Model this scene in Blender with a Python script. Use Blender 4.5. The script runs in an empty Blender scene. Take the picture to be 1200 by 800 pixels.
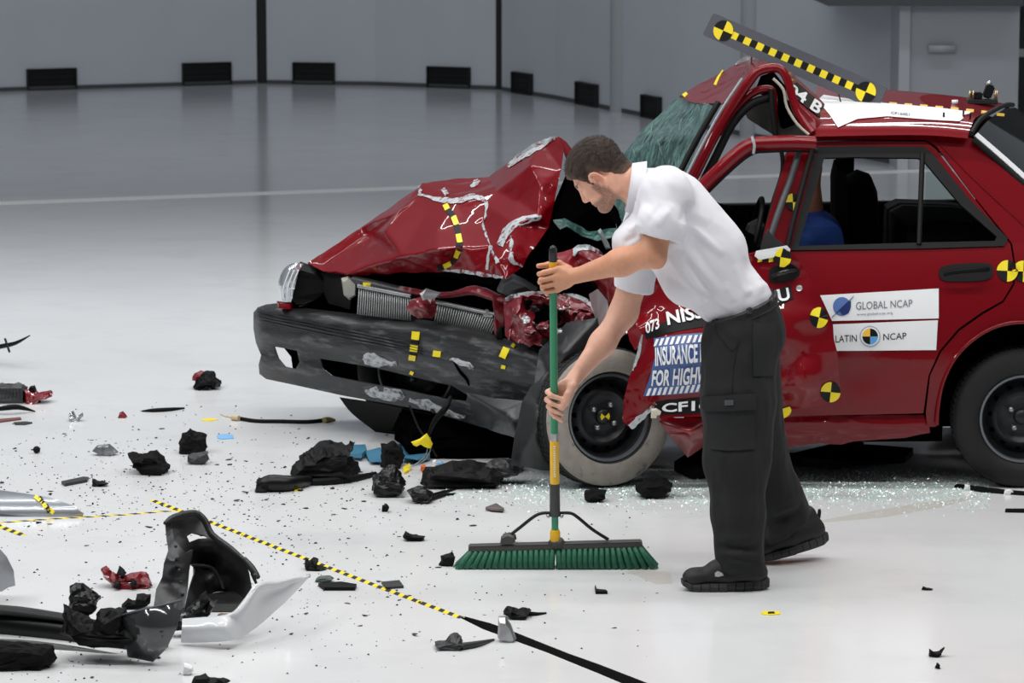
import bpy, bmesh, math, random
import numpy as np
from mathutils import Vector, Matrix, noise
from mathutils.geometry import tessellate_polygon, delaunay_2d_cdt
from mathutils.bvhtree import BVHTree

random.seed(7)
SC = bpy.context.scene
COL = SC.collection

# ---------------------------------------------------------------- camera
F_PX = 3900.0                      # focal length in pixels of a 1200 x 800 frame
CAM_H = 2.5
PITCH = math.atan(551.0 / F_PX)
cam_data = bpy.data.cameras.new('camera')
cam_data.sensor_width = 36.0
cam_data.lens = F_PX / 1200.0 * 36.0
cam_data.clip_end = 200.0
cam_data.dof.use_dof = True
cam_data.dof.focus_distance = 12.3
cam_data.dof.aperture_fstop = 9.0
cam = bpy.data.objects.new('camera', cam_data)
cam.location = (0, 0, CAM_H)
cam.rotation_euler = (math.pi / 2 - PITCH, 0, 0)
COL.objects.link(cam)
SC.camera = cam

# ---------------------------------------------------------------- world and hall lighting
world = bpy.data.worlds.new('world')
SC.world = world
world.use_nodes = True
bg = world.node_tree.nodes['Background']
bg.inputs[0].default_value = (0.80, 0.86, 0.95, 1)
bg.inputs[1].default_value = 0.13

def area(name, loc, sx, sy, power, color=(1, 1, 1), rot=(0, 0, 0), spread=180):
    l = bpy.data.lights.new(name, 'AREA')
    l.shape = 'RECTANGLE'; l.size = sx; l.size_y = sy; l.energy = power; l.color = color; l.spread = math.radians(spread)
    o = bpy.data.objects.new(name, l)
    o.location = loc; o.rotation_euler = rot
    COL.objects.link(o)
    return o
# the lamp banks that hang over the crash area, then two added fill lights
area('lamp_bank_near', (0.6, 9.4, 6.6), 10.0, 0.32, 400, (1, 0.985, 0.96))
area('lamp_bank_middle', (0.6, 12.8, 6.8), 10.0, 0.32, 310, (1, 0.99, 0.97))
area('lamp_bank_far', (-1.0, 18.6, 6.8), 14.0, 0.40, 430, (0.98, 0.99, 1), spread=125)
area('side_fill_light', (-6.0, 11.0, 5.6), 0.5, 7.0, 210, (0.97, 0.99, 1), (0, math.radians(-38), 0))  # added fill without a visible source, for the worker's left side
area('wall_fill_light', (1.0, 25.5, 7.0), 24.0, 0.6, 380, (0.94, 0.97, 1), (math.radians(72), 0, 0), spread=140)  # added fill, no such lamp visible; brightens the far wall

SC.view_settings.view_transform = 'Standard'
SC.view_settings.look = 'None'
SC.view_settings.gamma = 1.0
SC.view_settings.use_curve_mapping = False
SC.view_settings.exposure = 0.0

# ---------------------------------------------------------------- measuring helpers
CP, SP = math.cos(PITCH), math.sin(PITCH)
def ray(px, py):
    a = (px - 600.0) / F_PX; b = (400.0 - py) / F_PX
    return Vector((a, CP + SP * b, -SP + CP * b))
def W(px, py, Y):
    d = ray(px, py); t = Y / d.y
    return Vector((d.x * t, Y, CAM_H + d.z * t))
def G(px, py, z=0.0):
    d = ray(px, py); t = (z - CAM_H) / d.z
    return Vector((d.x * t, d.y * t, z))

# ---------------------------------------------------------------- materials
MATS = {}
def lin(c):
    return tuple((x / 255 / 12.92) if x / 255 <= 0.04045 else ((x / 255 + 0.055) / 1.055) ** 2.4 for x in c)
def mat(name, rgb, rough=0.5, metal=0.0, coat=0.0, spec=0.5, var=0.0, vscale=8.0, bump=0.0, bscale=60.0,
        second=None, thresh=(0.55, 0.65), sscale=6.0, stretch=(1, 1, 1), trans=0.0, alpha=1.0, vcol=False, ior=1.5, sss=0.0, rough2=None):
    if name in MATS: return MATS[name]
    m = bpy.data.materials.new(name); m.use_nodes = True
    nt = m.node_tree; N = nt.nodes; L = nt.links
    p = N['Principled BSDF']
    c = lin(rgb)
    p.inputs['Base Color'].default_value = (*c, 1)
    p.inputs['Roughness'].default_value = rough
    p.inputs['Metallic'].default_value = metal
    p.inputs['Specular IOR Level'].default_value = spec
    p.inputs['Coat Weight'].default_value = coat
    p.inputs['Coat Roughness'].default_value = 0.025
    p.inputs['IOR'].default_value = ior
    p.inputs['Transmission Weight'].default_value = trans
    p.inputs['Alpha'].default_value = alpha
    if sss:
        p.inputs['Subsurface Weight'].default_value = sss
        p.inputs['Subsurface Radius'].default_value = (0.012, 0.005, 0.003)
        p.inputs['Subsurface Scale'].default_value = 1.0
    col = None
    tc = N.new('ShaderNodeTexCoord')
    mp = N.new('ShaderNodeMapping'); mp.inputs['Scale'].default_value = stretch
    L.new(tc.outputs['Object'], mp.inputs['Vector'])
    if vcol:
        at = N.new('ShaderNodeAttribute'); at.attribute_name = 'Col'; col = at.outputs['Color']
    if var:
        n = N.new('ShaderNodeTexNoise'); n.inputs['Scale'].default_value = vscale; n.inputs['Detail'].default_value = 6
        L.new(mp.outputs[0], n.inputs['Vector'])
        hs = N.new('ShaderNodeHueSaturation')
        mr = N.new('ShaderNodeMapRange')
        mr.inputs[1].default_value = 0.3; mr.inputs[2].default_value = 0.7
        mr.inputs[3].default_value = 1 - var; mr.inputs[4].default_value = 1 + var
        L.new(n.outputs['Fac'], mr.inputs[0]); L.new(mr.outputs[0], hs.inputs['Value'])
        if col is None: hs.inputs['Color'].default_value = (*c, 1)
        else: L.new(col, hs.inputs['Color'])
        col = hs.outputs['Color']
    if second:
        n = N.new('ShaderNodeTexNoise'); n.inputs['Scale'].default_value = sscale; n.inputs['Detail'].default_value = 8
        n.inputs['Roughness'].default_value = 0.65
        L.new(mp.outputs[0], n.inputs['Vector'])
        mr = N.new('ShaderNodeMapRange'); mr.inputs[1].default_value = thresh[0]; mr.inputs[2].default_value = thresh[1]
        L.new(n.outputs['Fac'], mr.inputs[0])
        mx = N.new('ShaderNodeMix'); mx.data_type = 'RGBA'
        L.new(mr.outputs[0], mx.inputs['Factor'])
        if col is None: mx.inputs['A'].default_value = (*c, 1)
        else: L.new(col, mx.inputs['A'])
        mx.inputs['B'].default_value = (*lin(second), 1)
        col = mx.outputs['Result']
        if rough2 is not None:
            m2 = N.new('ShaderNodeMapRange'); m2.inputs[3].default_value = rough; m2.inputs[4].default_value = rough2
            L.new(mr.outputs[0], m2.inputs[0]); L.new(m2.outputs[0], p.inputs['Roughness'])
    if col is not None: L.new(col, p.inputs['Base Color'])
    if bump:
        n = N.new('ShaderNodeTexNoise'); n.inputs['Scale'].default_value = bscale; n.inputs['Detail'].default_value = 5
        L.new(mp.outputs[0], n.inputs['Vector'])
        b = N.new('ShaderNodeBump'); b.inputs['Strength'].default_value = bump; b.inputs['Distance'].default_value = 0.01
        L.new(n.outputs['Fac'], b.inputs['Height']); L.new(b.outputs[0], p.inputs['Normal'])
    MATS[name] = m
    return m
def stripe_mat(name, rgb1, rgb2, scale, direction=(1, 1, 0), rough=0.5):
    if name in MATS: return MATS[name]
    m = bpy.data.materials.new(name); m.use_nodes = True
    nt = m.node_tree; N = nt.nodes; L = nt.links; p = N['Principled BSDF']
    uv = N.new('ShaderNodeUVMap'); uv.uv_map = 'UVMap'
    d = N.new('ShaderNodeVectorMath'); d.operation = 'DOT_PRODUCT'; d.inputs[1].default_value = direction
    L.new(uv.outputs[0], d.inputs[0])
    mu = N.new('ShaderNodeMath'); mu.operation = 'MULTIPLY'; mu.inputs[1].default_value = scale
    L.new(d.outputs['Value'], mu.inputs[0])
    fr = N.new('ShaderNodeMath'); fr.operation = 'FRACT'; L.new(mu.outputs[0], fr.inputs[0])
    gt = N.new('ShaderNodeMath'); gt.operation = 'GREATER_THAN'; gt.inputs[1].default_value = 0.5
    L.new(fr.outputs[0], gt.inputs[0])
    mx = N.new('ShaderNodeMix'); mx.data_type = 'RGBA'
    mx.inputs['A'].default_value = (*lin(rgb1), 1); mx.inputs['B'].default_value = (*lin(rgb2), 1)
    L.new(gt.outputs[0], mx.inputs['Factor']); L.new(mx.outputs['Result'], p.inputs['Base Color'])
    p.inputs['Roughness'].default_value = rough
    MATS[name] = m
    return m

RED = mat('car_red_paint', (112, 0, 13), 0.4, coat=0.65, spec=0.08, var=0.06, vscale=3)
REDW = mat('car_red_scraped', (118, 8, 22), 0.3, coat=0.7, second=(150, 120, 124), thresh=(0.62, 0.74), sscale=12.0, rough2=0.6, bump=0.25, bscale=18)
REDD = mat('inner_red_metal', (112, 20, 32), 0.35, coat=0.4, second=(150, 140, 142), thresh=(0.57, 0.70), sscale=14.0, bump=0.4, bscale=25)
BLK = mat('black_plastic', (12, 12, 13), 0.6, spec=0.15, var=0.3, vscale=10, bump=0.1, bscale=80)
BUMP = mat('bumper_plastic', (32, 33, 35), 0.42, second=(128, 129, 132), thresh=(0.53, 0.85), sscale=4.5, stretch=(1, 1, 5), rough2=0.6, bump=0.25, bscale=14)
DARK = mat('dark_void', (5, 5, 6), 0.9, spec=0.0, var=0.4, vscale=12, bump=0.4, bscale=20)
RUB = mat('black_rubber_seal', (11, 11, 12), 0.6, spec=0.3)
TIRE = mat('tire_rubber', (20, 20, 21), 0.75, bump=0.15, bscale=120)
TIRED = mat('tire_dusty', (148, 142, 134), 0.85, second=(40, 39, 38), thresh=(0.56, 0.72), sscale=14, var=0.12, vscale=20, bump=0.2, bscale=100)
RIM = mat('rim_black_steel', (34, 36, 39), 0.4, metal=0.3, var=0.3, vscale=20)
RIMS = mat('rim_edge_steel', (120, 125, 130), 0.35, metal=0.7)
STEEL = mat('bare_steel', (165, 166, 168), 0.35, metal=0.8, var=0.2, vscale=20)
PRIMER = mat('torn_primer', (172, 178, 182), 0.5, var=0.2, vscale=30, bump=0.5, bscale=60, second=(104, 22, 32), thresh=(0.52, 0.60), sscale=26)
WHITE = mat('white_vinyl', (232, 234, 236), 0.35)
WHITEM = mat('white_matte', (225, 226, 228), 0.6)
YEL = mat('marker_yellow', (236, 214, 30), 0.45)
BLKV = mat('black_vinyl', (13, 13, 14), 0.6, spec=0.25)
BLUE = mat('sign_blue', (66, 92, 148), 0.4)
NAVY = mat('logo_navy', (30, 48, 104), 0.4)
SKYB = mat('logo_sky', (90, 160, 215), 0.4)
AMB = mat('logo_amber', (240, 190, 70), 0.4)
GREYT = mat('logo_grey', (110, 114, 122), 0.5)
SILV = mat('silver_paint', (150, 154, 160), 0.3, metal=0.5, coat=0.8, var=0.06, vscale=5)
GREYP = mat('grey_plate', (74, 76, 84), 0.5)
GLASSD = mat('tinted_glass', (14, 18, 19), 0.05, coat=1.0, spec=0.7)
GLASS = mat('clear_glass', (220, 235, 230), 0.02, trans=1.0, ior=1.02, spec=0.5)
SHAT = mat('shattered_glass', (44, 78, 74), 0.3, coat=0.3, second=(118, 160, 152), thresh=(0.46, 0.72), sscale=34, stretch=(1.0, 1.0, 0.4), bump=0.7, bscale=110, var=0.55, vscale=11)
CHROME = mat('headlamp_clear', (190, 196, 204), 0.08, metal=0.6, coat=1)
TEAL = mat('teal_glass_bits', (182, 208, 203), 0.15, spec=0.8)
BLUS = mat('blue_plastic', (62, 118, 146), 0.4)
LBLUE = mat('light_blue_label', (122, 178, 224), 0.5)

# ---------------------------------------------------------------- object helpers
ORG = {}
BV = {}
def root(name, label, cat, loc, group=None):
    o = bpy.data.objects.new(name, None); COL.objects.link(o)
    o.empty_display_size = 0.2
    o.location = loc; ORG[o] = Vector(loc)
    tag(o, label, cat, group); return o
def tag(o, label=None, cat=None, group=None, kind=None):
    if label: o['label'] = label
    if cat: o['category'] = cat
    if group: o['group'] = group
    if kind: o['kind'] = kind
    return o
def mk(name, verts, faces, material, parent=None, smooth=True, sharp=None, midx=None, bvh=False, thick=0.0, flipcam=False, uv=None, up=False):
    verts = [Vector(v) for v in verts]
    lo = Vector((min(v.x for v in verts), min(v.y for v in verts), min(v.z for v in verts)))
    hi = Vector((max(v.x for v in verts), max(v.y for v in verts), max(v.z for v in verts)))
    o0 = Vector(((lo.x + hi.x) / 2, (lo.y + hi.y) / 2, lo.z))
    faces = [tuple(f) for f in faces]
    if flipcam:          # make the sheet face the hall side it is seen from
        s = 0.0
        for f in faces:
            a, b, c = verts[f[0]], verts[f[1]], verts[f[2]]
            n = (b - a).cross(c - a); s += n.dot(Vector((0, 0, CAM_H)) - a)
        if s < 0: faces = [tuple(reversed(f)) for f in faces]
    me = bpy.data.meshes.new(name)
    me.from_pydata([v - o0 for v in verts], [], faces)
    for m in (material if isinstance(material, (list, tuple)) else [material]): me.materials.append(m)
    if midx is not None: me.polygons.foreach_set('material_index', midx)
    if uv is not None:
        ul = me.uv_layers.new(name='UVMap')
        for lp in me.loops: ul.data[lp.index].uv = uv[lp.vertex_index]
    me.polygons.foreach_set('use_smooth', [bool(smooth)] * len(me.polygons))
    if smooth and sharp: me.set_sharp_from_angle(angle=math.radians(sharp))
    me.update()
    o = bpy.data.objects.new(name, me); COL.objects.link(o)
    ORG[o] = o0
    if parent is not None:
        o.parent = parent; o.location = o0 - ORG[parent]
    else: o.location = o0
    if thick:
        s = o.modifiers.new('thickness', 'SOLIDIFY'); s.thickness = thick; s.offset = -1
        e = o.modifiers.new('crisp_edges', 'EDGE_SPLIT'); e.split_angle = math.radians(sharp or 50)
    if bvh: BV[o] = BVHTree.FromPolygons(verts, faces)
    return o
def smooth_path(pts, n=6, closed=False):
    """Catmull-Rom through tuples."""
    P = [np.array(p, float) for p in pts]; out = []
    m = len(P); rng = range(m if closed else m - 1)
    for i in rng:
        if closed: p0, p1, p2, p3 = P[i - 1], P[i], P[(i + 1) % m], P[(i + 2) % m]
        else: p0, p1, p2, p3 = P[max(i - 1, 0)], P[i], P[i + 1], P[min(i + 2, m - 1)]
        for k in range(n):
            t = k / n
            out.append(tuple(0.5 * ((2 * p1) + (-p0 + p2) * t + (2 * p0 - 5 * p1 + 4 * p2 - p3) * t * t + (-p0 + 3 * p1 - 3 * p2 + p3) * t ** 3)))
    if not closed: out.append(tuple(P[-1]))
    return out
def poly_cut(outline, holes=(), step=8):
    loops = [[Vector((x, y, 0)) for x, y in l] for l in [outline] + list(holes)]
    tris = tessellate_polygon(loops)
    flat = [v for l in loops for v in l]
    bm = bmesh.new()
    vs = [bm.verts.new(v) for v in flat]
    for t in tris:
        try: bm.faces.new([vs[i] for i in t])
        except ValueError: pass
    if step:
        xs = [v.x for v in flat]; ys = [v.y for v in flat]
        x = min(xs) + step
        while x < max(xs):
            bmesh.ops.bisect_plane(bm, geom=bm.verts[:] + bm.edges[:] + bm.faces[:], plane_co=(x, 0, 0), plane_no=(1, 0, 0)); x += step
        y = min(ys) + step
        while y < max(ys):
            bmesh.ops.bisect_plane(bm, geom=bm.verts[:] + bm.edges[:] + bm.faces[:], plane_co=(0, y, 0), plane_no=(0, 1, 0)); y += step
    bmesh.ops.remove_doubles(bm, verts=bm.verts[:], dist=1e-4)
    bm.verts.index_update()
    V = [(v.co.x, v.co.y) for v in bm.verts]; Fc = [[v.index for v in f.verts] for f in bm.faces]
    bm.free()
    return V, Fc
def sheet(name, outline, Yf, material, parent=None, holes=(), step=8, thick=0.004, noise_amp=0.0, noise_scale=6.0, smooth=True, sharp=40, bvh=False, round_=0):
    """A panel: outline measured in the photograph, every vertex at its own depth Yf."""
    if round_:
        outline = [p for p in smooth_path(outline, round_, True)]
        holes = [smooth_path(h, round_, True) for h in holes]
    V, Fc = poly_cut(outline, holes, step)
    vs = []
    for x, y in V:
        Y = Yf(x, y) if callable(Yf) else Yf
        if noise_amp:
            Y += noise_amp * noise.fractal(Vector((x / 100 * noise_scale, y / 100 * noise_scale, len(name))), 1.0, 2.0, 3)
        vs.append(W(x, y, Y))
    return mk(name, vs, Fc, material, parent, smooth, sharp, thick=thick, flipcam=True, bvh=bvh)
def idw(pts, p=2.0):
    def f(x, y):
        a = b = 0.0
        for (u, v, Y) in pts:
            d = ((x - u) ** 2 + (y - v) ** 2) ** (p / 2) + 1e-3
            a += Y / d; b += 1 / d
        return a / b
    return f
def crumple(name, pts, outline, creases, material, parent=None, levels=3, smooth_it=2, amp=0.006, scale=9.0, thick=0.003, sharp=50, bvh=True):
    """Buckled sheet metal: measured corner points (px, py, Y) and crease edges, cut into facets, rounded a little."""
    r = delaunay_2d_cdt([Vector((p[0], p[1])) for p in pts], creases, [outline], 1, 1e-3)
    nv, faces = r[0], r[2]
    f = idw(pts, 4)
    co = []
    for i, v in enumerate(nv):
        oi = r[3][i]
        Y = pts[oi[0]][2] if oi else f(v.x, v.y)
        co.append(W(v.x, v.y, Y))
    bm = bmesh.new()
    vs = [bm.verts.new(c) for c in co]
    for fc in faces:
        try: bm.faces.new([vs[i] for i in fc])
        except ValueError: pass
    bmesh.ops.delete(bm, geom=[v for v in bm.verts if not v.link_faces], context='VERTS')
    bmesh.ops.triangulate(bm, faces=bm.faces[:])
    for _ in range(levels):
        bmesh.ops.subdivide_edges(bm, edges=bm.edges[:], cuts=1, use_grid_fill=True)
    for _ in range(smooth_it):
        bmesh.ops.smooth_vert(bm, verts=[v for v in bm.verts if not v.is_boundary], factor=0.5, use_axis_x=True, use_axis_y=True, use_axis_z=True)
    for v in bm.verts:
        n = noise.fractal(v.co * scale, 1.0, 2.0, 3)
        v.co.y += amp * n * 1.5; v.co.z += amp * 0.5 * n
    bm.verts.index_update()
    V = [v.co.copy() for v in bm.verts]; Fc = [[v.index for v in fa.verts] for fa in bm.faces]
    bm.free()
    return mk(name, V, Fc, material, parent, True, sharp, thick=thick, flipcam=True, bvh=bvh)
def tube_geo(path, radii, n=8, flat=1.0, cap=True):
    path = [Vector(p) for p in path]
    if not isinstance(radii, (list, tuple)): radii = [radii] * len(path)
    V, Fc = [], []
    prev = None
    for i, p in enumerate(path):
        t = (path[min(i + 1, len(path) - 1)] - path[max(i - 1, 0)]).normalized()
        if prev is None:
            a = Vector((0, 0, 1)) if abs(t.z) < 0.9 else Vector((0, 1, 0))
            u = t.cross(a).normalized()
        else:
            u = (prev - t * prev.dot(t)).normalized()
        prev = u; w = t.cross(u)
        for k in range(n):
            a = 2 * math.pi * k / n
            V.append(p + u * math.cos(a) * radii[i] + w * math.sin(a) * radii[i] * flat)
    for i in range(len(path) - 1):
        for k in range(n):
            a = i * n + k; b = i * n + (k + 1) % n
            Fc.append((a, b, b + n, a + n))
    if cap:
        Fc.append(tuple(reversed(range(n)))); Fc.append(tuple(range((len(path) - 1) * n, len(path) * n)))
    return V, Fc
def tube(name, path, radii, material, parent=None, n=10, flat=1.0, smooth_n=0):
    if smooth_n:
        if isinstance(radii, (list, tuple)):
            q = smooth_path([tuple(p) + (r,) for p, r in zip(path, radii)], smooth_n)
            path = [x[:3] for x in q]; radii = [x[3] for x in q]
        else: path = smooth_path([tuple(p) for p in path], smooth_n)
    V, Fc = tube_geo(path, radii, n, flat)
    return mk(name, V, Fc, material, parent, True, 50)
def pxpath(pts, Y=None):
    return [W(p[0], p[1], p[2] if len(p) > 2 else Y) for p in pts]
def join(parts):
    V, Fc = [], []
    for v, f in parts:
        o = len(V); V += list(v); Fc += [tuple(i + o for i in q) for q in f]
    return V, Fc
def box_geo(c, sx, sy, sz, M=None, bev=0.0):
    c = Vector(c)
    if bev:
        bm = bmesh.new(); bmesh.ops.create_cube(bm, size=1.0)
        for v in bm.verts: v.co = Vector((v.co.x * sx, v.co.y * sy, v.co.z * sz))
        bmesh.ops.bevel(bm, geom=bm.edges[:], offset=bev, segments=2, affect='EDGES')
        bm.verts.index_update()
        V = [v.co.copy() for v in bm.verts]; Fc = [tuple(v.index for v in f.verts) for f in bm.faces]; bm.free()
    else:
        V = [Vector((x * sx / 2, y * sy / 2, z * sz / 2)) for x in (-1, 1) for y in (-1, 1) for z in (-1, 1)]
        Fc = [(0, 1, 3, 2), (4, 6, 7, 5), (0, 4, 5, 1), (2, 3, 7, 6), (0, 2, 6, 4), (1, 5, 7, 3)]
    if M is not None: V = [M @ v for v in V]
    return [v + c for v in V], Fc
def cast(bv, px, py, off=0.003):
    d = ray(px, py).normalized()
    o = Vector((0, 0, CAM_H))
    h = bv.ray_cast(o, d)
    if h[0] is None: return None
    n = h[1]
    if n.dot(d) > 0: n = -n
    return h[0] + n * off
def decal_pts(bv, V, off, Yd):
    out = []; bad = []
    for i, (x, y) in enumerate(V):
        p = cast(bv, x, y, off)
        if p is None: bad.append(i)
        out.append(p)
    for i in bad:
        best = min((k for k in range(len(V)) if out[k] is not None and k not in bad), default=None,
                   key=lambda k: (V[k][0] - V[i][0]) ** 2 + (V[k][1] - V[i][1]) ** 2)
        out[i] = W(V[i][0], V[i][1], out[best].y if best is not None else Yd)
    return out
def decal(name, outline, target, material, parent, step=6, off=0.003, Yd=13.4, round_=0, thick=0.0015, holes=()):
    if round_: outline = smooth_path(outline, round_, True)
    V, Fc = poly_cut(outline, holes, step)
    return mk(name, decal_pts(BV[target], V, off, Yd), Fc, material, parent, True, 60, flipcam=True, thick=thick)
def streak(name, path, widths, target, material, parent, off=0.003, sm=4, thick=0.0015, jag=0.0):
    """A ribbon (tape, torn paint) lying on a panel along a measured path."""
    if not isinstance(widths, (list, tuple)): widths = [widths] * len(path)
    q = smooth_path([tuple(p) + (w,) for p, w in zip(path, widths)], sm)
    V, Fc = [], []
    for i, (x, y, w) in enumerate(q):
        a = q[max(i - 1, 0)]; b = q[min(i + 1, len(q) - 1)]
        dx, dy = b[0] - a[0], b[1] - a[1]; l = math.hypot(dx, dy) or 1
        w1 = w / 2 + random.uniform(-jag, jag); w2 = w / 2 + random.uniform(-jag, jag)
        V.append((x - dy / l * w1, y + dx / l * w1)); V.append((x, y)); V.append((x + dy / l * w2, y - dx / l * w2))
        if i:
            k = 3 * i
            Fc += [(k - 3, k - 2, k + 1, k), (k - 2, k - 1, k + 2, k + 1)]
    return mk(name, decal_pts(BV[target], V, off, 13.6), Fc, material, parent, True, 60, flipcam=True, thick=thick)
def text2d(body, bold=False, spacing=1.0):
    cu = bpy.data.curves.new('lettering', 'FONT'); cu.body = body; cu.space_character = spacing
    cu.resolution_u = 3
    if bold: cu.offset = 0.028
    ob = bpy.data.objects.new('lettering', cu); COL.objects.link(ob)
    dg = bpy.context.evaluated_depsgraph_get(); dg.update()
    me = bpy.data.meshes.new_from_object(ob.evaluated_get(dg))
    V = [(v.co.x, v.co.y) for v in me.vertices]; Fc = [tuple(p.vertices) for p in me.polygons]
    bpy.data.objects.remove(ob); bpy.data.curves.remove(cu); bpy.data.meshes.remove(me)
    return V, Fc
def lettering(name, body, quad, target, material, parent, bold=True, off=0.005, spacing=1.0, Yd=13.3):
    """Flat print laid on a surface; quad = TL, TR, BR, BL as measured."""
    V, Fc = text2d(body, bold, spacing)
    x0 = min(v[0] for v in V); x1 = max(v[0] for v in V); y0 = min(v[1] for v in V); y1 = max(v[1] for v in V)
    P = []
    for x, y in V:
        u = (x - x0) / (x1 - x0); v = (y1 - y) / (y1 - y0)
        tx = quad[0][0] * (1 - u) + quad[1][0] * u; ty = quad[0][1] * (1 - u) + quad[1][1] * u
        bx = quad[3][0] * (1 - u) + quad[2][0] * u; by = quad[3][1] * (1 - u) + quad[2][1] * u
        P.append((tx * (1 - v) + bx * v, ty * (1 - v) + by * v))
    return mk(name, decal_pts(BV[target], P, off, Yd), Fc, material, parent, False, flipcam=True)
def target_marker(c, r, target, parent, rot=0.0, squash=1.0, off=0.004, name='target_marker', span=(0, 4)):
    V = [(c[0], c[1])]; Fc = []; mi = []
    n = 8
    for q in range(span[0], span[1]):
        o = len(V)
        for k in range(n + 1):
            a = rot + (q + k / n) * math.pi / 2
            V.append((c[0] + r * squash * math.cos(a), c[1] + r * math.sin(a)))
        for k in range(n): Fc.append((0, o + k, o + k + 1)); mi.append(q % 2)
    return mk(name, decal_pts(BV[target], V, off, 13.4), Fc, [YEL, BLKV], parent, False, flipcam=True, midx=mi, thick=0.001)

# ---------------------------------------------------------------- signed distance modelling (people, shoes)
class Field:
    def __init__(s, lo, hi, h):
        s.lo = np.array(lo, np.float32); s.h = h
        s.n = np.ceil((np.array(hi) - np.array(lo)) / h).astype(int) + 1
        s.v = np.full(s.n, 0.5, np.float32)
    def _block(s, lo, hi):
        a = np.clip(np.floor((np.array(lo) - s.lo) / s.h).astype(int), 0, s.n - 1)
        b = np.clip(np.ceil((np.array(hi) - s.lo) / s.h).astype(int) + 1, 1, s.n)
        if np.any(b <= a): return None
        ax = [s.lo[i] + s.h * np.arange(a[i], b[i], dtype=np.float32) for i in range(3)]
        P = np.stack(np.meshgrid(*ax, indexing='ij'), -1)
        return tuple(slice(a[i], b[i]) for i in range(3)), P
    def add(s, prim, k=0.01):
        fn, lo, hi = prim; m = k + 2.5 * s.h
        r = s._block(lo - m, hi + m)
        if r is None: return
        sl, P = r
        d = fn(P).astype(np.float32); a = s.v[sl]
        hh = np.clip(0.5 + 0.5 * (a - d) / k, 0, 1)
        s.v[sl] = a + (d - a) * hh - k * hh * (1 - hh)
    def sub(s, prim, k=0.005):
        fn, lo, hi = prim; m = k + 2.5 * s.h
        r = s._block(lo - m, hi + m)
        if r is None: return
        sl, P = r
        d = -fn(P).astype(np.float32); a = s.v[sl]
        hh = np.clip(0.5 + 0.5 * (d - a) / k, 0, 1)
        s.v[sl] = a + (d - a) * hh + k * hh * (1 - hh)
    def cut(s, p0, n):      # remove the side the normal points to
        ax = [s.lo[i] + s.h * np.arange(s.n[i], dtype=np.float32) for i in range(3)]
        d = ((ax[0] - p0[0]) * n[0])[:, None, None] + ((ax[1] - p0[1]) * n[1])[None, :, None] + ((ax[2] - p0[2]) * n[2])[None, None, :]
        s.v = np.maximum(s.v, d.astype(np.float32))
    def mesh(s, smooth=1):
        v = s.v; S = v < 0
        c = np.zeros(s.n - 1, np.int8)
        for i in (0, 1):
            for j in (0, 1):
                for k in (0, 1):
                    c += S[i:s.n[0] - 1 + i, j:s.n[1] - 1 + j, k:s.n[2] - 1 + k]
        mask = (c > 0) & (c < 8)
        idx = np.argwhere(mask)
        acc = np.zeros((len(idx), 3), np.float32); cnt = np.zeros(len(idx), np.float32)
        cor = [(i, j, k) for i in (0, 1) for j in (0, 1) for k in (0, 1)]
        for a in cor:
            for ax in range(3):
                if a[ax]: continue
                b = list(a); b[ax] = 1
                va = v[idx[:, 0] + a[0], idx[:, 1] + a[1], idx[:, 2] + a[2]]
                vb = v[idx[:, 0] + b[0], idx[:, 1] + b[1], idx[:, 2] + b[2]]
                m = (va < 0) != (vb < 0)
                t = np.where(m, va / np.where(m, va - vb, 1), 0)
                p = np.array(a, np.float32)[None, :].repeat(len(idx), 0); p[:, ax] = t
                acc += p * m[:, None]; cnt += m
        P = s.lo + (idx + acc / cnt[:, None]) * s.h
        vid = np.full(mask.shape, -1, np.int64); vid[mask] = np.arange(len(idx))
        Q = []
        for ax in range(3):
            o1, o2 = [i for i in range(3) if i != ax]
            sl0 = [slice(None)] * 3; sl1 = [slice(None)] * 3
            sl0[ax] = slice(0, -1); sl1[ax] = slice(1, None)
            for o in (o1, o2): sl0[o] = slice(1, -1); sl1[o] = slice(1, -1)
            A = S[tuple(sl0)]; B = S[tuple(sl1)]
            e = np.argwhere(A != B)
            if not len(e): continue
            ins = A[e[:, 0], e[:, 1], e[:, 2]]
            base = e.copy(); base[:, o1] += 1; base[:, o2] += 1
            def g(d1, d2):
                q = base.copy(); q[:, o1] += d1; q[:, o2] += d2
                return vid[q[:, 0], q[:, 1], q[:, 2]]
            q = np.stack([g(-1, -1), g(0, -1), g(0, 0), g(-1, 0)], 1)
            flip = ins if ax != 1 else ~ins
            q[~flip] = q[~flip][:, ::-1]
            Q.append(q)
        Q = np.concatenate(Q)
        for _ in range(smooth):
            sm = np.zeros_like(P); n = np.zeros(len(P), np.float32)
            for a, b in ((0, 1), (1, 2), (2, 3), (3, 0)):
                np.add.at(sm, Q[:, a], P[Q[:, b]]); np.add.at(n, Q[:, a], 1)
                np.add.at(sm, Q[:, b], P[Q[:, a]]); np.add.at(n, Q[:, b], 1)
            P = P * 0.5 + 0.5 * sm / n[:, None]
        return P, Q
def vnormals(P, Q):
    n = np.cross(P[Q[:, 2]] - P[Q[:, 0]], P[Q[:, 3]] - P[Q[:, 1]])
    N = np.zeros_like(P)
    for i in range(4): np.add.at(N, Q[:, i], n)
    return N / (np.linalg.norm(N, axis=1, keepdims=True) + 1e-12)
def rcone(a, b, r1, r2=None):
    r2 = r1 if r2 is None else r2
    a = np.array(a, np.float32); b = np.array(b, np.float32); ba = b - a; L2 = max(float(ba @ ba), 1e-12)
    R = max(r1, r2)
    def fn(P):
        t = np.clip(((P - a) @ ba) / L2, 0, 1)
        return np.linalg.norm(P - a - t[..., None] * ba, axis=-1) - (r1 + (r2 - r1) * t)
    return fn, np.minimum(a, b) - R, np.maximum(a, b) + R
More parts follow.
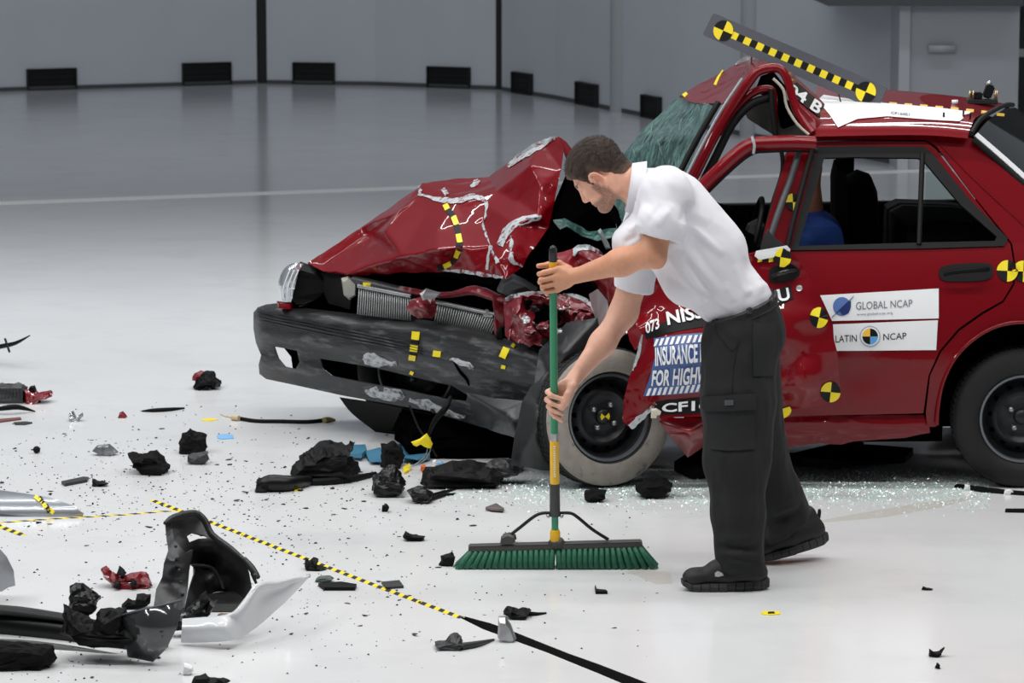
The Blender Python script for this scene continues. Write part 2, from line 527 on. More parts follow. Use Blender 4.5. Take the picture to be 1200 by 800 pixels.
def ellip(c, rad, axes=None):
    c = np.array(c, np.float32); rad = np.array(rad, np.float32)
    A = np.eye(3, dtype=np.float32) if axes is None else np.array(axes, np.float32)
    R = float(rad.max())
    def fn(P):
        q = (P - c) @ A.T
        k0 = np.linalg.norm(q / rad, axis=-1); k1 = np.linalg.norm(q / rad ** 2, axis=-1) + 1e-9
        return k0 * (k0 - 1) / k1
    return fn, c - R, c + R
def rbox(c, half, r, axes=None):
    c = np.array(c, np.float32); half = np.array(half, np.float32)
    A = np.eye(3, dtype=np.float32) if axes is None else np.array(axes, np.float32)
    R = float(np.linalg.norm(half))
    def fn(P):
        q = np.abs((P - c) @ A.T) - (half - r)
        return np.linalg.norm(np.maximum(q, 0), axis=-1) + np.minimum(q.max(-1), 0) - r
    return fn, c - R, c + R
def np_mesh(name, P, Q, material, parent, colors=None, bvh=False, sharp=None):
    o0 = Vector(((P[:, 0].min() + P[:, 0].max()) / 2, (P[:, 1].min() + P[:, 1].max()) / 2, P[:, 2].min()))
    me = bpy.data.meshes.new(name)
    me.vertices.add(len(P)); me.vertices.foreach_set('co', (P - np.array(o0)).astype(np.float32).ravel())
    k = Q.shape[1]
    me.loops.add(len(Q) * k); me.loops.foreach_set('vertex_index', Q.ravel().astype(np.int32))
    me.polygons.add(len(Q)); me.polygons.foreach_set('loop_start', (np.arange(len(Q)) * k).astype(np.int32))
    me.polygons.foreach_set('use_smooth', [True] * len(Q))
    me.update(); me.validate()
    me.materials.append(material)
    if colors is not None:
        ca = me.color_attributes.new('Col', 'FLOAT_COLOR', 'POINT')
        ca.data.foreach_set('color', np.concatenate([colors, np.ones((len(P), 1))], 1).astype(np.float32).ravel())
    o = bpy.data.objects.new(name, me); COL.objects.link(o); ORG[o] = o0
    if parent is not None: o.parent = parent; o.location = o0 - ORG[parent]
    else: o.location = o0
    if bvh: BV[o] = BVHTree.FromPolygons([Vector(p) for p in P.tolist()], [tuple(q) for q in Q.tolist()])
    return o

# ================================================================ THE SETTING
FLOORM = mat('white_hall_floor', (218, 219, 220), 0.15, spec=0.5, var=0.035, vscale=0.9, second=(206, 207, 209), thresh=(0.5, 0.8), sscale=2.2, bump=0.02, bscale=3)
WALLM = mat('grey_wall_paint', (196, 200, 207), 0.6, var=0.02, vscale=2)
COLM = mat('grey_column_paint', (160, 164, 168), 0.55)
SLOTM = mat('slot_dark', (20, 18, 17), 0.8, var=0.4, vscale=20, second=(90, 78, 66), thresh=(0.62, 0.7), sscale=20)
# floor with the open track slot cut into it
slot_near = [(538, 723), (566, 737), (640, 764), (704, 790), (742, 806), (800, 830), (862, 858)]
slot_far = [(874, 846), (810, 820), (751, 797), (702, 778), (668, 766), (640, 755), (605, 741), (575, 730), (545, 722)]
slot = [G(*p) for p in slot_near + slot_far]
fl_out = [Vector((-16, 2, 0)), Vector((16, 2, 0)), Vector((22, 24, 0)), Vector((22, 44, 0)), Vector((-16, 44, 0))]
tr = tessellate_polygon([fl_out, slot])
tag(mk('floor', fl_out + slot, [t if True else t for t in tr], FLOORM, None, False, flipcam=True), 'white glossy painted concrete floor of the crash hall', kind='structure')
V = slot + [p + Vector((0, 0, -0.06)) for p in slot]
n = len(slot)
Fc = [(i, (i + 1) % n, n + (i + 1) % n, n + i) for i in range(n)]
Fc += [tuple(i + n for i in t) for t in tessellate_polygon([slot])]
tag(mk('trim_1', V, Fc, SLOTM, None, False), 'narrow dark track slot cut into the white floor', kind='structure')

def wall_run(name, base, h, thick, material, label):
    pts = [G(*p) for p in base]; V = []; Fc = []
    for p in pts:
        d = Vector((0, thick, 0))
        V += [p, p + Vector((0, 0, h)), p + d + Vector((0, 0, h)), p + d]
    for i in range(len(pts) - 1):
        a = 4 * i; b = a + 4
        for k in range(4): Fc.append((a + k, a + (k + 1) % 4, b + (k + 1) % 4, b + k))
    Fc += [(0, 1, 2, 3), tuple(range(len(V) - 4, len(V)))[::-1]]
    return tag(mk(name, V, Fc, material, None, False), label, kind='structure')
wall_run('wall_left', [(-420, 119), (0, 107), (150, 102.5), (301, 98)], 7, 0.4, WALLM, 'plain grey hall wall left of the dark joint')
wall_run('wall_back', [(313, 98), (440, 100), (581, 105)], 7, 0.4, WALLM, 'plain grey hall wall between the two dark joints')
wall_run('wall_right', [(588, 106), (650, 116), (720, 130), (800, 146), (1046, 192)], 7, 0.4, WALLM, 'grey hall wall running behind the damaged red car')
BASE = mat('skirting_grey', (70, 72, 75), 0.6)
def skirting(name, base, label):
    pts = [G(*p) for p in base]; V, Fc = [], []
    for p in pts: V += [p + Vector((0, -0.03, 0)), p + Vector((0, -0.03, 0.045)), p + Vector((0, 0.02, 0.045))]
    for i in range(len(pts) - 1):
        a = 3 * i; Fc += [(a, a + 1, a + 4, a + 3), (a + 1, a + 2, a + 5, a + 4)]
    tag(mk(name, V, Fc, BASE, None, False), label, kind='structure')
skirting('baseboard_left', [(-420, 119), (0, 107), (150, 102.5), (301, 98)], 'thin dark skirting along the left wall')
skirting('baseboard_back', [(313, 98), (440, 100), (581, 105)], 'thin dark skirting along the back wall')
skirting('baseboard_right', [(588, 106), (650, 116), (720, 130), (800, 146), (1046, 192)], 'thin dark skirting along the right wall')
def post(name, px, py, w, h, material, label, depth=0.3, dy=0.0, rnd=False):
    p = G(px, py); p.y += dy
    if rnd: V, Fc = tube_geo([p, p + Vector((0, 0, h))], w / 2, 20)
    else: V, Fc = box_geo((p.x, p.y + depth / 2, h / 2), w, depth, h)
    return tag(mk(name, V, Fc, material, None, rnd, 40), label, kind='structure')
JOINT = mat('black_joint', (10, 10, 11), 0.6)
post('trim_2', 307, 98.2, 0.135, 7, JOINT, 'tall black joint between left and back wall', 0.5, 0.12)
post('trim_3', 584.5, 105.5, 0.085, 7, JOINT, 'thin black joint between back and right wall', 0.5, 0.12)
post('trim_4', 727, 131, 0.22, 7, COLM, 'rounded grey column on the wall above the worker', rnd=True)
post('trim_5', 879, 161, 0.20, 7, COLM, 'rounded grey column on the wall behind the marked bar', rnd=True)
# protruding grey utility room at the right
u0 = G(1040, 190); u1 = G(1160, 180)
yf = u0.y - 0.7
ht_ = W(1100, 6, yf).z
V, Fc = box_geo(((u0.x + u1.x) / 2, u0.y, ht_ / 2), u1.x - u0.x, 1.4, ht_)
CABM = mat('utility_wall_paint', (176, 180, 186), 0.5)
tag(mk('wall_utility', V, Fc, CABM, None, False), 'grey boxed-out wall with a bar handle above the car roof', kind='structure')
xl = W(968, 4, yf).x
V, Fc = box_geo(((xl + u1.x) / 2, u0.y - 0.05, ht_ + 0.25), u1.x - xl, 1.7, 0.5)
tag(mk('trim_6', V, Fc, mat('ledge_dark', (82, 85, 89), 0.6), None, False), 'dark grey ledge over the boxed-out wall', kind='structure')
V, Fc = box_geo((u0.x + 0.045, yf - 0.02, ht_ / 2), 0.09, 0.04, ht_)
tag(mk('trim_8', V, Fc, mat('corner_pale', (190, 194, 199), 0.5), None, False), 'pale corner strip of the boxed-out wall', kind='structure')
yb = u0.y - 0.74
hp = W(1105, 57, yb)
parts = [tube_geo([W(1088, 57, yb), W(1119, 57, yb)], 0.035, 10), tube_geo([W(1091, 57, yb + 0.12), W(1091, 57, yb)], 0.02, 8), tube_geo([W(1116, 57, yb + 0.12), W(1116, 57, yb)], 0.02, 8)]
hd = root('bar_handle', 'pale grey bar handle on the boxed-out wall above the car roof', 'handle', hp)
mk('grip', *parts[0], mat('handle_grey', (170, 173, 178), 0.4), hd)
mk('bracket', *parts[1], COLM, hd); mk('bracket', *parts[2], COLM, hd)
# dark doorway beyond, with a rail
d0 = G(1160, 176)
V, Fc = box_geo((d0.x + 3.0, d0.y + 2.5, 3.5), 6.0, 0.3, 7)
tag(mk('wall_doorway', V, Fc, mat('doorway_dark', (24, 25, 27), 0.7), None, False), 'dark recess at the right edge of the hall', kind='structure')
rl = root('guard_rail', 'light grey guard rail in the dark recess at the right edge', 'rail', (d0.x + 1.0, d0.y + 0.4, 0))
RAILM = mat('rail_grey', (150, 152, 156), 0.5)
zr = W(1180, 62, d0.y + 0.4).z
mk('rail_bar', *box_geo((d0.x + 1.6, d0.y + 0.4, zr), 3.2, 0.05, 0.07), RAILM, rl, False)
mk('rail_post', *box_geo((d0.x + 0.08, d0.y + 0.46, zr / 2), 0.06, 0.06, zr), RAILM, rl, False)
mk('rail_post', *box_geo((d0.x + 2.9, d0.y + 0.46, zr / 2), 0.06, 0.06, zr), RAILM, rl, False)
mk('brace', *tube_geo([Vector((d0.x + 0.2, d0.y + 0.55, zr)), Vector((d0.x + 0.7, d0.y + 0.9, zr + 1.2))], 0.05, 8), mat('brace_dark', (14, 14, 15), 0.6), rl)
# floor level openings in the wall
vents = [(31, 89, 80, 106.5, 'black floor vent at the far left of the grey wall'),
         (213, 270, 73, 100.5, 'black floor vent just left of the tall black wall joint'),
         (344, 393, 73, 98.5, 'black floor vent just right of the tall black wall joint'),
         (502, 552, 78, 104, 'black floor vent left of the thin wall joint'),
         (603, 625, 85, 108.5, 'narrow black floor vent right of the thin wall joint'),
         (678, 702, 97, 122.5, 'narrow black floor vent left of the rounded column'),
         (755, 776, 112, 138.5, 'narrow black floor vent nearest the shattered windscreen')]
VENT = mat('vent_black', (7, 7, 8), 0.8); VENTF = mat('vent_frame', (10, 10, 11), 0.7)
RUNS = [[(-420, 119), (0, 107), (150, 102.5), (301, 98)], [(313, 98), (440, 100), (581, 105)], [(588, 106), (650, 116), (720, 130), (800, 146), (1046, 192)]]
def px_of(p):
    w = p.y * CP - (p.z - CAM_H) * SP
    return 600 + F_PX * p.x / w
def wall_at(px):
    for run in RUNS:
        for u, v in zip(run, run[1:]):
            if u[0] <= px <= v[0]:
                A0, B0 = G(*u), G(*v); lo_, hi_ = 0.0, 1.0
                for _ in range(40):
                    m_ = (lo_ + hi_) / 2
                    if px_of(A0.lerp(B0, m_)) < px: lo_ = m_
                    else: hi_ = m_
                return A0.lerp(B0, lo_)
for x0, x1, y0, y1, lab in vents:
    a = wall_at(x0); b = wall_at(x1)
    d = (b - a); wd = d.length; d.normalize(); nrm = Vector((d.y, -d.x, 0))
    if nrm.y > 0: nrm = -nrm
    mid = (a + b) / 2
    h = W((x0 + x1) / 2, y0, mid.y).z
    M = Matrix((d, -nrm, Vector((0, 0, 1)))).transposed()
    r = root('wall_vent', lab, 'vent', tuple(mid), 'floor vents along the hall wall')
    def vb(name, u, z, w, dz, out, dep, m_):
        mk(name, *box_geo(mid + d * u + nrm * out + Vector((0, 0, z)), w, dep, dz, M), m_, r, False)
    vb('back_panel', 0, h / 2, wd - 0.02, h - 0.02, 0.012, 0.02, VENT)
    t = 0.014
    fr = join([box_geo(mid + nrm * 0.025 + Vector((0, 0, h - t / 2)), wd, 0.05, t, M), box_geo(mid + nrm * 0.025 + Vector((0, 0, t / 2)), wd, 0.05, t, M),
               box_geo(mid + nrm * 0.025 - d * (wd / 2 - t / 2) + Vector((0, 0, h / 2)), t, 0.05, h - 2 * t, M), box_geo(mid + nrm * 0.025 + d * (wd / 2 - t / 2) + Vector((0, 0, h / 2)), t, 0.05, h - 2 * t, M)])
    mk('vent_frame', *fr, VENTF, r, False)
    for k in range(3):
        vb('louvre', 0, h * (k + 1) / 4, wd - 2 * t, 0.006, 0.03, 0.015, VENT)

def floor_strip(name, pts, w, material, label, cat='tape', z=0.0015, kind=None, rep=None, group=None):
    P = [G(*p) for p in pts]; V, Fc, UV = [], [], []
    s = 0.0
    for i, p in enumerate(P):
        a = P[max(i - 1, 0)]; b = P[min(i + 1, len(P) - 1)]
        d = (b - a); d.z = 0; d.normalize(); nrm = Vector((-d.y, d.x, 0))
        ww = w[i] if isinstance(w, (list, tuple)) else w
        if i: s += (p - P[i - 1]).length
        up = Vector((0, 0, z))
        V += [p + nrm * ww / 2 + up, p - nrm * ww / 2 + up, p + nrm * ww / 2, p - nrm * ww / 2]
        UV += [(s, ww), (s, 0), (s, ww), (s, 0)]
        if i:
            k = 4 * i
            Fc += [(k - 4, k - 3, k + 1, k), (k - 4, k, k + 2, k - 2), (k - 3, k - 1, k + 3, k + 1)]
    k = len(V) - 4
    Fc += [(0, 2, 3, 1), (k, k + 1, k + 3, k + 2)]
    o = mk(name, V, Fc, material, None, False, uv=UV)
    return tag(o, label, None if kind else cat, group, kind)
LINE = mat('floor_line_pale', (250, 250, 250), 0.5)
floor_strip('trim_7', [(-300, 249), (0, 238), (480, 220), (900, 206), (1400, 190)], 0.24, LINE, 'pale painted line across the far floor', kind='structure', z=0.001)
HAZ = stripe_mat('hazard_tape', (238, 212, 20), (22, 22, 20), 16.0, (1, 1, 0), 0.5)
floor_strip('hazard_tape', [(178, 586), (250, 613), (330, 644), (440, 686), (541, 724)], 0.026, HAZ, 'long yellow and black hazard tape running to the floor slot')
floor_strip('hazard_tape', [(-20, 614), (60, 608), (140, 603.5), (208, 598)], 0.02, HAZ, 'thin yellow and black tape crossing toward the long hazard tape')
floor_strip('hazard_tape', [(-30, 602), (0, 617), (27, 627)], 0.03, HAZ, 'short yellow and black tape at the left edge of the floor')
# faint scuffs on the floor
SCUFF = mat('floor_scuff', (206, 203, 198), 0.16, var=0.05, vscale=30)
floor_strip('tyre_scuff', [(955, 612), (1020, 604), (1090, 592), (1145, 582)], [0.03, 0.12, 0.12, 0.02], SCUFF, 'faint curved tyre scuff behind the worker', 'scuff', 0.0006)
floor_strip('tyre_scuff', [(742, 668), (765, 672), (778, 684)], [0.1, 0.14, 0.06], SCUFF, 'faint comb-like dust smear right of the broom head', 'scuff', 0.0006)

# ================================================================ THE CRASHED CAR
def lump_geo(outline, Y, depth, shrink=0.78, jit=0.12, seed=1, rings=None):
    """An irregular solid: measured silhouette as its middle ring, smaller rings in front of and behind it."""
    rnd = random.Random(seed)
    P = [W(x, y, Y) for x, y in outline]
    cx = sum(p.x for p in P) / len(P); zb = min(p.z for p in P); zc = sum(p.z for p in P) / len(P)
    zlo = zb if zb < 0.12 else zc
    V, Fc = [], []
    n = len(P)
    for dy, s in (rings or ((-0.5, shrink), (-0.18, 0.97), (0.2, 1.0), (0.5, shrink))):
        for p in P:
            j = 1 + rnd.uniform(-jit, jit) * (0.3 if s > 0.95 else 1)
            V.append(Vector((cx + (p.x - cx) * s * j, Y + dy * depth * (1 + rnd.uniform(-jit, jit)), max(zlo + (p.z - zlo) * s * j, zb))))
    R = len(V) // n
    for r in range(R - 1):
        for k in range(n):
            a = r * n + k; b = r * n + (k + 1) % n
            Fc.append((a, b, b + n, a + n))
    for base in (0, (R - 1) * n):
        t = tessellate_polygon([[Vector((v.x, v.z, 0)) for v in V[base:base + n]]])
        Fc += [tuple(i + base for i in q) for q in t]
    return V, Fc
def solid(name, outline, Y, depth, material, parent=None, smooth=False, rough=0.0, **kw):
    V, Fc = lump_geo(outline, Y, depth, **kw)
    bm = bmesh.new(); vs = [bm.verts.new(v) for v in V]
    for f in Fc:
        try: bm.faces.new([vs[i] for i in f])
        except ValueError: pass
    bmesh.ops.recalc_face_normals(bm, faces=bm.faces[:])
    if rough:
        bmesh.ops.triangulate(bm, faces=bm.faces[:])
        bmesh.ops.subdivide_edges(bm, edges=bm.edges[:], cuts=1, use_grid_fill=True)
        bmesh.ops.subdivide_edges(bm, edges=[e for e in bm.edges if e.calc_length() > 0.02], cuts=1, use_grid_fill=True)
        bmesh.ops.triangulate(bm, faces=bm.faces[:])
        bm.normal_update(); zb = min(v.co.z for v in bm.verts); zt = max(v.co.z for v in bm.verts)
        A_ = rough * max(zt - zb, 0.03)
        mv = [(v, v.normal * A_ * (noise.fractal(v.co * (1.6 / max(zt - zb, 0.04)) * 1.0, 1.0, 2.0, 3) + 0.5 * noise.noise(v.co * 60))) for v in bm.verts]
        for v, d_ in mv: v.co += d_; v.co.z = max(v.co.z, zb)
    bm.verts.index_update()
    V = [v.co.copy() for v in bm.verts]; Fc = [tuple(v.index for v in f.verts) for f in bm.faces]; bm.free()
    return mk(name, V, Fc, material, parent, smooth, 40)
def loft(name, rows, material, parent=None, nu=6, nv=4, thick=0.003, bvh=False, sharp=50, smooth=True):
    R = [smooth_path([tuple(p) for p in r], nu) for r in rows]
    C = [smooth_path([r[i] for r in R], nv) for i in range(len(R[0]))]
    nI, nJ = len(C), len(C[0])
    V = [Vector(p) for c in C for p in c]
    Fc = [(i * nJ + j, i * nJ + j + 1, (i + 1) * nJ + j + 1, (i + 1) * nJ + j) for i in range(nI - 1) for j in range(nJ - 1)]
    return mk(name, V, Fc, material, parent, smooth, sharp, thick=thick, flipcam=True, bvh=bvh)
def interp(tab, x):
    if x <= tab[0][0]: return tab[0][1]
    for (a, b), (c, d) in zip(tab, tab[1:]):
        if x <= c: return b + (d - b) * (x - a) / (c - a)
    return tab[-1][1]

car = root('crashed_car', 'wrecked red saloon car with crushed front end and test stickers', 'car', (0.7, 14.2, 0))

def ys(px, py, d=0.0):
    z = W(px, py, 13.42).z
    if z <= 1.01: return 13.36 + 0.42 * (z - 0.5) ** 2 + d
    return 13.469 + 0.36 * (z - 1.01) + d

# ---- quarter panel, roof rail and rear pillar
quarter_out = [(946, 161), (955, 156), (1000, 155), (1085, 155), (1128, 157), (1138, 161), (1165, 186), (1202, 219), (1240, 252), (1275, 262),
               (1360, 262), (1436, 268), (1450, 300), (1452, 380), (1448, 440), (1430, 462), (1310, 482), (1305, 462), (1296, 430), (1276, 402), (1246, 384), (1210, 377), (1176, 379),
               (1146, 392), (1120, 416), (1104, 448), (1098, 480), (1097, 500), (1087, 500), (1085, 484), (1090, 440), (1103, 412), (1125, 387), (1152, 368), (1176, 354), (1189, 333), (1190, 310), (1186, 285),
               (1140, 228), (1098, 172), (1086, 164), (1000, 163), (950, 165)]
quarter = sheet('quarter_panel', quarter_out, lambda x, y: ys(x, y, 0.0), RED, car, step=7, thick=0.01, bvh=True)
tube('body_crease', [W(x, y, ys(x, y) - 0.002) for x, y in ((1098, 166), (1130, 199), (1160, 228), (1200, 264))], 0.0025, RED, car, 6)
# wheel arch lip
tube('arch_lip', [W(x, y, 13.36) for x, y in ((1098, 498), (1099, 480), (1105, 448), (1121, 417), (1147, 393), (1176, 380), (1210, 378), (1246, 385), (1275, 403), (1295, 431), (1304, 462), (1309, 482))], 0.008, RED, car, 8, smooth_n=4)
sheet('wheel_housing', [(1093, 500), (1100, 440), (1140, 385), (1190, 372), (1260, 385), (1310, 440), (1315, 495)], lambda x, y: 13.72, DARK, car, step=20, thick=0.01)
# ---- rear door
door_out = [(914, 488), (917, 296), (951, 172), (958, 166), (1000, 165), (1085, 166), (1096, 174), (1139, 229), (1184, 286), (1188, 310), (1187, 332), (1175, 352), (1150, 366), (1123, 385), (1101, 411), (1088, 440), (1082, 484)]
door_win = [(931, 290), (962, 178), (1000, 177), (1079, 178), (1088, 184), (1130, 237), (1174, 278), (1172, 284), (1080, 287)]
rdoor = sheet('rear_door', door_out, lambda x, y: ys(x, y, -0.004) + 0.012 * math.exp(-((x - 1010) / 30.0) ** 2 - ((y - 440) / 26.0) ** 2) - 0.004 * math.exp(-((y - 421) / 4.0) ** 2), RED, car, holes=[door_win], step=6, thick=0.012, bvh=True)
ring_out = [(927, 293), (957, 172), (1000, 171), (1083, 172), (1093, 180), (1136, 233), (1181, 279), (1177, 288), (1080, 291)]
ring_in = [(936, 288), (966, 185), (1000, 184), (1076, 185), (1084, 190), (1126, 240), (1168, 277), (1166, 282), (1080, 284)]
sheet('window_seal', ring_out, lambda x, y: ys(x, y, -0.012), RUB, rdoor, holes=[ring_in], step=10, thick=0.02)
tube('window_divider', [W(1081, 180, ys(1081, 180) - 0.01), W(1077, 286, ys(1077, 286) - 0.012)], 0.011, RUB, rdoor, 8)
sheet('window_glass', [(936, 266), (1074, 265), (1076, 286), (934, 290)], lambda x, y: ys(x, y, 0.02), GLASS, rdoor, step=0, thick=0.004)
sheet('window_glass', [(1086, 191), (1126, 240), (1168, 277), (1164, 283), (1082, 285)], lambda x, y: ys(x, y, 0.02), GLASS, rdoor, step=0, thick=0.004)
# black pull handle
hsh = [(1100, 318), (1106, 312), (1130, 309), (1158, 309), (1163, 315), (1162, 324), (1150, 329), (1112, 330), (1102, 326)]
hd = decal('door_handle', hsh, rdoor, BLKV, car, step=8, off=0.006, round_=3, thick=0.008)
tube('handle_bar', [W(1107, 321, 13.36), W(1120, 318, 13.335), (W(1145, 316, 13.335)), W(1158, 315, 13.36)], 0.011, BLK, hd, 8, smooth_n=3)
# stickers on the rear door
s1 = [(961, 346), (1100, 338), (1100, 373), (975, 376)]
s2 = [(976, 380), (1099, 375), (1097, 410), (978, 411)]
st1 = decal('sticker', s1, rdoor, WHITE, car, step=12, off=0.003); st2 = decal('sticker', s2, rdoor, WHITE, car, step=12, off=0.003)
lettering('lettering', 'GLOBAL NCAP', [(1003, 354), (1069, 351), (1069, 359.5), (1003, 363)], rdoor, GREYT, st1, bold=False)
lettering('lettering', 'www.globalncap.org', [(1004, 367), (1046, 365), (1046, 368.5), (1004, 370.5)], rdoor, GREYT, st1, bold=False)
def disc_decal(name, cx, cy, rx, ry, material, parent, target, off, n=20):
    return decal(name, [(cx + rx * math.cos(2 * math.pi * k / n), cy + ry * math.sin(2 * math.pi * k / n)) for k in range(n)], target, material, parent, step=0, off=off)
disc_decal('logo_globe', 986.5, 359, 10.5, 11, mat('logo_blue', (86, 116, 176), 0.4), st1, rdoor, 0.0045)
decal('logo_globe_dark', [(983, 363), (988, 360), (997, 352), (997, 360), (994, 367), (987, 369)], rdoor, NAVY, st1, step=0, off=0.006)
decal('logo_stroke', [(974, 373), (975, 371), (1001, 346), (999, 349)], rdoor, NAVY, st1, step=0, off=0.0075)
lettering('lettering', 'LATIN', [(979, 393), (1004, 392), (1004, 400), (979, 401)], rdoor, BLKV, st2, bold=False)
lettering('lettering', 'NCAP', [(1035, 391), (1062, 389.5), (1062, 397), (1035, 398.5)], rdoor, BLKV, st2, bold=False)
disc_decal('logo_ring', 1019.5, 394, 12.5, 12.5, mat('logo_ring_grey', (170, 182, 196), 0.4), st2, rdoor, 0.0045)
disc_decal('logo_ring_inner', 1019.5, 394, 10.8, 10.8, WHITE, st2, rdoor, 0.0055)
def quad_logo(cx, cy, r, cols, parent, target, off):
    for q in range(4):
        pts = [(cx, cy)] + [(cx + r * math.cos((q + k / 6) * math.pi / 2), cy + r * math.sin((q + k / 6) * math.pi / 2)) for k in range(7)]
        decal('logo_quarter', pts, target, cols[q], parent, step=0, off=off)
quad_logo(1019.5, 394, 9.2, [SKYB, BLKV, AMB, BLKV], st2, rdoor, 0.0065)
target_marker((1180.5, 317.5), 12.5, rdoor, car, 0.05, 1.0)
target_marker((1199, 318), 12.5, quarter, car, 0.05, 1.0)
# ---- sill
sill = sheet('sill', [(775, 492), (905, 488), (1083, 486), (1089, 498), (1090, 507), (1078, 509), (1060, 513), (1030, 515), (1000, 517), (985, 521), (960, 519), (930, 523), (905, 528), (880, 524), (850, 529), (800, 520), (785, 505)],
      lambda x, y: 13.385 + 0.0022 * max(0, y - 500) + (0.01 if y < 490 else 0), RED, car, step=8, thick=0.05, noise_amp=0.008, noise_scale=9)
streak('sill_scuff', [(905, 489), (925, 491), (960, 487)], [1, 3, 1], sill, PRIMER, car) if sill in BV else None
solid('underbody', [(800, 468), (1085, 460), (1088, 483), (960, 487), (800, 490)], 14.2, 1.3, DARK, car, shrink=0.95, jit=0.02)
crumple('sill_corner', [(772, 492, 13.3), (836, 488, 13.32), (838, 515, 13.36), (812, 532, 13.36), (806, 536, 13.36), (792, 520, 13.34), (783, 508, 13.28), (810, 505, 13.22)], list(range(7)), [(0, 7), (7, 4), (7, 1), (7, 6)], REDW, car, thick=0.006)
# ---- front door (buckled outward)
fd_pts = [(720, 330), (790, 322), (850, 306), (886, 296), (922, 289), (937, 306), (959, 342), (974, 384), (981, 412), (986, 471), (950, 477), (905, 482), (826, 488), (774, 489), (769, 474), (753, 488), (740, 503), (730, 493), (731, 468), (738, 440), (747, 418), (753, 392), (735, 365)]
fd_y = idw([(735, 365, 13.32), (753, 392, 13.2), (731, 480, 13.2), (800, 420, 13.13), (800, 480, 13.22), (830, 330, 13.3), (905, 305, 13.22), (930, 300, 13.2), (955, 345, 13.17), (978, 400, 13.14), (984, 470, 13.2), (920, 395, 13.12), (910, 430, 13.2), (945, 440, 13.11), (910, 478, 13.28), (950, 380, 13.13)], 2.6)
fdoor = sheet('front_door', fd_pts, fd_y, RED, car, step=6, thick=0.02, noise_amp=0.012, noise_scale=2.5, bvh=True)
# torn bare edge at the front of the door
streak('torn_edge', [(753, 392), (747, 418), (741, 434)], [2, 5, 1], fdoor, PRIMER, car, jag=0.8)
streak('torn_edge', [(738, 500), (748, 492), (757, 484), (768, 472)], [7, 8, 6, 3], fdoor, PRIMER, car, jag=1.0)
# stickers on the front door
ledge = decal('white_ledge', [(884, 299), (886, 294), (922, 288), (926, 292), (925, 298), (890, 304)], fdoor, WHITE, car, step=0, off=0.01, thick=0.006)
for i in range(5):
    x = 888 + i * 6.5
    if i % 2 == 0: decal('check', [(x, 301.5), (x + 5, 300.5), (x + 5, 306), (x, 307)], fdoor, YEL, car, step=0, off=0.006)
    else: decal('check', [(x, 301.5), (x + 5, 300.5), (x + 5, 306), (x, 307)], fdoor, BLKV, car, step=0, off=0.006)
target_marker((917, 301), 10.5, fdoor, car, 0.2, 0.9, off=0.018)
hd = decal('door_handle', [(902, 317), (908, 312), (925, 309), (935, 314), (937, 321), (930, 328), (915, 331), (902, 330)], fdoor, BLKV, car, step=8, off=0.006, round_=3, thick=0.008)
tube('handle_bar', [W(906, 324, 13.2), W(918, 319, 13.15), W(932, 317, 13.19)], 0.01, mat('handle_gloss', (30, 31, 33), 0.2), hd, 8, smooth_n=4)
disc_decal('door_lock', 937, 338, 3.6, 3.6, STEEL, car, fdoor, 0.006)
b1 = decal('name_band', [(755, 389), (790, 372), (830, 362), (870, 352), (910, 340), (926, 334), (930, 350), (908, 360), (870, 372), (830, 382), (790, 389), (757, 397)], fdoor, BLKV, car, step=10, off=0.003)
lettering('lettering', '073', [(756, 380), (772, 373), (773, 385), (757, 391)], fdoor, WHITE, b1, off=0.009)
lettering('lettering', 'NISSAN TSURU', [(780, 366), (924, 337), (927, 352), (783, 382)], fdoor, WHITE, b1, off=0.009)
b2 = decal('institute_sign', [(766, 396), (800, 392), (890, 384), (890, 452), (800, 461), (754, 464), (762, 440), (768, 418)], fdoor, BLUE, car, step=10, off=0.003)
for row, (ya, yb, xa) in enumerate(((397, 405.5, 766), (454, 462.5, 757))):
    k = 0
    x = xa
    while x < 882:
        dy = (x - 766) * -0.09
        decal('hazard_bar', [(x + 3.2, ya + dy), (x + 6.6, ya + dy - 0.3), (x + 3.4, yb + dy), (x, yb + dy + 0.3)], fdoor, WHITE, b2, step=0, off=0.005)
        x += 6.4
lettering('lettering', 'INSURANCE INSTITUTE', [(769, 408), (860, 399), (860, 420), (769, 428)], fdoor, WHITE, b2, off=0.010)
lettering('lettering', 'FOR HIGHWAY SAFETY', [(766, 433), (884, 422), (884, 443), (763, 452)], fdoor, WHITE, b2, off=0.010)
b3 = decal('code_band', [(768, 470), (826, 465), (860, 463), (860, 481), (826, 484), (776, 486), (766, 480)], fdoor, BLKV, car, step=12, off=0.003)
lettering('lettering', 'CF16', [(775, 472), (832, 466), (832, 480), (775, 483)], fdoor, WHITE, b3, off=0.009)
target_marker((959.5, 372), 12, fdoor, car, 0.25, 0.88)
target_marker((973, 459), 12, fdoor, car, 0.1, 0.98)
target_marker((912, 480), 11, fdoor, car, -0.4, 1.4, span=(0, 3))
solid('door_clip', [(763, 479), (769, 478), (775, 482), (774, 486), (770, 486), (769, 490), (763, 490)], 13.16, 0.02, mat('bone_plastic', (200, 192, 176), 0.6), car)

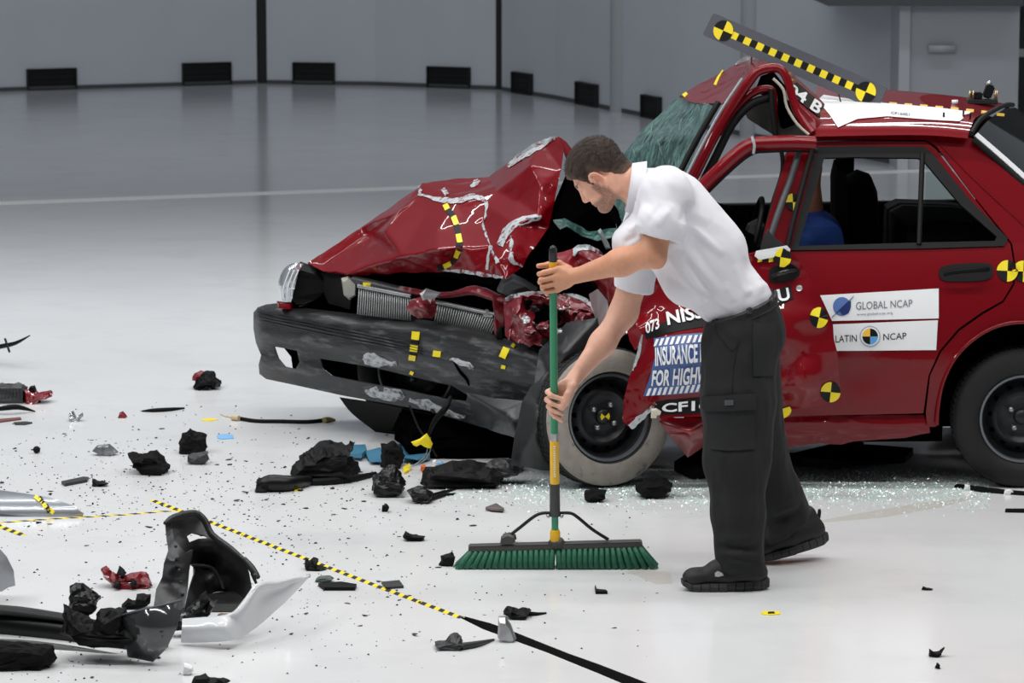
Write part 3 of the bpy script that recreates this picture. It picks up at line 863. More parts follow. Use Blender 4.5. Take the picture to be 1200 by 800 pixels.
# ---- front door window frame (bent up, one thick red tube) and B pillar
fr = smooth_path([W(770, 268, 13.5) , W(800, 243, 13.5), W(830, 212, 13.5), W(862, 182, 13.5), W(880, 170, 13.5), W(895, 168, 13.5), W(925, 167, 13.52), W(955, 168, 13.53)], 4)
fr = [tuple(p) for p in fr]
tube('door_frame', fr, 0.030, RED, car, 12)
tube('frame_kink', [W(881, 160, 13.475), W(884, 170, 13.465), (W(883, 180, 13.475))], 0.006, PRIMER, car, 6, smooth_n=3)
tube('frame_seal', [tuple(Vector(p) + Vector((0.012, 0.02, -0.03))) for p in fr], 0.011, RUB, car, 8)
bpl = sheet('center_pillar', [(925, 172), (952, 168), (946, 190), (918, 290), (890, 300), (897, 265), (912, 215)], lambda x, y: ys(x, y, 0.01), RED, car, step=10, thick=0.03, bvh=True)
tube('pillar_seal', [W(938, 172, 13.57), W(928, 205, 13.53), W(912, 250, 13.47), W(897, 296, 13.43)], 0.014, mat('grey_seal', (70, 72, 76), 0.5), car, 8, smooth_n=4)
tube('pillar_seal', [W(915, 172, 13.6), W(917, 200, 13.6), W(905, 240, 13.55), W(893, 290, 13.5)], 0.009, RUB, car, 8, smooth_n=4)
tube('pillar_seal', [W(953, 172, 13.52), W(944, 205, 13.50), W(931, 255, 13.46), W(922, 294, 13.43)], 0.011, RUB, car, 8, smooth_n=4)
target_marker((929, 237), 10, bpl, car, -0.05, 0.85, off=0.006, span=(0, 4))
sheet('mirror_base', [(893, 285), (900, 268), (905, 276), (920, 288), (918, 292), (890, 298)], 13.4, mat('mirror_black', (58, 58, 60), 0.35), car, step=0, thick=0.02)

# ---- front pillar and buckled roof edge
ap = [(795, 240, 13.62), (815, 203, 13.62), (835, 163, 13.63), (858, 124, 13.65), (878, 95, 13.66), (890, 83, 13.66), (912, 80, 13.66), (922, 92, 13.65), (928, 112, 13.64), (936, 134, 13.62), (952, 156, 13.58)]
tube('front_pillar', pxpath(ap), [0.022, 0.022, 0.022, 0.022, 0.022, 0.02, 0.02, 0.018, 0.018, 0.018, 0.018], RED, car, 10, smooth_n=3)
tube('pillar_trim', pxpath([(800, 215, 13.58), (822, 172, 13.59), (846, 128, 13.6), (870, 92, 13.62)]), 0.007, mat('trim_aluminium', (150, 152, 156), 0.35, metal=0.5), car, 8, smooth_n=3)
tube('pillar_seal', pxpath([(792, 212, 13.63), (812, 172, 13.64), (836, 130, 13.65), (842, 120, 13.66)]), 0.013, RUB, car, 8, smooth_n=3)
tube('pillar_seal', pxpath([(812, 235, 13.66), (838, 185, 13.66), (858, 146, 13.67), (880, 122, 13.68), (903, 114, 13.69)]), 0.017, RUB, car, 8, smooth_n=3)
tube('door_frame_top', pxpath([(846, 160, 13.7), (862, 130, 13.7), (880, 110, 13.7), (900, 104, 13.7), (907, 112, 13.7), (908, 150, 13.7)]), [0.01, 0.018, 0.018, 0.016, 0.014, 0.012], RED, car, 8, smooth_n=3)
tube('frame_seal', pxpath([(904, 104, 13.66), (905, 125, 13.66), (908, 150, 13.66), (909, 166, 13.66)]), 0.012, RUB, car, 8, smooth_n=3)
tube('headliner_edge', pxpath([(906, 92, 13.62), (918, 105, 13.61), (922, 125, 13.61), (934, 145, 13.58), (948, 158, 13.55)]), 0.006, mat('headliner_tan', (168, 160, 146), 0.8), car, 8, smooth_n=3)
HEADL = mat('headliner_grey', (120, 122, 118), 0.9, var=0.15, vscale=8)
crumple('headliner', [(868, 122, 13.9), (890, 112, 13.9), (905, 120, 13.85), (906, 158, 13.9), (890, 148, 14.0), (876, 138, 13.95)], list(range(6)), [(1, 4)], HEADL, car)
crumple('headliner', [(908, 110, 14.1), (924, 118, 13.95), (934, 148, 13.9), (946, 160, 13.9), (912, 164, 13.95), (908, 140, 14.0)], list(range(6)), [(1, 4)], HEADL, car)
solid('roof_cavity', [(886, 108), (893, 90), (908, 86), (917, 96), (922, 118), (934, 142), (915, 150), (910, 112), (900, 104)], 13.95, 0.3, DARK, car, shrink=0.9)
# header panel over the windscreen
hdr = crumple('roof_header', [(796, 113, 14.6), (815, 101, 14.65), (850, 82, 14.7), (872, 71, 14.6), (890, 70, 14.3), (905, 74, 14.0), (888, 84, 13.72), (868, 104, 13.68), (846, 122, 13.68), (825, 122, 13.95), (806, 118, 14.3), (850, 100, 14.2), (868, 84, 14.3)],
              list(range(11)), [(11, 12), (11, 8), (12, 6), (11, 1), (12, 3)], RED, car)
streak('header_scrape', [(862, 76), (872, 70), (884, 68)], [2, 6, 3], hdr, PRIMER, car)
streak('marker_tape', [(801, 113), (805, 109)], 4, hdr, YEL, car, sm=2)
streak('marker_tape', [(838, 100), (842, 91), (847, 82)], [3, 2.5, 1.5], hdr, YEL, car, sm=2)
# buckled roof flank that carries a band of letters
flank = crumple('roof_flank', [(906, 74, 14.0), (926, 84, 14.05), (938, 95, 14.05), (958, 113, 14.0), (974, 130, 13.95), (990, 157, 13.75), (958, 158, 13.6), (940, 140, 13.62), (928, 112, 13.64), (921, 90, 13.66), (956, 140, 13.62), (968, 146, 13.68)],
                list(range(10)), [(10, 8), (10, 3), (10, 11), (11, 4), (11, 6), (1, 9)], REDW, car)
bd = decal('letter_band', [(926, 100), (933, 97), (951, 112), (967, 126), (960, 138), (945, 127), (929, 113)], flank, BLKV, car, step=6, off=0.004)
lettering('lettering', '04 B', [(925, 97), (965, 124), (957, 136), (922, 109)], flank, WHITE, bd, off=0.007)

# ---- main roof
def roof_row(pts, Y): return [W(x, y, Y) for x, y in pts]
def mixrow(a, b, t, lift): return [p.lerp(q, t) + Vector((0, 0, lift)) for p, q in zip(a, b)]
r0 = roof_row([(952, 160), (1000, 159), (1060, 158), (1100, 159), (1134, 162)], 13.575)
rf = roof_row([(958, 101), (1000, 104), (1060, 108), (1130, 115), (1186, 124)], 14.74)
roof = loft('roof', [r0, mixrow(r0, rf, 0.025, 0.022), mixrow(r0, rf, 0.07, 0.039), mixrow(r0, rf, 0.12, 0.057), mixrow(r0, rf, 0.2, 0.064), mixrow(r0, rf, 0.5, 0.045), mixrow(r0, rf, 0.8, 0.03), mixrow(r0, rf, 0.96, 0.012), rf], RED, car, 5, 4, 0.004, bvh=True)
sg = decal('roof_sign', [(965, 112), (990, 116), (1040, 122), (1100, 127), (1138, 132), (1124, 143), (1090, 141), (1040, 137), (1005, 140), (982, 150), (972, 135), (958, 118)], roof, WHITEM, car, step=10, off=0.004)
lettering('sign_print', 'CF16021', [(1044, 132), (1066, 134), (1066, 137), (1044, 135)], roof, GREYT, sg, off=0.006)
for i in range(11):
    t = i / 11.0
    x = 988 + (1186 - 988) * t; y = 119.5 + 16.5 * t ** 1.5
    streak('roof_tape', [(x, y), (x + 9, y + 0.8)], 3.4, roof, mat('tape_ochre', (226, 186, 80), 0.5), car, sm=2)
for x, y in ((1106, 138), (1129, 136), (1137, 139)):
    p = cast(BV[roof], x, y, 0.0)
    tube('roof_pin', [p, p + Vector((0, 0, 0.022))], 0.004, BLKV, car, 6)
p = cast(BV[roof], 1119, 122, 0.0)
mk('roof_cap', *tube_geo([p, p + Vector((0, 0, 0.018))], 0.014, 12), WHITE, car)
# camera mount on the roof
pm = cast(BV[roof], 1150, 122, 0.0)
cm = mk('camera_mount', *box_geo(pm + Vector((0, 0, 0.012)), 0.13, 0.10, 0.018, bev=0.003), mat('mount_grey', (58, 58, 60), 0.4, metal=0.5), car, True, 40)
mk('camera_body', *box_geo(pm + Vector((0.03, 0, 0.055)), 0.035, 0.05, 0.06, Matrix.Rotation(0.35, 3, 'Y'), 0.006), BLKV, cm, True, 40)
mk('camera_body', *box_geo(pm + Vector((-0.02, 0.01, 0.036)), 0.045, 0.05, 0.03, None, 0.004), BLKV, cm, True, 40)
mk('camera_lens', *tube_geo([pm + Vector((0.02, 0, 0.08)), pm + Vector((0.04, 0, 0.095))], 0.012, 10), STEEL, cm)
for dx in (-0.055, -0.04, 0.055, 0.062):
    mk('mount_screw', *tube_geo([pm + Vector((dx, -0.03, 0.018)), pm + Vector((dx, -0.03, 0.06))], 0.004, 6), mat('brass', (176, 150, 110), 0.35, metal=0.8), cm)
# rear window, seals, painted glare strip and boot lid
rn = [W(1140, 163, 13.60), W(1168, 187, 13.60), W(1204, 219, 13.57), W(1240, 250, 13.54)]
rfw = [W(1190, 126, 14.72), W(1215, 145, 14.72), W(1255, 178, 14.75), W(1285, 204, 14.78)]
loft('rear_window', [rn, mixrow(rn, rfw, 0.3, 0.03), mixrow(rn, rfw, 0.7, 0.03), rfw], GLASSD, car, 4, 4, 0.004)
tube('rear_window_seal', [tuple(p + Vector((0, -0.012, 0.0))) for p in rn], 0.012, RUB, car, 8, smooth_n=3)
re_ = [(1.0 - t, mixrow(r0, rf, t, l)[-1] + Vector((0.008, 0, 0.0))) for t, l in ((0.03, 0.015), (0.2, 0.045), (0.5, 0.045), (0.8, 0.03), (0.97, 0.008))]
tube('rear_window_seal', [tuple(p) for _, p in re_], 0.011, RUB, car, 8, smooth_n=3)
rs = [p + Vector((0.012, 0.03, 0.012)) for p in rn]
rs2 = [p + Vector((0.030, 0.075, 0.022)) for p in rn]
loft('window_glare_strip', [rs, rs2], WHITE, car, 4, 2, 0.003)  # white strip paints in the reflection along the rear glass edge
b0 = [W(1240, 251, 13.53), W(1300, 258, 13.50), W(1380, 262, 13.50), W(1440, 270, 13.52)]
bf = [W(1285, 205, 14.78), W(1340, 211, 14.83), W(1410, 216, 14.83), W(1462, 224, 14.80)]
loft('boot_lid', [b0, mixrow(b0, bf, 0.1, 0.02), mixrow(b0, bf, 0.5, 0.03), mixrow(b0, bf, 0.9, 0.02), bf], RED, car, 4, 3, 0.004)
e0 = [W(1440, 270, 13.52), W(1452, 330, 13.40), W(1452, 400, 13.38), W(1432, 462, 13.42)]
ef = [W(1462, 224, 14.80), W(1468, 280, 14.9), W(1466, 345, 14.9), W(1448, 402, 14.85)]
loft('rear_panel', [e0, mixrow(e0, ef, 0.5, 0.0), ef], RED, car, 4, 3, 0.004)
# ---- far side of the body
far_out = [(600, 330), (640, 250), (700, 243), (820, 241), (900, 240), (1000, 238), (1130, 236), (1215, 222), (1285, 205), (1410, 218), (1462, 226), (1448, 402), (1300, 420), (1060, 470), (640, 470)]
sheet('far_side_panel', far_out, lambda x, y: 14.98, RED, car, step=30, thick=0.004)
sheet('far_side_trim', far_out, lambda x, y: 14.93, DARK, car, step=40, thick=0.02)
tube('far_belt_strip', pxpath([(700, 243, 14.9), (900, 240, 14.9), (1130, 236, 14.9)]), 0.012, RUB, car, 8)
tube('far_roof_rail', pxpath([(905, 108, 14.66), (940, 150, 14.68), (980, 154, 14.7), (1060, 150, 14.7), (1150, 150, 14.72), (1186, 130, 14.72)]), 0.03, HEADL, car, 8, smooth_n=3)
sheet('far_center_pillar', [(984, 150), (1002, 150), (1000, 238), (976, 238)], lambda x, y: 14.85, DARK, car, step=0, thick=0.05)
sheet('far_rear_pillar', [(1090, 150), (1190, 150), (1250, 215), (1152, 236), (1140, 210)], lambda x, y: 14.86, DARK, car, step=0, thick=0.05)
tube('far_front_pillar', pxpath([(735, 243, 14.85), (770, 190, 14.8), (812, 132, 14.75), (838, 100, 14.72)]), 0.022, RUB, car, 8)
# headliner under the roof
loft('roof_lining', [[p + Vector((0, 0.05, -0.075)) for p in r0], [p + Vector((0, -0.05, -0.06)) for p in rf]], HEADL, car, 3, 2, 0.01)
# ---- cabin
SEAT = mat('seat_black', (12, 12, 13), 0.9, spec=0.1, var=0.2, vscale=20)
solid('seat', [(974, 300), (976, 245), (979, 225), (990, 208), (1006, 200), (1020, 205), (1027, 222), (1029, 245), (1032, 300)], 14.15, 0.34, SEAT, car, True, jit=0.03)
solid('seat', [(972, 300), (974, 245), (974, 205), (978, 188), (988, 187), (992, 210), (994, 245), (996, 300)], 13.98, 0.2, SEAT, car, True, jit=0.03)
solid('rear_seat', [(1040, 300), (1045, 250), (1060, 243), (1120, 245), (1160, 250), (1185, 275), (1190, 330)], 14.3, 0.9, SEAT, car, True, jit=0.03, shrink=0.92)
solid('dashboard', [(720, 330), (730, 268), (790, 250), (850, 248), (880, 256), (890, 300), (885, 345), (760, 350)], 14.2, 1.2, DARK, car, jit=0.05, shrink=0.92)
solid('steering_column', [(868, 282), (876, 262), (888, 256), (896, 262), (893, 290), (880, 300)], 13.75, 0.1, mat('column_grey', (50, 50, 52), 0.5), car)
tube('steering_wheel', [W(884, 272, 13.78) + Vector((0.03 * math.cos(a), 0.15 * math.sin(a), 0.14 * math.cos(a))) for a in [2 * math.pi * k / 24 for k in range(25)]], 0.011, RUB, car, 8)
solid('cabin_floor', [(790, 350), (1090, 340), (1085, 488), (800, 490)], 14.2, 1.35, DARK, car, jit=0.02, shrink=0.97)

# ---- windscreen
ws = crumple('windscreen', [(728, 184, 14.72), (755, 150, 14.7), (796, 113, 14.62), (825, 121, 13.97), (841, 122, 13.7), (823, 158, 13.68), (803, 200, 13.66), (795, 225, 13.66), (760, 262, 13.9), (700, 262, 14.5), (705, 215, 14.7), (775, 165, 14.25), (790, 195, 13.95), (765, 205, 14.25), (745, 225, 14.4)],
             list(range(11)), [(11, 12), (11, 13), (13, 14), (12, 6), (11, 2)], SHAT, car, levels=4, smooth_it=3, amp=0.012, scale=12)
sheet('windscreen_band', [(797, 112), (825, 121), (842, 121), (838, 131), (822, 131), (795, 121)], lambda x, y: 14.6 - (x - 796) / 46 * 0.97, BLKV, car, step=8, thick=0.003)
# cracks
rc = random.Random(3)
CRK = mat('crack_pale', (112, 150, 143), 0.3)
CRD = mat('crack_dark', (24, 40, 40), 0.4)
for i in range(70):
    x = rc.uniform(738, 830); y = rc.uniform(122, 225)
    if y < 187 - (x - 728) * 1.05 + 6 or y > 240 - (x - 790) * 2.2: continue
    a = rc.uniform(-1.9, -0.7); L = rc.uniform(8, 26)
    pts = [(x, y), (x + 0.5 * L * math.cos(a) + rc.uniform(-2, 2), y + 0.5 * L * math.sin(a)), (x + L * math.cos(a), y + L * math.sin(a))]
    if any(cast(BV[ws], *q) is None for q in pts): continue
    streak('crack', pts, [0.3, rc.uniform(0.4, 0.9), 0.2], ws, CRK if i % 3 else CRD, ws, sm=2, off=0.002, thick=0.0008)
# loose cowl glass
crumple('cowl_glass', [(648, 258, 14.0), (662, 256, 14.05), (690, 268, 14.1), (722, 262, 14.1), (726, 276, 14.0), (700, 282, 13.95), (680, 276, 13.98), (664, 264, 13.9), (656, 268, 13.9)], list(range(9)), [(1, 7), (2, 6), (3, 5)], SHAT, car)

# ---- engine bay
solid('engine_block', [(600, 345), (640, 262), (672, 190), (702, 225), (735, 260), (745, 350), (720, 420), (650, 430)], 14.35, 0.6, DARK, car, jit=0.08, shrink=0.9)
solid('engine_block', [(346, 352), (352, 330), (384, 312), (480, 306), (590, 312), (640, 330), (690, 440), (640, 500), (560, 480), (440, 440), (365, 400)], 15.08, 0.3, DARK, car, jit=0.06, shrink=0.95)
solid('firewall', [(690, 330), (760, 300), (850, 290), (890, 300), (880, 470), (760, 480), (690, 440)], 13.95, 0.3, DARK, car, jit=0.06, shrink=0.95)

# ---- bonnet
hp = [(360, 309, 14.95), (425, 265, 14.97), (488, 221, 14.98), (495, 214, 14.98), (540, 209, 15.02), (572, 207, 14.95), (590, 196, 14.75), (608, 180, 14.72), (635, 167, 14.64), (655, 160, 14.52),
      (660, 176, 14.40), (657, 200, 14.27), (650, 235, 14.16), (643, 267, 14.08), (618, 300, 13.92), (612, 315, 13.88), (592, 327, 13.84), (560, 322, 14.05), (520, 318, 14.22), (470, 320, 14.42), (408, 323, 14.66), (380, 317, 14.82),
      (409, 320, 14.58), (470, 301, 14.25), (514, 291, 14.08), (493, 229, 14.80), (535, 235, 14.52), (570, 239, 14.42), (566, 265, 14.28), (574, 287, 14.05), (582, 306, 13.90), (588, 284, 13.98), (602, 262, 14.02), (632, 254, 14.02),
      (583, 224, 14.48), (622, 193, 14.30), (512, 270, 14.30), (500, 250, 14.56), (546, 290, 14.10), (560, 230, 14.50), (604, 235, 14.30), (634, 215, 14.18), (600, 300, 13.86), (545, 262, 14.36), (450, 270, 14.58), (380, 309, 14.905), (433, 273, 14.93)]
hood = crumple('bonnet', hp, list(range(22)),
               [(20, 22), (22, 23), (23, 24), (24, 38), (38, 29), (29, 30), (25, 26), (26, 39), (39, 27), (27, 28), (28, 29), (30, 31), (31, 32), (32, 33), (33, 13), (34, 35), (35, 8), (34, 5), (27, 34), (2, 25), (25, 37), (37, 36), (36, 24), (2, 44), (44, 23), (40, 41), (40, 32), (41, 11), (31, 42), (42, 14), (30, 16), (26, 43), (43, 38), (0, 45), (45, 46), (46, 25)],
               RED, car, levels=4, smooth_it=4, amp=0.011, scale=9, thick=0.003, sharp=60)
back_flap = crumple('bonnet_flap', [(655, 160, 14.6), (664, 166, 14.62), (677, 184, 14.6), (672, 195, 14.5), (668, 200, 14.48), (662, 180, 14.45)], list(range(6)), [(0, 3)], RED, car)
for path, w in (([(493, 229), (515, 234), (535, 236), (556, 231), (570, 237), (569, 252), (566, 263)], [2, 5, 7, 6, 4, 2.5, 1]),
                ([(596, 196), (606, 186), (622, 176), (640, 166), (650, 162)], [2, 8, 10, 8, 3]),
                ([(586, 288), (594, 272), (606, 261), (622, 256), (634, 254)], [9, 9, 8, 7, 3]),
                ([(600, 276), (599, 292), (600, 306), (612, 312)], [2, 3, 4, 2]),
                ([(520, 316), (545, 318), (570, 322), (590, 325)], [2, 5, 4, 3]),
                ([(576, 288), (573, 300), (572, 316)], [4, 2.5, 3]),
                ([(552, 220), (558, 215), (563, 212)], [2, 7, 2]),
                ([(566, 263), (570, 275), (576, 290), (584, 308)], [1.5, 3, 2, 4]),
                ([(491, 217), (493, 224), (492, 230)], [3, 4, 3])):
    streak('paint_scrape', path, w, hood, PRIMER, car, jag=0.9, off=0.004)
tp = [(522, 240), (525, 246), (531, 254), (535, 264), (537, 275), (539, 285), (537, 293), (534, 302), (529, 308), (520, 312), (513, 314)]
for i in range(len(tp) - 1):
    streak('marker_tape', [tp[i], tp[i + 1]], 6.5 if i != 5 else 8, hood, YEL if i % 2 == 0 else BLKV, car, sm=2, off=0.005)
streak('marker_tape', [(519, 222), (524, 229)], 5, hood, PRIMER, car, sm=2, off=0.005)

# ---- bumper
btop = [(297, 366), (302, 360), (312, 356.5), (325, 355), (360, 361), (420, 368), (500, 375), (560, 386), (600, 399), (640, 412), (650, 418)]
bbot = [(297, 415), (302, 436), (310, 444), (350, 452), (400, 463), (450, 472), (500, 481), (560, 499), (605, 512), (650, 505)]
bcl = [(296, 15.35), (299, 15.12), (305, 15.0), (320, 14.9), (345, 14.78), (480, 14.26), (600, 13.74), (650, 13.48)]
bprof = [(0.0, 0.16), (0.06, 0.05), (0.14, 0.008), (0.25, 0.0), (0.42, 0.0), (0.5, 0.02), (0.62, 0.035), (0.72, 0.025), (0.8, 0.03), (1.0, 0.075)]
def by(x, y):
    t, b = interp(btop, x), interp(bbot, x)
    v = min(1, max(0, (y - t) / (b - t)))
    rib = 0.004 * max(0, math.sin((y - t - (x - 300) * 0.055) * 1.05)) if 8 < (y - t - (x - 300) * 0.055) < 20 and x < 500 else 0.0
    return interp(bcl, x) + interp(bprof, v) - rib
bump_out = btop + [(648, 440), (640, 462), (622, 470), (615, 492), (605, 511)] + [(560, 499), (500, 481), (450, 472), (400, 463), (350, 452), (312, 444), (304, 438), (303, 427), (306, 416), (300, 402), (297, 385)]
fog = [(321, 406), (334, 408), (348, 411), (351, 424), (346, 433), (334, 430), (326, 420)]
slot_h = [(375, 420), (400, 424), (440, 431), (490, 443), (530, 452), (548, 463), (546, 470), (520, 467), (470, 456), (420, 447), (390, 441), (378, 432)]
bumper = sheet('front_bumper', bump_out, by, BUMP, car, holes=[fog, slot_h], step=5, thick=0.006, noise_amp=0.012, noise_scale=3.0, bvh=True, sharp=60)
solid('bumper_core', [(372, 416), (550, 448), (552, 475), (470, 462), (372, 444)], 15.0, 0.2, DARK, car, jit=0.02)
sheet('fog_backing', [(330, 404), (352, 408), (354, 432), (343, 432), (341, 418)], lambda x, y: by(x, y) + 0.09, DARK, car, step=0, thick=0.01)
for k in range(4):
    streak('bumper_rib', [(303 + k, 366 + 3.2 * k), (340, 373 + 3.4 * k), (400, 385 + 3.6 * k), (450, 395 + 3.6 * k), (495, 405 + 3.4 * k)], [1.2, 1.6, 1.6, 1.4, 0.5], bumper, BUMP, car, off=0.006, thick=0.006)
for pts, w in (([(488, 389), (487, 398)], 9), ([(486, 404), (485, 412)], 9), ([(484, 416), (483, 422)], 8), ([(513, 411), (512, 418)], 9), ([(594, 408), (589, 419)], 8), ([(591, 428), (590, 432)], 5), ([(481, 436), (485, 438)], 4), ([(600, 404), (603, 407)], 4)):
    streak('marker_tape', pts, w, bumper, YEL, car, sm=2, off=0.004)
for pts, w in (([(487, 398), (486, 404)], 9), ([(485, 412), (484, 416)], 8)):
    streak('marker_tape', pts, w, bumper, BLKV, car, sm=2, off=0.004)
SMEAR = mat('white_smear', (188, 190, 194), 0.6, second=(52, 53, 56), thresh=(0.46, 0.62), sscale=22, stretch=(1, 1, 2))
for path, w in (([(428, 458), (445, 460), (468, 463), (474, 466)], [3, 14, 12, 4]), ([(480, 468), (500, 474), (520, 482), (545, 489)], [4, 12, 9, 3]),
                ([(426, 418), (436, 421), (450, 425), (466, 427)], [8, 16, 8, 6]), ([(528, 420), (545, 426), (556, 433)], [3, 7, 2])):
    streak('impact_smear', path, w, bumper, SMEAR, car, jag=1.5, off=0.003)
streak('bumper_split', [(532, 424), (540, 436), (547, 444), (550, 452)], [1, 3, 3, 1], bumper, DARK, car, off=0.003)
# torn lower right of the bumper and the inner wing liner hanging beside the wheel
LINER = mat('liner_grey_black', (36, 37, 39), 0.4, second=(104, 106, 108), thresh=(0.58, 0.75), sscale=8, bump=0.3, bscale=20)
crumple('bumper_torn', [(546, 460, 13.9), (580, 466, 13.7), (618, 470, 13.55), (625, 492, 13.5), (606, 514, 13.6), (575, 504, 13.72), (556, 490, 13.9), (585, 482, 13.58), (600, 494, 13.52)], list(range(7)), [(7, 8), (7, 0), (8, 3), (7, 5)], LINER, car)
liner = crumple('wing_liner', [(622, 452, 13.5), (640, 438, 13.46), (662, 425, 13.5), (664, 470, 13.46), (656, 520, 13.48), (648, 552, 13.46), (622, 548, 13.42), (598, 545, 13.45), (603, 510, 13.45), (612, 470, 13.48), (632, 480, 13.36), (625, 515, 13.36), (645, 505, 13.42)], list(range(10)), [(10, 11), (10, 1), (11, 6), (10, 12), (12, 4), (11, 8)], LINER, car, amp=0.01)
crumple('wing_liner', [(632, 410, 13.55), (664, 378, 13.55), (700, 372, 13.5), (706, 400, 13.5), (676, 430, 13.46), (650, 455, 13.46), (625, 455, 13.5), (660, 415, 13.4)], list(range(7)), [(7, 0), (7, 2), (7, 4)], LINER, car)
# strap with yellow tape hanging under the bumper
tube('hanging_strap', pxpath([(528, 465, 13.75), (522, 478, 13.7), (510, 492, 13.72), (502, 510, 13.75)]), [0.008, 0.014, 0.012, 0.006], BLK, car, 8, smooth_n=3)
tube('hanging_wire', pxpath([(480, 475, 13.85), (490, 500, 13.8), (500, 515, 13.75), (512, 535, 13.72)]), 0.004, BLK, car, 6, smooth_n=3)
for p in ([(502, 512), (500, 530), (490, 542), (478, 548)], [(504, 512), (504, 528), (496, 540), (484, 546)]):
    tube('hanging_wire', pxpath([(x, y, 13.74) for x, y in p]), 0.0025, STEEL, car, 6, smooth_n=3)
solid('tape_flag', [(482, 518), (492, 514), (500, 508), (504, 513), (507, 520), (505, 525), (498, 523), (492, 519), (485, 522)], 13.73, 0.01, YEL, car)
solid('subframe', [(470, 486), (560, 496), (640, 500), (650, 536), (620, 526), (600, 541), (572, 530), (545, 538), (520, 522), (490, 528), (462, 508)], 14.35, 0.5, DARK, car, jit=0.15, seed=33, rough=0.15)
# ---- head lamp
lamp = solid('headlamp_housing', [(334, 350), (341, 318), (352, 308), (372, 314), (388, 324), (386, 340), (372, 352), (358, 358), (345, 360)], 14.95, 0.16, BLK, car, jit=0.08)
lens = loft('headlamp_lens', [[W(329, 349, 14.93), W(326, 333, 14.93), W(332, 316, 14.93), W(341, 309, 14.93)], [W(331, 352, 14.84), W(331, 334, 14.82), W(338, 315, 14.82), (W(347, 308, 14.84))], [W(341, 354, 14.84), W(346, 334, 14.82), W(350, 318, 14.83), W(356, 309, 14.86)]], CHROME, lamp, 5, 4, 0.004)
for a in range(3):
    tube('lens_rib', pxpath([(332 + 5 * a, 350, 14.825), (333 + 5 * a, 334, 14.81), (340 + 5 * a, 316, 14.81)]), 0.003, WHITE, lens, 6, smooth_n=3)
tube('lens_rib', pxpath([(328, 336, 14.85), (345, 338, 14.81)]), 0.003, WHITE, lens, 6)
solid('headlamp_bracket', [(324, 353), (342, 355), (343, 362), (326, 360)], 14.87, 0.08, RED, car)
crumple('inner_wing', [(358, 310, 14.98), (372, 306, 14.95), (388, 318, 14.85), (402, 324, 14.75), (412, 340, 14.7), (410, 362, 14.75), (385, 356, 14.85), (375, 335, 14.9)], list(range(8)), [(2, 7), (3, 6)], mat('dark_inner', (12, 11, 12), 0.7, spec=0.3, bump=0.4, bscale=30), car)
solid('washer_bottle', [(400, 326), (408, 323), (419, 330), (418, 345), (410, 352), (403, 345)], 14.62, 0.1, mat('bottle_white', (150, 150, 142), 0.5), car, True)
# ---- radiator, cut into two visible fields by the latch
FIN = mat('radiator_fin', (168, 170, 170), 0.45, metal=0.5)
FINB = mat('radiator_core', (44, 44, 45), 0.7)
def radiator(quad, Ya, Yb, n):
    TL, TR, BR, BL = quad
    core = mk('radiator_core', [W(*TL, Ya + .012), W(*TR, Yb + .012), W(*BR, Yb + .012), W(*BL, Ya + .012)], [(0, 1, 2, 3)], FINB, car, False, thick=0.025, flipcam=True)
    parts = []
    for i in range(n):
        t = (i + 0.5) / n
        a = W(TL[0] * (1 - t) + TR[0] * t, TL[1] * (1 - t) + TR[1] * t, Ya * (1 - t) + Yb * t)
        b = W(BL[0] * (1 - t) + BR[0] * t, BL[1] * (1 - t) + BR[1] * t, Ya * (1 - t) + Yb * t)
        parts.append(tube_geo([a, b], 0.0038, 5))
    tag(mk('radiator_fins', *join(parts), FIN, core), kind='stuff')
    tube('radiator_rail', [W(*TL, Ya - 0.005) + Vector((0, 0, 0.008)), W(*TR, Yb - 0.005) + Vector((0, 0, 0.008))], 0.010, STEEL, core, 8)
radiator([(420, 337), (482, 349), (482, 376), (418, 368)], 14.55, 14.35, 24)
radiator([(512, 356), (586, 372), (576, 393), (508, 380)], 14.28, 14.02, 26)
solid('radiator_tap', [(569, 362), (573, 363), (573, 368), (579, 369), (579, 373), (565, 371), (566, 367), (569, 367)], 14.0, 0.02, STEEL, car)
solid('radiator_label', [(425, 331), (437, 331), (437, 338), (426, 337)], 14.52, 0.02, YEL, car, jit=0.02)
tube('top_hose', pxpath([(415, 328, 14.6), (440, 334, 14.52), (470, 341, 14.45), (490, 345, 14.4)]), 0.022, mat('foil_dark', (70, 72, 74), 0.4, metal=0.3), car, 8, smooth_n=3)
# red cross beam and latch
tube('cross_beam', pxpath([(470, 338, 14.4), (505, 345, 14.28), (530, 345, 14.2), (556, 340, 14.1), (580, 348, 14.0), (600, 352, 13.92), (635, 345, 13.85)]), [0.02, 0.024, 0.022, 0.036, 0.03, 0.028, 0.02], REDD, car, 8, 0.6, 3)
crumple('latch_plate', [(475, 362, 14.25), (482, 350, 14.22), (496, 345, 14.22), (510, 350, 14.2), (512, 366, 14.18), (506, 374, 14.2), (490, 373, 14.22), (494, 360, 14.14)], list(range(7)), [(7, 1), (7, 3), (7, 5)], REDD, car, amp=0.015, scale=14)
solid('latch', [(492, 344), (499, 338), (508, 341), (517, 343), (514, 348), (506, 350), (505, 356), (500, 350), (495, 352)], 14.13, 0.05, STEEL, car)
sheet('beam_upright', [(578, 345), (592, 347), (590, 382), (583, 395), (580, 372)], lambda x, y: 13.95, REDD, car, step=6, thick=0.02, noise_amp=0.02)
solid('radiator_hose', [(581, 388), (588, 380), (590, 398), (587, 406), (582, 402)], 13.93, 0.05, BLK, car)
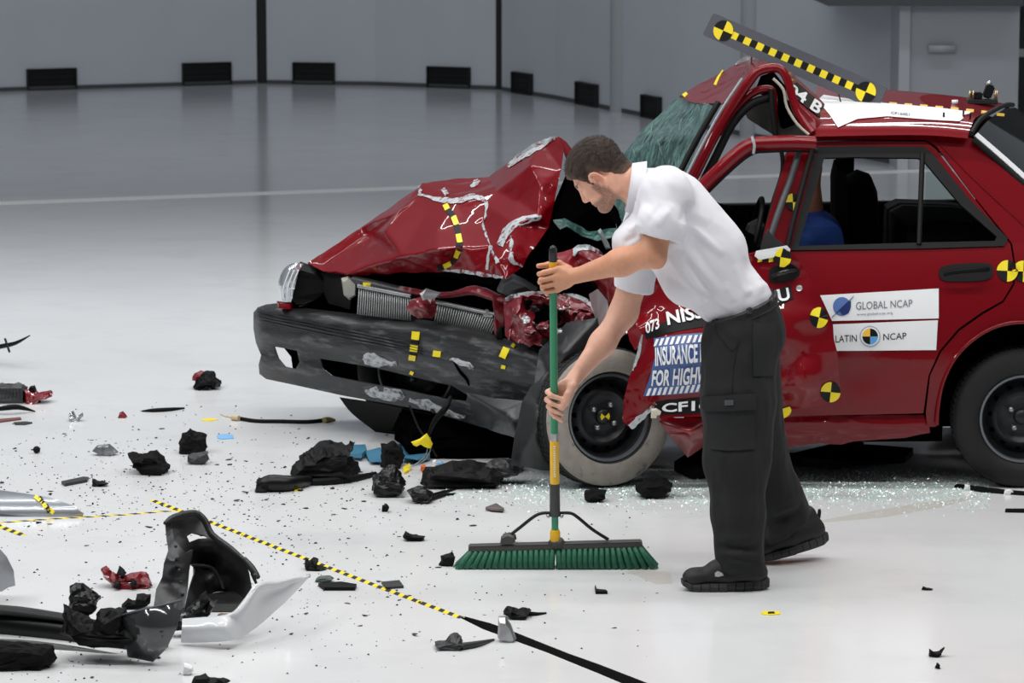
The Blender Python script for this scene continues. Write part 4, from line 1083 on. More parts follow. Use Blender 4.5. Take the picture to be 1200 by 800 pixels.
wing = crumple('crushed_wing', [(590, 352, 13.85), (612, 346, 13.75), (640, 344, 13.72), (668, 345, 13.7), (690, 352, 13.66), (700, 368, 13.6), (690, 384, 13.6), (672, 402, 13.56), (650, 410, 13.56), (625, 405, 13.62), (605, 402, 13.72), (592, 390, 13.82), (608, 370, 13.7), (630, 362, 13.8), (648, 380, 13.85), (635, 395, 13.66), (668, 368, 13.58), (655, 360, 13.66)],
               list(range(12)), [(12, 13), (13, 14), (14, 15), (15, 12), (16, 17), (17, 13), (16, 14), (12, 0), (15, 9), (16, 5), (16, 7)], REDD, car, levels=4, smooth_it=1, amp=0.03, scale=13)
solid('wing_void', [(626, 366), (638, 358), (648, 362), (654, 374), (648, 386), (634, 384), (624, 378)], 13.6, 0.06, DARK, car, jit=0.25, rough=0.3)
solid('wing_void', [(652, 388), (664, 380), (670, 388), (660, 398), (650, 398)], 13.58, 0.05, DARK, car, jit=0.25, rough=0.3)
rs_ = random.Random(11)
for i in range(30):
    x = rs_.uniform(596, 690); y = rs_.uniform(354, 402); r = rs_.uniform(3, 8)
    ol = [(x + r * rs_.uniform(0.5, 1.1) * math.cos(a), y + 0.8 * r * rs_.uniform(0.5, 1.1) * math.sin(a)) for a in [k * math.pi / 3 for k in range(6)]]
    solid('crushed_bit', ol, 13.56 + rs_.uniform(-0.02, 0.1), 0.05, rs_.choice([REDD, DARK, STEEL, REDD, BLK]), car, jit=0.25, seed=i, rough=0.25)
streak('wing_scrape', [(592, 350), (608, 346), (630, 343), (655, 343)], [3, 4, 4, 2], wing, PRIMER, car, jag=0.8)
streak('wing_scrape', [(660, 344), (680, 349), (696, 362), (696, 380)], [2, 5, 5, 2], wing, PRIMER, car, jag=0.8)
# crushed metal between the wing and the windscreen
tower = crumple('strut_tower', [(650, 298, 13.7), (672, 290, 13.72), (700, 297, 13.7), (720, 300, 13.66), (735, 318, 13.6), (742, 350, 13.56), (745, 385, 13.5), (725, 395, 13.52), (712, 370, 13.6), (700, 335, 13.66), (680, 312, 13.68), (664, 316, 13.6), (690, 304, 13.56), (716, 322, 13.5), (728, 352, 13.46)], list(range(12)), [(12, 13), (13, 14), (12, 10), (13, 9), (14, 8), (12, 1), (13, 3)], REDW, car, levels=3, amp=0.02, scale=12)
streak('tower_scrape', [(672, 300), (676, 292), (690, 290), (706, 298)], [3, 8, 6, 3], tower, PRIMER, car, jag=1)
crumple('bent_panel', [(690, 345, 13.62), (700, 338, 13.56), (712, 352, 13.55), (716, 375, 13.52), (708, 395, 13.5), (700, 380, 13.56), (694, 362, 13.6)], list(range(7)), [(1, 5), (2, 4)], mat('bent_pale', (128, 118, 120), 0.35, coat=0.5), car)
crumple('bent_panel', [(735, 388, 13.4), (752, 372, 13.34), (760, 380, 13.3), (754, 398, 13.26), (744, 410, 13.3), (738, 400, 13.36)], list(range(6)), [(0, 3)], REDW, car)
crumple('bent_panel', [(740, 330, 13.5), (790, 322, 13.45), (800, 350, 13.4), (770, 368, 13.35), (745, 375, 13.4)], list(range(5)), [(0, 2)], RED, car)
solid('engine_cover', [(582, 340), (588, 328), (600, 322), (618, 330), (630, 338), (622, 346), (600, 348)], 13.95, 0.25, mat('cover_dark', (40, 41, 43), 0.35), car, jit=0.05)
solid('inner_bracket', [(700, 270), (704, 268), (714, 286), (716, 292), (710, 292)], 13.85, 0.03, mat('bracket_grey', (130, 134, 134), 0.5), car)

# ---- wheels
def lathe(prof, C, ax, n=48):
    """prof = (radius, offset along the axle)"""
    ax = Vector(ax).normalized()
    u = ax.cross(Vector((0, 0, 1))).normalized(); w = u.cross(ax).normalized()
    V, Fc = [], []
    for k in range(n):
        a = 2 * math.pi * k / n; d = u * math.cos(a) + w * math.sin(a)
        V += [Vector(C) + d * r + ax * t for r, t in prof]
    m = len(prof)
    for k in range(n):
        for j in range(m - 1):
            a = k * m + j; b = ((k + 1) % n) * m + j
            Fc.append((a, a + 1, b + 1, b))
    return V, Fc
def wheel(C, ax, R, dusty, nholes=14):
    C = Vector(C); ax = Vector(ax).normalized()
    u = ax.cross(Vector((0, 0, 1))).normalized(); w = u.cross(ax).normalized()
    t = mk('tire', *lathe([(0.178, 0.05), (0.19, 0.075), (0.215, 0.083), (0.25, 0.082), (0.272, 0.073), (R - 0.004, 0.058), (R, 0.045), (R, -0.05), (R - 0.006, -0.065), (0.25, -0.085), (0.19, -0.075)], C, ax), TIRE, car, True, 60)
    if dusty:
        mk('dusty_sidewall', *lathe([(0.19, 0.0765), (0.215, 0.0845), (0.25, 0.0835), (0.272, 0.0745), (R - 0.006, 0.061)], C, ax), TIRED, t, True, 60)
    tr = []
    for k in range(72):           # tread blocks
        a = 2 * math.pi * k / 72; d = u * math.cos(a) + w * math.sin(a); e = d.cross(ax)
        M = Matrix((e, ax, d)).transposed()
        for off in (-0.03, 0.0, 0.03):
            tr.append(box_geo(C + d * (R - 0.001) + ax * off, 0.017, 0.022, 0.008, M))
    tag(mk('tread', *join(tr), TIRE, t, False), kind='stuff')
    rim = mk('rim', *lathe([(0.176, 0.062), (0.168, 0.055), (0.162, 0.02), (0.150, -0.012), (0.140, -0.008), (0.125, 0.012), (0.105, 0.018), (0.09, 0.006), (0.075, 0.0), (0.05, 0.002), (0.036, 0.004), (0.001, 0.004)], C, ax), RIM, car, True, 40)
    mk('rim_edge', *lathe([(0.168, 0.056), (0.172, 0.066), (0.181, 0.066), (0.183, 0.058)], C, ax), RIMS, rim, True, 60)
    for k in range(nholes):
        a = 2 * math.pi * k / nholes + 0.1; d = u * math.cos(a) + w * math.sin(a)
        mk('vent_hole', *tube_geo([C + d * 0.128 - ax * 0.02, C + d * 0.128 + ax * 0.0125], 0.010, 10), DARK, rim)
    for k in range(4):
        a = 2 * math.pi * k / 4 + 0.6; d = u * math.cos(a) + w * math.sin(a)
        mk('wheel_nut', *tube_geo([C + d * 0.055 - ax * 0.0, C + d * 0.055 + ax * 0.024], [0.0135, 0.011], 6), STEEL, rim)
    mk('hub', *tube_geo([C, C + ax * 0.012, C + ax * 0.022, C + ax * 0.026], [0.034, 0.034, 0.028, 0.006], 20), RIM, rim)
    return rim, t
Cf = G(706, 571); Cf = Vector((Cf.x, 13.48, 0.287))
a27 = math.radians(24)
rim, tire = wheel(Cf, (math.sin(a27), -math.cos(a27), 0.05), 0.287, True)
axv = Vector((math.sin(a27), -math.cos(a27), 0.05)).normalized()
uu = axv.cross(Vector((0, 0, 1))).normalized(); ww = uu.cross(axv)
for s in (0, math.pi):      # yellow butterfly mark on the hub
    pts = [Cf + axv * 0.0275] + [Cf + axv * 0.0275 + (uu * math.cos(s + a) + ww * math.sin(s + a)) * 0.022 for a in (-0.7, 0, 0.7)]
    mk('hub_mark', pts, [(0, 1, 2), (0, 2, 3)], YEL, rim, False, thick=0.001, flipcam=True)
Cr = W(1197, 489, 13.47); Cr.z = 0.287
wheel(Cr, (0, -1, 0), 0.287, False, 12)
wheel((Cr.x + 0.02, 14.86, 0.287), (0, 1, 0), 0.287, False, 6)
Cq = G(492, 512); wheel((Cq.x, Cq.y + 0.12, 0.287), (-0.35, -0.94, 0), 0.287, False, 6)
tube('rear_axle', [Vector((Cr.x, 13.55, 0.287)), Vector((Cr.x, 14.8, 0.287))], 0.03, DARK, car, 8)
# wheel liner seen under the far corner of the bumper
loft('far_wheel_liner', [[W(398, 466, 14.7), W(412, 484, 14.72), W(440, 506, 14.75)], [W(450, 474, 14.55), W(462, 492, 14.6), W(470, 510, 14.65)], [W(505, 486, 14.3), W(508, 500, 14.35), W(505, 514, 14.4)]], BLK, car, 4, 4, 0.004)

# ---- the marked bar standing over the roof
BQ = [(836, 15), (1040, 102), (1028, 130), (823, 41)]
Yb0, Yb1 = 14.35, 14.05
def bar_w(u, v, off=0.0):
    x = (BQ[0][0] * (1 - u) + BQ[1][0] * u) * (1 - v) + (BQ[3][0] * (1 - u) + BQ[2][0] * u) * v
    y = (BQ[0][1] * (1 - u) + BQ[1][1] * u) * (1 - v) + (BQ[3][1] * (1 - u) + BQ[2][1] * u) * v
    return W(x, y, Yb0 + (Yb1 - Yb0) * u + off)
bar = mk('target_bar', [bar_w(0, 0.04), bar_w(0.012, 0), bar_w(0.988, 0), bar_w(1, 0.04), bar_w(1, 0.96), bar_w(0.985, 1), bar_w(0.015, 1), bar_w(0, 0.96)], [tuple(range(8))], GREYP, car, False, thick=0.006, flipcam=True)
n_sq = 20
for i in range(n_sq):
    u0 = 0.135 + i * 0.0365; u1 = u0 + 0.0365
    mk('check', [bar_w(u0, 0.37, -0.001), bar_w(u1, 0.37, -0.001), bar_w(u1, 0.66, -0.001), bar_w(u0, 0.66, -0.001)], [(0, 1, 2, 3)], BLKV if i % 2 else YEL, bar, False, thick=0.001, flipcam=True)
e1 = (bar_w(1, 0.5) - bar_w(0, 0.5)).normalized(); e2 = (bar_w(0.5, 0) - bar_w(0.5, 1)); e2 = (e2 - e1 * e2.dot(e1)).normalized()
for cu in (0.088, 0.905):
    V = [bar_w(cu, 0.5, -0.004)]; Fc = []; mi = []
    for q in range(4):
        o = len(V)
        for k in range(9):
            a = (q + k / 8) * math.pi / 2
            V.append(V[0] + e1 * 0.044 * math.cos(a) + e2 * 0.044 * math.sin(a))
        for k in range(8): Fc.append((0, o + k, o + k + 1)); mi.append(q % 2)
    mk('target_marker', V, Fc, [YEL, BLKV], bar, False, midx=mi, thick=0.001, flipcam=True)
tube('bar_stay', [bar_w(0.28, 1.0, 0.01), W(880, 74, 14.3)], 0.006, STEEL, bar, 6)
tube('bar_stay', [bar_w(0.78, 1.0, 0.01), W(994, 152, 13.9)], 0.003, BLKV, bar, 6)

# ---- the test dummy on the driver's seat
dm = root('crash_test_dummy', 'tan crash test dummy in a blue shirt sitting behind the rear side window', 'dummy', W(945, 400, 13.9))
f = Field(np.array(W(900, 420, 13.55)) , np.array(W(1010, 140, 14.25)) + np.array((0.0, 0, 0.0)), 0.008)
f.lo = np.minimum(f.lo, f.lo); 
A = lambda x, y, Y=13.88: W(x, y, Y)
f.add(ellip(A(940, 196), (0.085, 0.07, 0.10)), 0.02)
f.add(rcone(A(946, 215), A(950, 262), 0.055, 0.06), 0.02)
P, Q = f.mesh(1); np_mesh('head', P, Q, mat('dummy_tan', (150, 98, 74), 0.6), dm)
f = Field(np.array(W(890, 440, 13.55)), np.array(W(1030, 200, 14.25)), 0.01)
f.add(rcone(A(952, 276, 13.80), A(952, 276, 14.02), 0.07), 0.02)
f.add(rcone(A(952, 280), A(962, 395), 0.13, 0.13), 0.05)
f.add(rcone(A(946, 282, 13.74), A(925, 360, 13.72), 0.05), 0.02)
P, Q = f.mesh(1); np_mesh('shirt', P, Q, mat('dummy_blue', (16, 52, 124), 0.8), dm)

# ================================================================ THE BROOM
GRN = mat('broom_green', (44, 140, 98), 0.35)
BRYEL = mat('broom_yellow', (240, 186, 30), 0.4)
BRK = mat('broom_grey_plastic', (60, 60, 58), 0.5, var=0.1, vscale=30)
BRS = mat('bristle_green', (34, 98, 74), 0.6, var=0.35, vscale=60)
def handle_pt(py):               # handle leans slightly towards the camera at its top
    t = (py - 288.0) / (640 - 288.0)
    return W(648.0 + 2.6 * t, py, 11.64 + 0.20 * t)
broom = root('push_broom', 'green push broom with wide bristle head held by the worker', 'broom', G(650, 660))
tube('handle', [handle_pt(300), handle_pt(450), handle_pt(512)], 0.0135, GRN, broom, 16)
tube('handle_grip', [handle_pt(303), handle_pt(317)], 0.0145, BRYEL, broom, 16)
tube('hanging_cap', [handle_pt(306), handle_pt(300), handle_pt(292), handle_pt(289), handle_pt(287.5)], [0.0148, 0.015, 0.0145, 0.011, 0.004], mat('cap_black', (30, 31, 34), 0.3), broom, 16)
pc = handle_pt(296)
mk('cap_hole', *tube_geo([pc + Vector((0, -0.0152, 0.005)), pc + Vector((0, -0.010, 0.005))], 0.005, 10), mat('hole_black', (6, 6, 6), 0.9), broom)
tube('ferrule', [handle_pt(507), handle_pt(516)], 0.0145, STEEL, broom, 16)
sl = tube('label_sleeve', [handle_pt(516), handle_pt(566)], 0.0165, BRYEL, broom, 16)
for k in range(14):
    p = handle_pt(522 + k * 2.7)
    mk('label_line', *box_geo(p + Vector((0, -0.0162, 0)), 0.0075, 0.002, 0.004), WHITE, sl, False)
tube('socket', [handle_pt(564), handle_pt(568), handle_pt(590), handle_pt(604)], [0.014, 0.0175, 0.019, 0.019], BRK, broom, 16)
tube('lower_handle', [handle_pt(602), handle_pt(628)], 0.0125, GRN, broom, 16)
tube('thread_tip', [handle_pt(620), handle_pt(624), handle_pt(632), handle_pt(637)], [0.015, 0.019, 0.019, 0.012], BRYEL, broom, 16)
# head block
A = W(549, 642, 11.845); B = W(752.5, 636.5, 11.845)
d = (B - A).normalized(); L = (B - A).length
M = Matrix((d, Vector((0, 1, 0)), d.cross(Vector((0, 1, 0))))).transposed()
blk = mk('broom_head', *box_geo((A + B) / 2, L, 0.062, 0.022, M, 0.004), BRK, broom, True, 40)
mid = (A + B) / 2
mk('head_boss', *tube_geo([mid + Vector((0.005, 0, 0.0)), mid + Vector((0.005, 0, 0.028))], [0.04, 0.022], 16), BRK, broom)
rb = random.Random(5)
row = []
nb = 32
for r in range(4):
    tufts = []
    for i in range(nb):
        t = (i + 0.5) / nb
        for q in range(6):
            c = A.lerp(B, t) + Vector((rb.uniform(-0.008, 0.008), -0.024 + r * 0.016 + rb.uniform(-0.003, 0.003), -0.010))
            fl = (t - 0.5) * 2
            if t < 0.5: sx = -0.055 * max(0, (0.30 - t) / 0.30) ** 1.5 - 0.004
            else: sx = 0.06 * max(0, (t - 0.74) / 0.26) ** 1.6 + 0.004
            e = Vector((c.x + sx + rb.uniform(-0.006, 0.006), c.y + (r - 1.5) * 0.009 + rb.uniform(-0.004, 0.004), rb.uniform(0.001, 0.006)))
            tufts.append(tube_geo([c, e], [0.0035, 0.0026], 4))
    row.append(join(tufts))
tag(mk('bristles', *join(row), BRS, broom, False), kind='stuff')
tufts = []
for i in range(nb):        # the visible front tufts, each a bundle of its own
    t = (i + 0.5) / nb
    c = A.lerp(B, t) + Vector((0, -0.027, -0.008))
    sx = -0.05 * max(0, (0.30 - t) / 0.30) ** 1.5 if t < 0.5 else 0.055 * max(0, (t - 0.74) / 0.26) ** 1.6
    if i == nb // 2 - 1: sx -= 0.007
    if i == nb // 2: sx += 0.007
    e = Vector((c.x + sx, c.y - 0.010, 0.002))
    mk('tuft', *tube_geo([c, c.lerp(e, 0.5), e], [0.0085, 0.0105, 0.0125], 7), BRS, broom)
# brace rods
BRC = mat('brace_black', (22, 22, 23), 0.35, metal=0.3)
for s, pts in ((-1, [(646, 601), (636, 601), (626, 605), (608, 619), (591, 632)]), (1, [(654, 601), (668, 601), (677, 606), (694, 620), (713, 632)])):
    tube('brace', [W(x, y, handle_pt(601).y if i < 3 else 11.835) for i, (x, y) in enumerate(pts)], 0.0062, BRC, broom, 8, smooth_n=4)
    p = handle_pt(604); mk('brace_bolt', *tube_geo([p + Vector((s * 0.024, -0.012, 0)), p + Vector((s * 0.024, 0.012, 0))], 0.007, 8), STEEL, broom)
solid('brace_foot', [(586, 636), (587, 628), (594, 624), (603, 627), (604, 634), (600, 637)], 11.83, 0.03, BRK, broom, True)

# ================================================================ THE WORKER
man = root('person', 'person in white polo shirt and black cargo trousers bending over to sweep with a broom', 'person', G(872, 680))
BY = 11.66
def B3(x, y, Y=BY): return np.array(W(x, y, Y), np.float32)
def unit(v): v = np.array(v, np.float32); return v / np.linalg.norm(v)
# head frame: facing down and to the left, turned slightly away from the camera
HF = unit((-0.70, 0.0, -0.72)); HU = unit((-0.72, 0.0, 0.70)); HL = np.cross(HU, HF)
ya = math.radians(-13)
HF, HL = unit(HF * math.cos(ya) + HL * math.sin(ya)), unit(HL * math.cos(ya) - HF * math.sin(ya))
HC = B3(703.5, 203.5, 11.68)
HA = np.stack([HF, HL, HU])
def H(x, y, z): return HC + HF * x + HL * y + HU * z
h = 0.0028
lo = np.minimum.reduce([B3(622, 505, 11.3), B3(622, 505, 12.0)]); hi = np.maximum.reduce([B3(800, 150, 11.35), B3(800, 150, 12.02)])
S = Field(lo, hi, h)
# --- head
S.add(ellip(H(-0.008, 0, 0.030), (0.094, 0.073, 0.084), HA), 0.01)
S.add(ellip(H(0.030, 0, 0.0), (0.060, 0.064, 0.075), HA), 0.02)
S.add(rcone(H(0.040, 0, -0.01), H(0.052, 0, -0.075), 0.050, 0.036), 0.02)
for s in (1, -1):
    S.add(rcone(H(-0.012, s * 0.052, -0.035), H(0.000, s * 0.047, -0.066), 0.022, 0.020), 0.02)
    S.add(rcone(H(0.000, s * 0.047, -0.066), H(0.072, s * 0.014, -0.098), 0.019, 0.018), 0.018)
    S.add(ellip(H(0.055, s * 0.040, -0.018), (0.030, 0.024, 0.026), HA), 0.02)          # cheek bone
    S.add(rcone(H(0.086, s * 0.010, 0.026), H(0.070, s * 0.048, 0.024), 0.011, 0.010), 0.012)   # brow
    S.sub(ellip(H(0.098, s * 0.031, 0.006), (0.016, 0.019, 0.012), HA), 0.012)
    S.add(ellip(H(0.071, s * 0.031, 0.006), (0.015, 0.0145, 0.0135), HA), 0.004)        # eye lid
    # ear
    e0 = H(0.000, s * 0.074, -0.004)
    EA = np.stack([unit(HF * 0.93 + HL * s * 0.1 - HU * 0.25), HL * s, unit(HU * 0.95 + HF * 0.25)])
    EA[0] = unit(HF - HF.dot(HL) * HL); ang = -0.18
    ex = HF * math.cos(ang) + HU * math.sin(ang); ez = -HF * math.sin(ang) + HU * math.cos(ang)
    EA = np.stack([ex, HL, ez])
    S.add(ellip(e0 + HL * s * 0.001, (0.020, 0.010, 0.035), EA), 0.006)
    for k in range(10):
        a0 = -1.9 + k * 0.46; a1 = a0 + 0.46
        q0 = e0 + HL * s * 0.009 + ex * (-0.019 * math.cos(a0)) + ez * (0.032 * math.sin(a0) + 0.002)
        q1 = e0 + HL * s * 0.009 + ex * (-0.019 * math.cos(a1)) + ez * (0.032 * math.sin(a1) + 0.002)
        S.add(rcone(q0, q1, 0.0048), 0.003)
    S.sub(ellip(e0 + HL * s * 0.012 + ex * 0.001 + ez * 0.001, (0.009, 0.008, 0.015), EA), 0.004)
    S.add(ellip(e0 + HL * s * 0.006 + ez * -0.031 + ex * 0.003, (0.009, 0.007, 0.010), EA), 0.006)
# nose, lips, chin
S.add(rcone(H(0.086, 0, 0.018), H(0.107, 0, -0.030), 0.0085, 0.0110), 0.010)
for s in (1, -1):
    S.add(ellip(H(0.094, s * 0.013, -0.033), (0.012, 0.008, 0.009), HA), 0.006)
    S.sub(ellip(H(0.100, s * 0.007, -0.042), (0.006, 0.004, 0.005), HA), 0.003)
S.add(ellip(H(0.082, 0, -0.055), (0.014, 0.026, 0.015), HA), 0.012)
S.add(rcone(H(0.092, -0.014, -0.056), H(0.092, 0.014, -0.056), 0.0058), 0.004)
S.add(rcone(H(0.090, -0.013, -0.067), H(0.090, 0.013, -0.067), 0.0062), 0.004)
S.sub(rcone(H(0.099, -0.02, -0.0615), H(0.099, 0.02, -0.0615), 0.0022), 0.002)
S.add(ellip(H(0.082, 0, -0.092), (0.018, 0.022, 0.018), HA), 0.012)
# --- neck and hidden trunk
nb_ = B3(752, 224, 11.67)
S.add(rcone(H(-0.035, 0, -0.035), nb_, 0.058, 0.064), 0.03)
S.add(rcone(nb_, B3(785, 262, 11.66), 0.06, 0.09), 0.03)
# --- left arm (near)
shL, elL, wrL = B3(781, 236, 11.45), B3(764, 297, 11.43), B3(679, 322, 11.600)
S.add(rcone(B3(785, 250, 11.60), shL, 0.06, 0.05), 0.03)
S.add(rcone(shL, elL, 0.052, 0.046), 0.02)
S.add(rcone(elL, B3(728, 307, 11.50), 0.044, 0.046), 0.03)
S.add(rcone(B3(728, 307, 11.50), wrL, 0.046, 0.028), 0.03)
S.add(ellip(B3(771, 304, 11.42), (0.025, 0.025, 0.03)), 0.02)
# --- right arm (far)
shR, elR, wrR = B3(765, 250, 11.88), B3(731, 366, 11.93), B3(675, 441, 11.825)
S.add(rcone(B3(785, 255, 11.72), shR, 0.06, 0.05), 0.03)
S.add(rcone(shR, elR, 0.058, 0.050), 0.02)
S.add(rcone(elR, B3(706, 402, 11.88), 0.046, 0.044), 0.03)
S.add(rcone(B3(706, 402, 11.88), wrR, 0.044, 0.0275), 0.03)
# --- left hand: palm on the near side of the handle, fingers wrapping round it
def chain(pts, rad, k=0.006):
    for i in range(len(pts) - 1): S.add(rcone(pts[i], pts[i + 1], rad[i], rad[i + 1]), k)
hy = lambda py: handle_pt(py).y
knL = [B3(655, 315, hy(315) - 0.026), B3(652, 324, hy(324) - 0.030), B3(652, 332, hy(332) - 0.029), B3(654, 339, hy(339) - 0.024)]
for kn, r in zip(knL, (0.0125, 0.0130, 0.0125, 0.0115)): S.add(rcone(wrL + (kn - wrL) * 0.15, kn, 0.016, r), 0.016)
S.add(ellip(B3(664, 324, hy(324) - 0.022), (0.034, 0.018, 0.040)), 0.016)
fing = [((637, 319.5), (632, 321), (641, 322)), ((634, 328), (633, 330.5), (642, 331)), ((636, 335.5), (636, 338), (644, 338.5)), ((640, 342), (641, 344.5), (648, 345))]
for kn, (a, b, c), r, ky in zip(knL, fing, (0.0098, 0.0102, 0.0098, 0.0088), (312, 321, 330, 338)):
    y0 = hy(ky)
    chain([kn, B3(a[0], a[1], y0 - 0.022), B3(b[0], b[1], y0 + 0.006), B3(c[0], c[1], y0 + 0.026)], [r * 1.1, r, r * 0.92, r * 0.8], 0.0035)
# thumb on the far side, tip showing left of the handle
chain([B3(667, 316, hy(316) + 0.0), B3(655, 309, hy(309) + 0.024), B3(642, 310.5, hy(310) + 0.028), B3(631, 311.5, hy(311) + 0.022)], [0.016, 0.0125, 0.0105, 0.0088], 0.008)
# --- right hand: palm on the far side, fingers come round the left of the handle to the front
knR = [B3(657, 452, hy(452) + 0.022), B3(652, 460, hy(460) + 0.026), B3(651, 469, hy(469) + 0.026), B3(652, 477, hy(477) + 0.024)]
for kn, r in zip(knR, (0.0130, 0.0130, 0.0125, 0.0115)): S.add(rcone(wrR + (kn - wrR) * 0.15, kn, 0.017, r), 0.016)
S.add(ellip(B3(663, 458, hy(458) + 0.024), (0.028, 0.018, 0.042)), 0.016)
fin2 = [((642, 459), (646, 463.5), (657, 467)), ((641, 468), (646, 472.5), (658, 477)), ((643, 476), (647, 480.5), (659, 485)), ((646, 483), (650, 488), (658, 493))]
for kn, (a, b, c), r, ky in zip(knR, fin2, (0.0100, 0.0102, 0.0098, 0.0088), (458, 467, 476, 484)):
    y0 = hy(ky)
    chain([kn, B3(a[0], a[1], y0 + 0.010), B3(b[0], b[1], y0 - 0.020), B3(c[0], c[1], y0 - 0.022)], [r * 1.1, r, r * 0.95, r * 0.82], 0.0035)
chain([wrR, B3(671, 453, hy(452) - 0.002), B3(666, 462, hy(462) - 0.022), B3(663, 471, hy(471) - 0.03), B3(659, 477, hy(477) - 0.034)], [0.02, 0.0155, 0.0125, 0.0108, 0.009], 0.014)
P, Q = S.mesh(1)
# skin colours: tanned arms, stubble, brows, eye and lip tones
q = (P - HC) @ HA.T
base = np.tile(np.array(lin((234, 178, 152))), (len(P), 1))
ishead = (np.abs(q[:, 0]) < 0.14) & (np.abs(q[:, 1]) < 0.11) & (np.abs(q[:, 2]) < 0.14)
arm = ~ishead
base[arm] = lin((224, 172, 148))
near = arm & (P[:, 1] < 11.70) & (P[:, 2] > W(680, 350, 11.6).z - 0.02)
base[near] = lin((208, 148, 116))
rn_ = np.array([noise.noise(Vector(p) * 420.0) for p in P[ishead].tolist()])
def blend(mask_w, rgb):
    w = np.clip(mask_w, 0, 1)[:, None]; base[:] = base * (1 - w) + np.array(lin(rgb)) * w
st = np.zeros(len(P))
X, Yh, Z = q[:, 0], np.abs(q[:, 1]), q[:, 2]
jaw = np.clip((-0.050 - Z + np.clip(0.045 - X, 0, 0.06) * 0.75) / 0.014, 0, 1) * np.clip((X + 0.012) / 0.015, 0, 1) * np.clip((Z + 0.135) / 0.02, 0, 1)
side = np.clip((0.020 - np.abs(X - 0.022)) / 0.008, 0, 1) * np.clip((0.0 - Z) / 0.01, 0, 1) * (Yh > 0.035)
st = np.maximum(jaw, side) * ishead
st[ishead] *= (0.62 + 0.5 * np.clip(rn_ * 1.3, -0.4, 0.6))
st *= ~((X > 0.078) & (Z > -0.05))
blend(st * 0.95, (96, 70, 54))
brow = (np.clip(1.6 - np.abs(Z - 0.028) / 0.0055, 0, 1) * np.clip((X - 0.045) / 0.015, 0, 1) * (Yh > 0.010) * (Yh < 0.055)) * ishead
blend(brow * 0.95, (48, 34, 26))
blend((np.exp(-((Z - 0.003) / 0.0045) ** 2) * (Yh > 0.017) * (Yh < 0.043) * (X > 0.06)) * ishead * 0.8, (50, 36, 30))
blend((np.exp(-((Z + 0.0615) / 0.008) ** 2) * (Yh < 0.022) * (X > 0.08)) * ishead * 0.6, (178, 104, 94))
blend(np.exp(-(((X + 0.010) / 0.014) ** 2 + ((Z - 0.0) / 0.022) ** 2)) * (Yh > 0.078) * 0.6 * ishead, (216, 120, 100))
SKIN = mat('skin', (210, 160, 138), 0.5, vcol=True, sss=0.12, var=0.05, vscale=60, bump=0.05, bscale=300)
body = np_mesh('body', P, Q, SKIN, man, base, bvh=True)
# --- hair
f = Field(HC - 0.17, HC + 0.17, 0.003)
ax = [f.lo[i] + f.h * np.arange(f.n[i], dtype=np.float32) for i in range(3)]
PP = np.stack(np.meshgrid(*ax, indexing='ij'), -1)
qq = (PP - HC) @ HA.T
th = np.interp(qq[..., 2], [-0.08, -0.03, 0.0, 0.05, 0.09, 0.13], [0.001, 0.004, 0.008, 0.013, 0.017, 0.019]).astype(np.float32)
th = th + 0.004 * np.clip((qq[..., 0] - 0.02) / 0.06, 0, 1) * (qq[..., 2] > 0.05)
rad = np.array((0.094, 0.073, 0.084), np.float32); cc = np.array((-0.008, 0, 0.030), np.float32)
e = qq - cc; k0 = np.linalg.norm(e / rad, axis=-1); k1 = np.linalg.norm(e / rad ** 2, axis=-1) + 1e-9
dcr = k0 * (k0 - 1) / k1
e2 = qq - np.array((0.030, 0, 0.0), np.float32); r2 = np.array((0.060, 0.064, 0.075), np.float32)
k0 = np.linalg.norm(e2 / r2, axis=-1); k1 = np.linalg.norm(e2 / r2 ** 2, axis=-1) + 1e-9
dcr = np.minimum(dcr, k0 * (k0 - 1) / k1)
nb3 = (qq[..., 0:1] * 0)
nape = np.linalg.norm(np.stack([qq[..., 0] + 0.045, qq[..., 1]], -1), axis=-1) - 0.056
dcr = np.where((qq[..., 2] < 0.0) & (qq[..., 0] < -0.03), np.minimum(dcr, np.maximum(nape, -0.09 - qq[..., 2])), dcr)
hl = np.interp(qq[..., 0], [-0.14, -0.105, -0.075, -0.05, -0.032, -0.012, 0.004, 0.018, 0.030, 0.046, 0.060, 0.085, 0.12],
               [-0.060, -0.058, -0.052, -0.030, 0.006, 0.034, 0.024, -0.010, -0.004, 0.034, 0.052, 0.066, 0.070]).astype(np.float32)
f.v = np.maximum(dcr - th, (hl - qq[..., 2]) * 0.7).astype(np.float32)
P, Q = f.mesh(1)
N = vnormals(P, Q)
ql = (P - HC) @ HA.T
nz = np.array([noise.fractal(Vector((p[0] * 40, p[1] * 90, p[2] * 90)), 1.0, 2.0, 3) for p in ql.tolist()])
P = P + N * (0.0025 * nz)[:, None]
hlv = np.interp(ql[:, 0], [-0.14, -0.105, -0.075, -0.05, -0.032, -0.012, 0.004, 0.018, 0.030, 0.046, 0.060, 0.085, 0.12], [-0.060, -0.058, -0.052, -0.030, 0.006, 0.034, 0.024, -0.010, -0.004, 0.034, 0.052, 0.066, 0.070])
fade = np.clip((ql[:, 2] - hlv) / 0.035, 0, 1)[:, None]
side_f = np.clip((0.05 - ql[:, 0]) / 0.02, 0, 1)[:, None]
fade = 1 - (1 - fade) * 0.75
hc = np.array(lin((124, 94, 76))) * (1 - fade) + np.array(lin((58, 42, 34))) * fade
hc = hc * (1 + 0.25 * nz)[:, None]
HAIR = mat('hair_brown', (54, 42, 35), 0.55, vcol=True, bump=0.8, bscale=420)
hair = np_mesh('hair', P, Q, HAIR, man, hc)
rh = random.Random(4)
V, Fc, C = [], [], []
idx = [rh.randrange(len(P)) for _ in range(6500)]
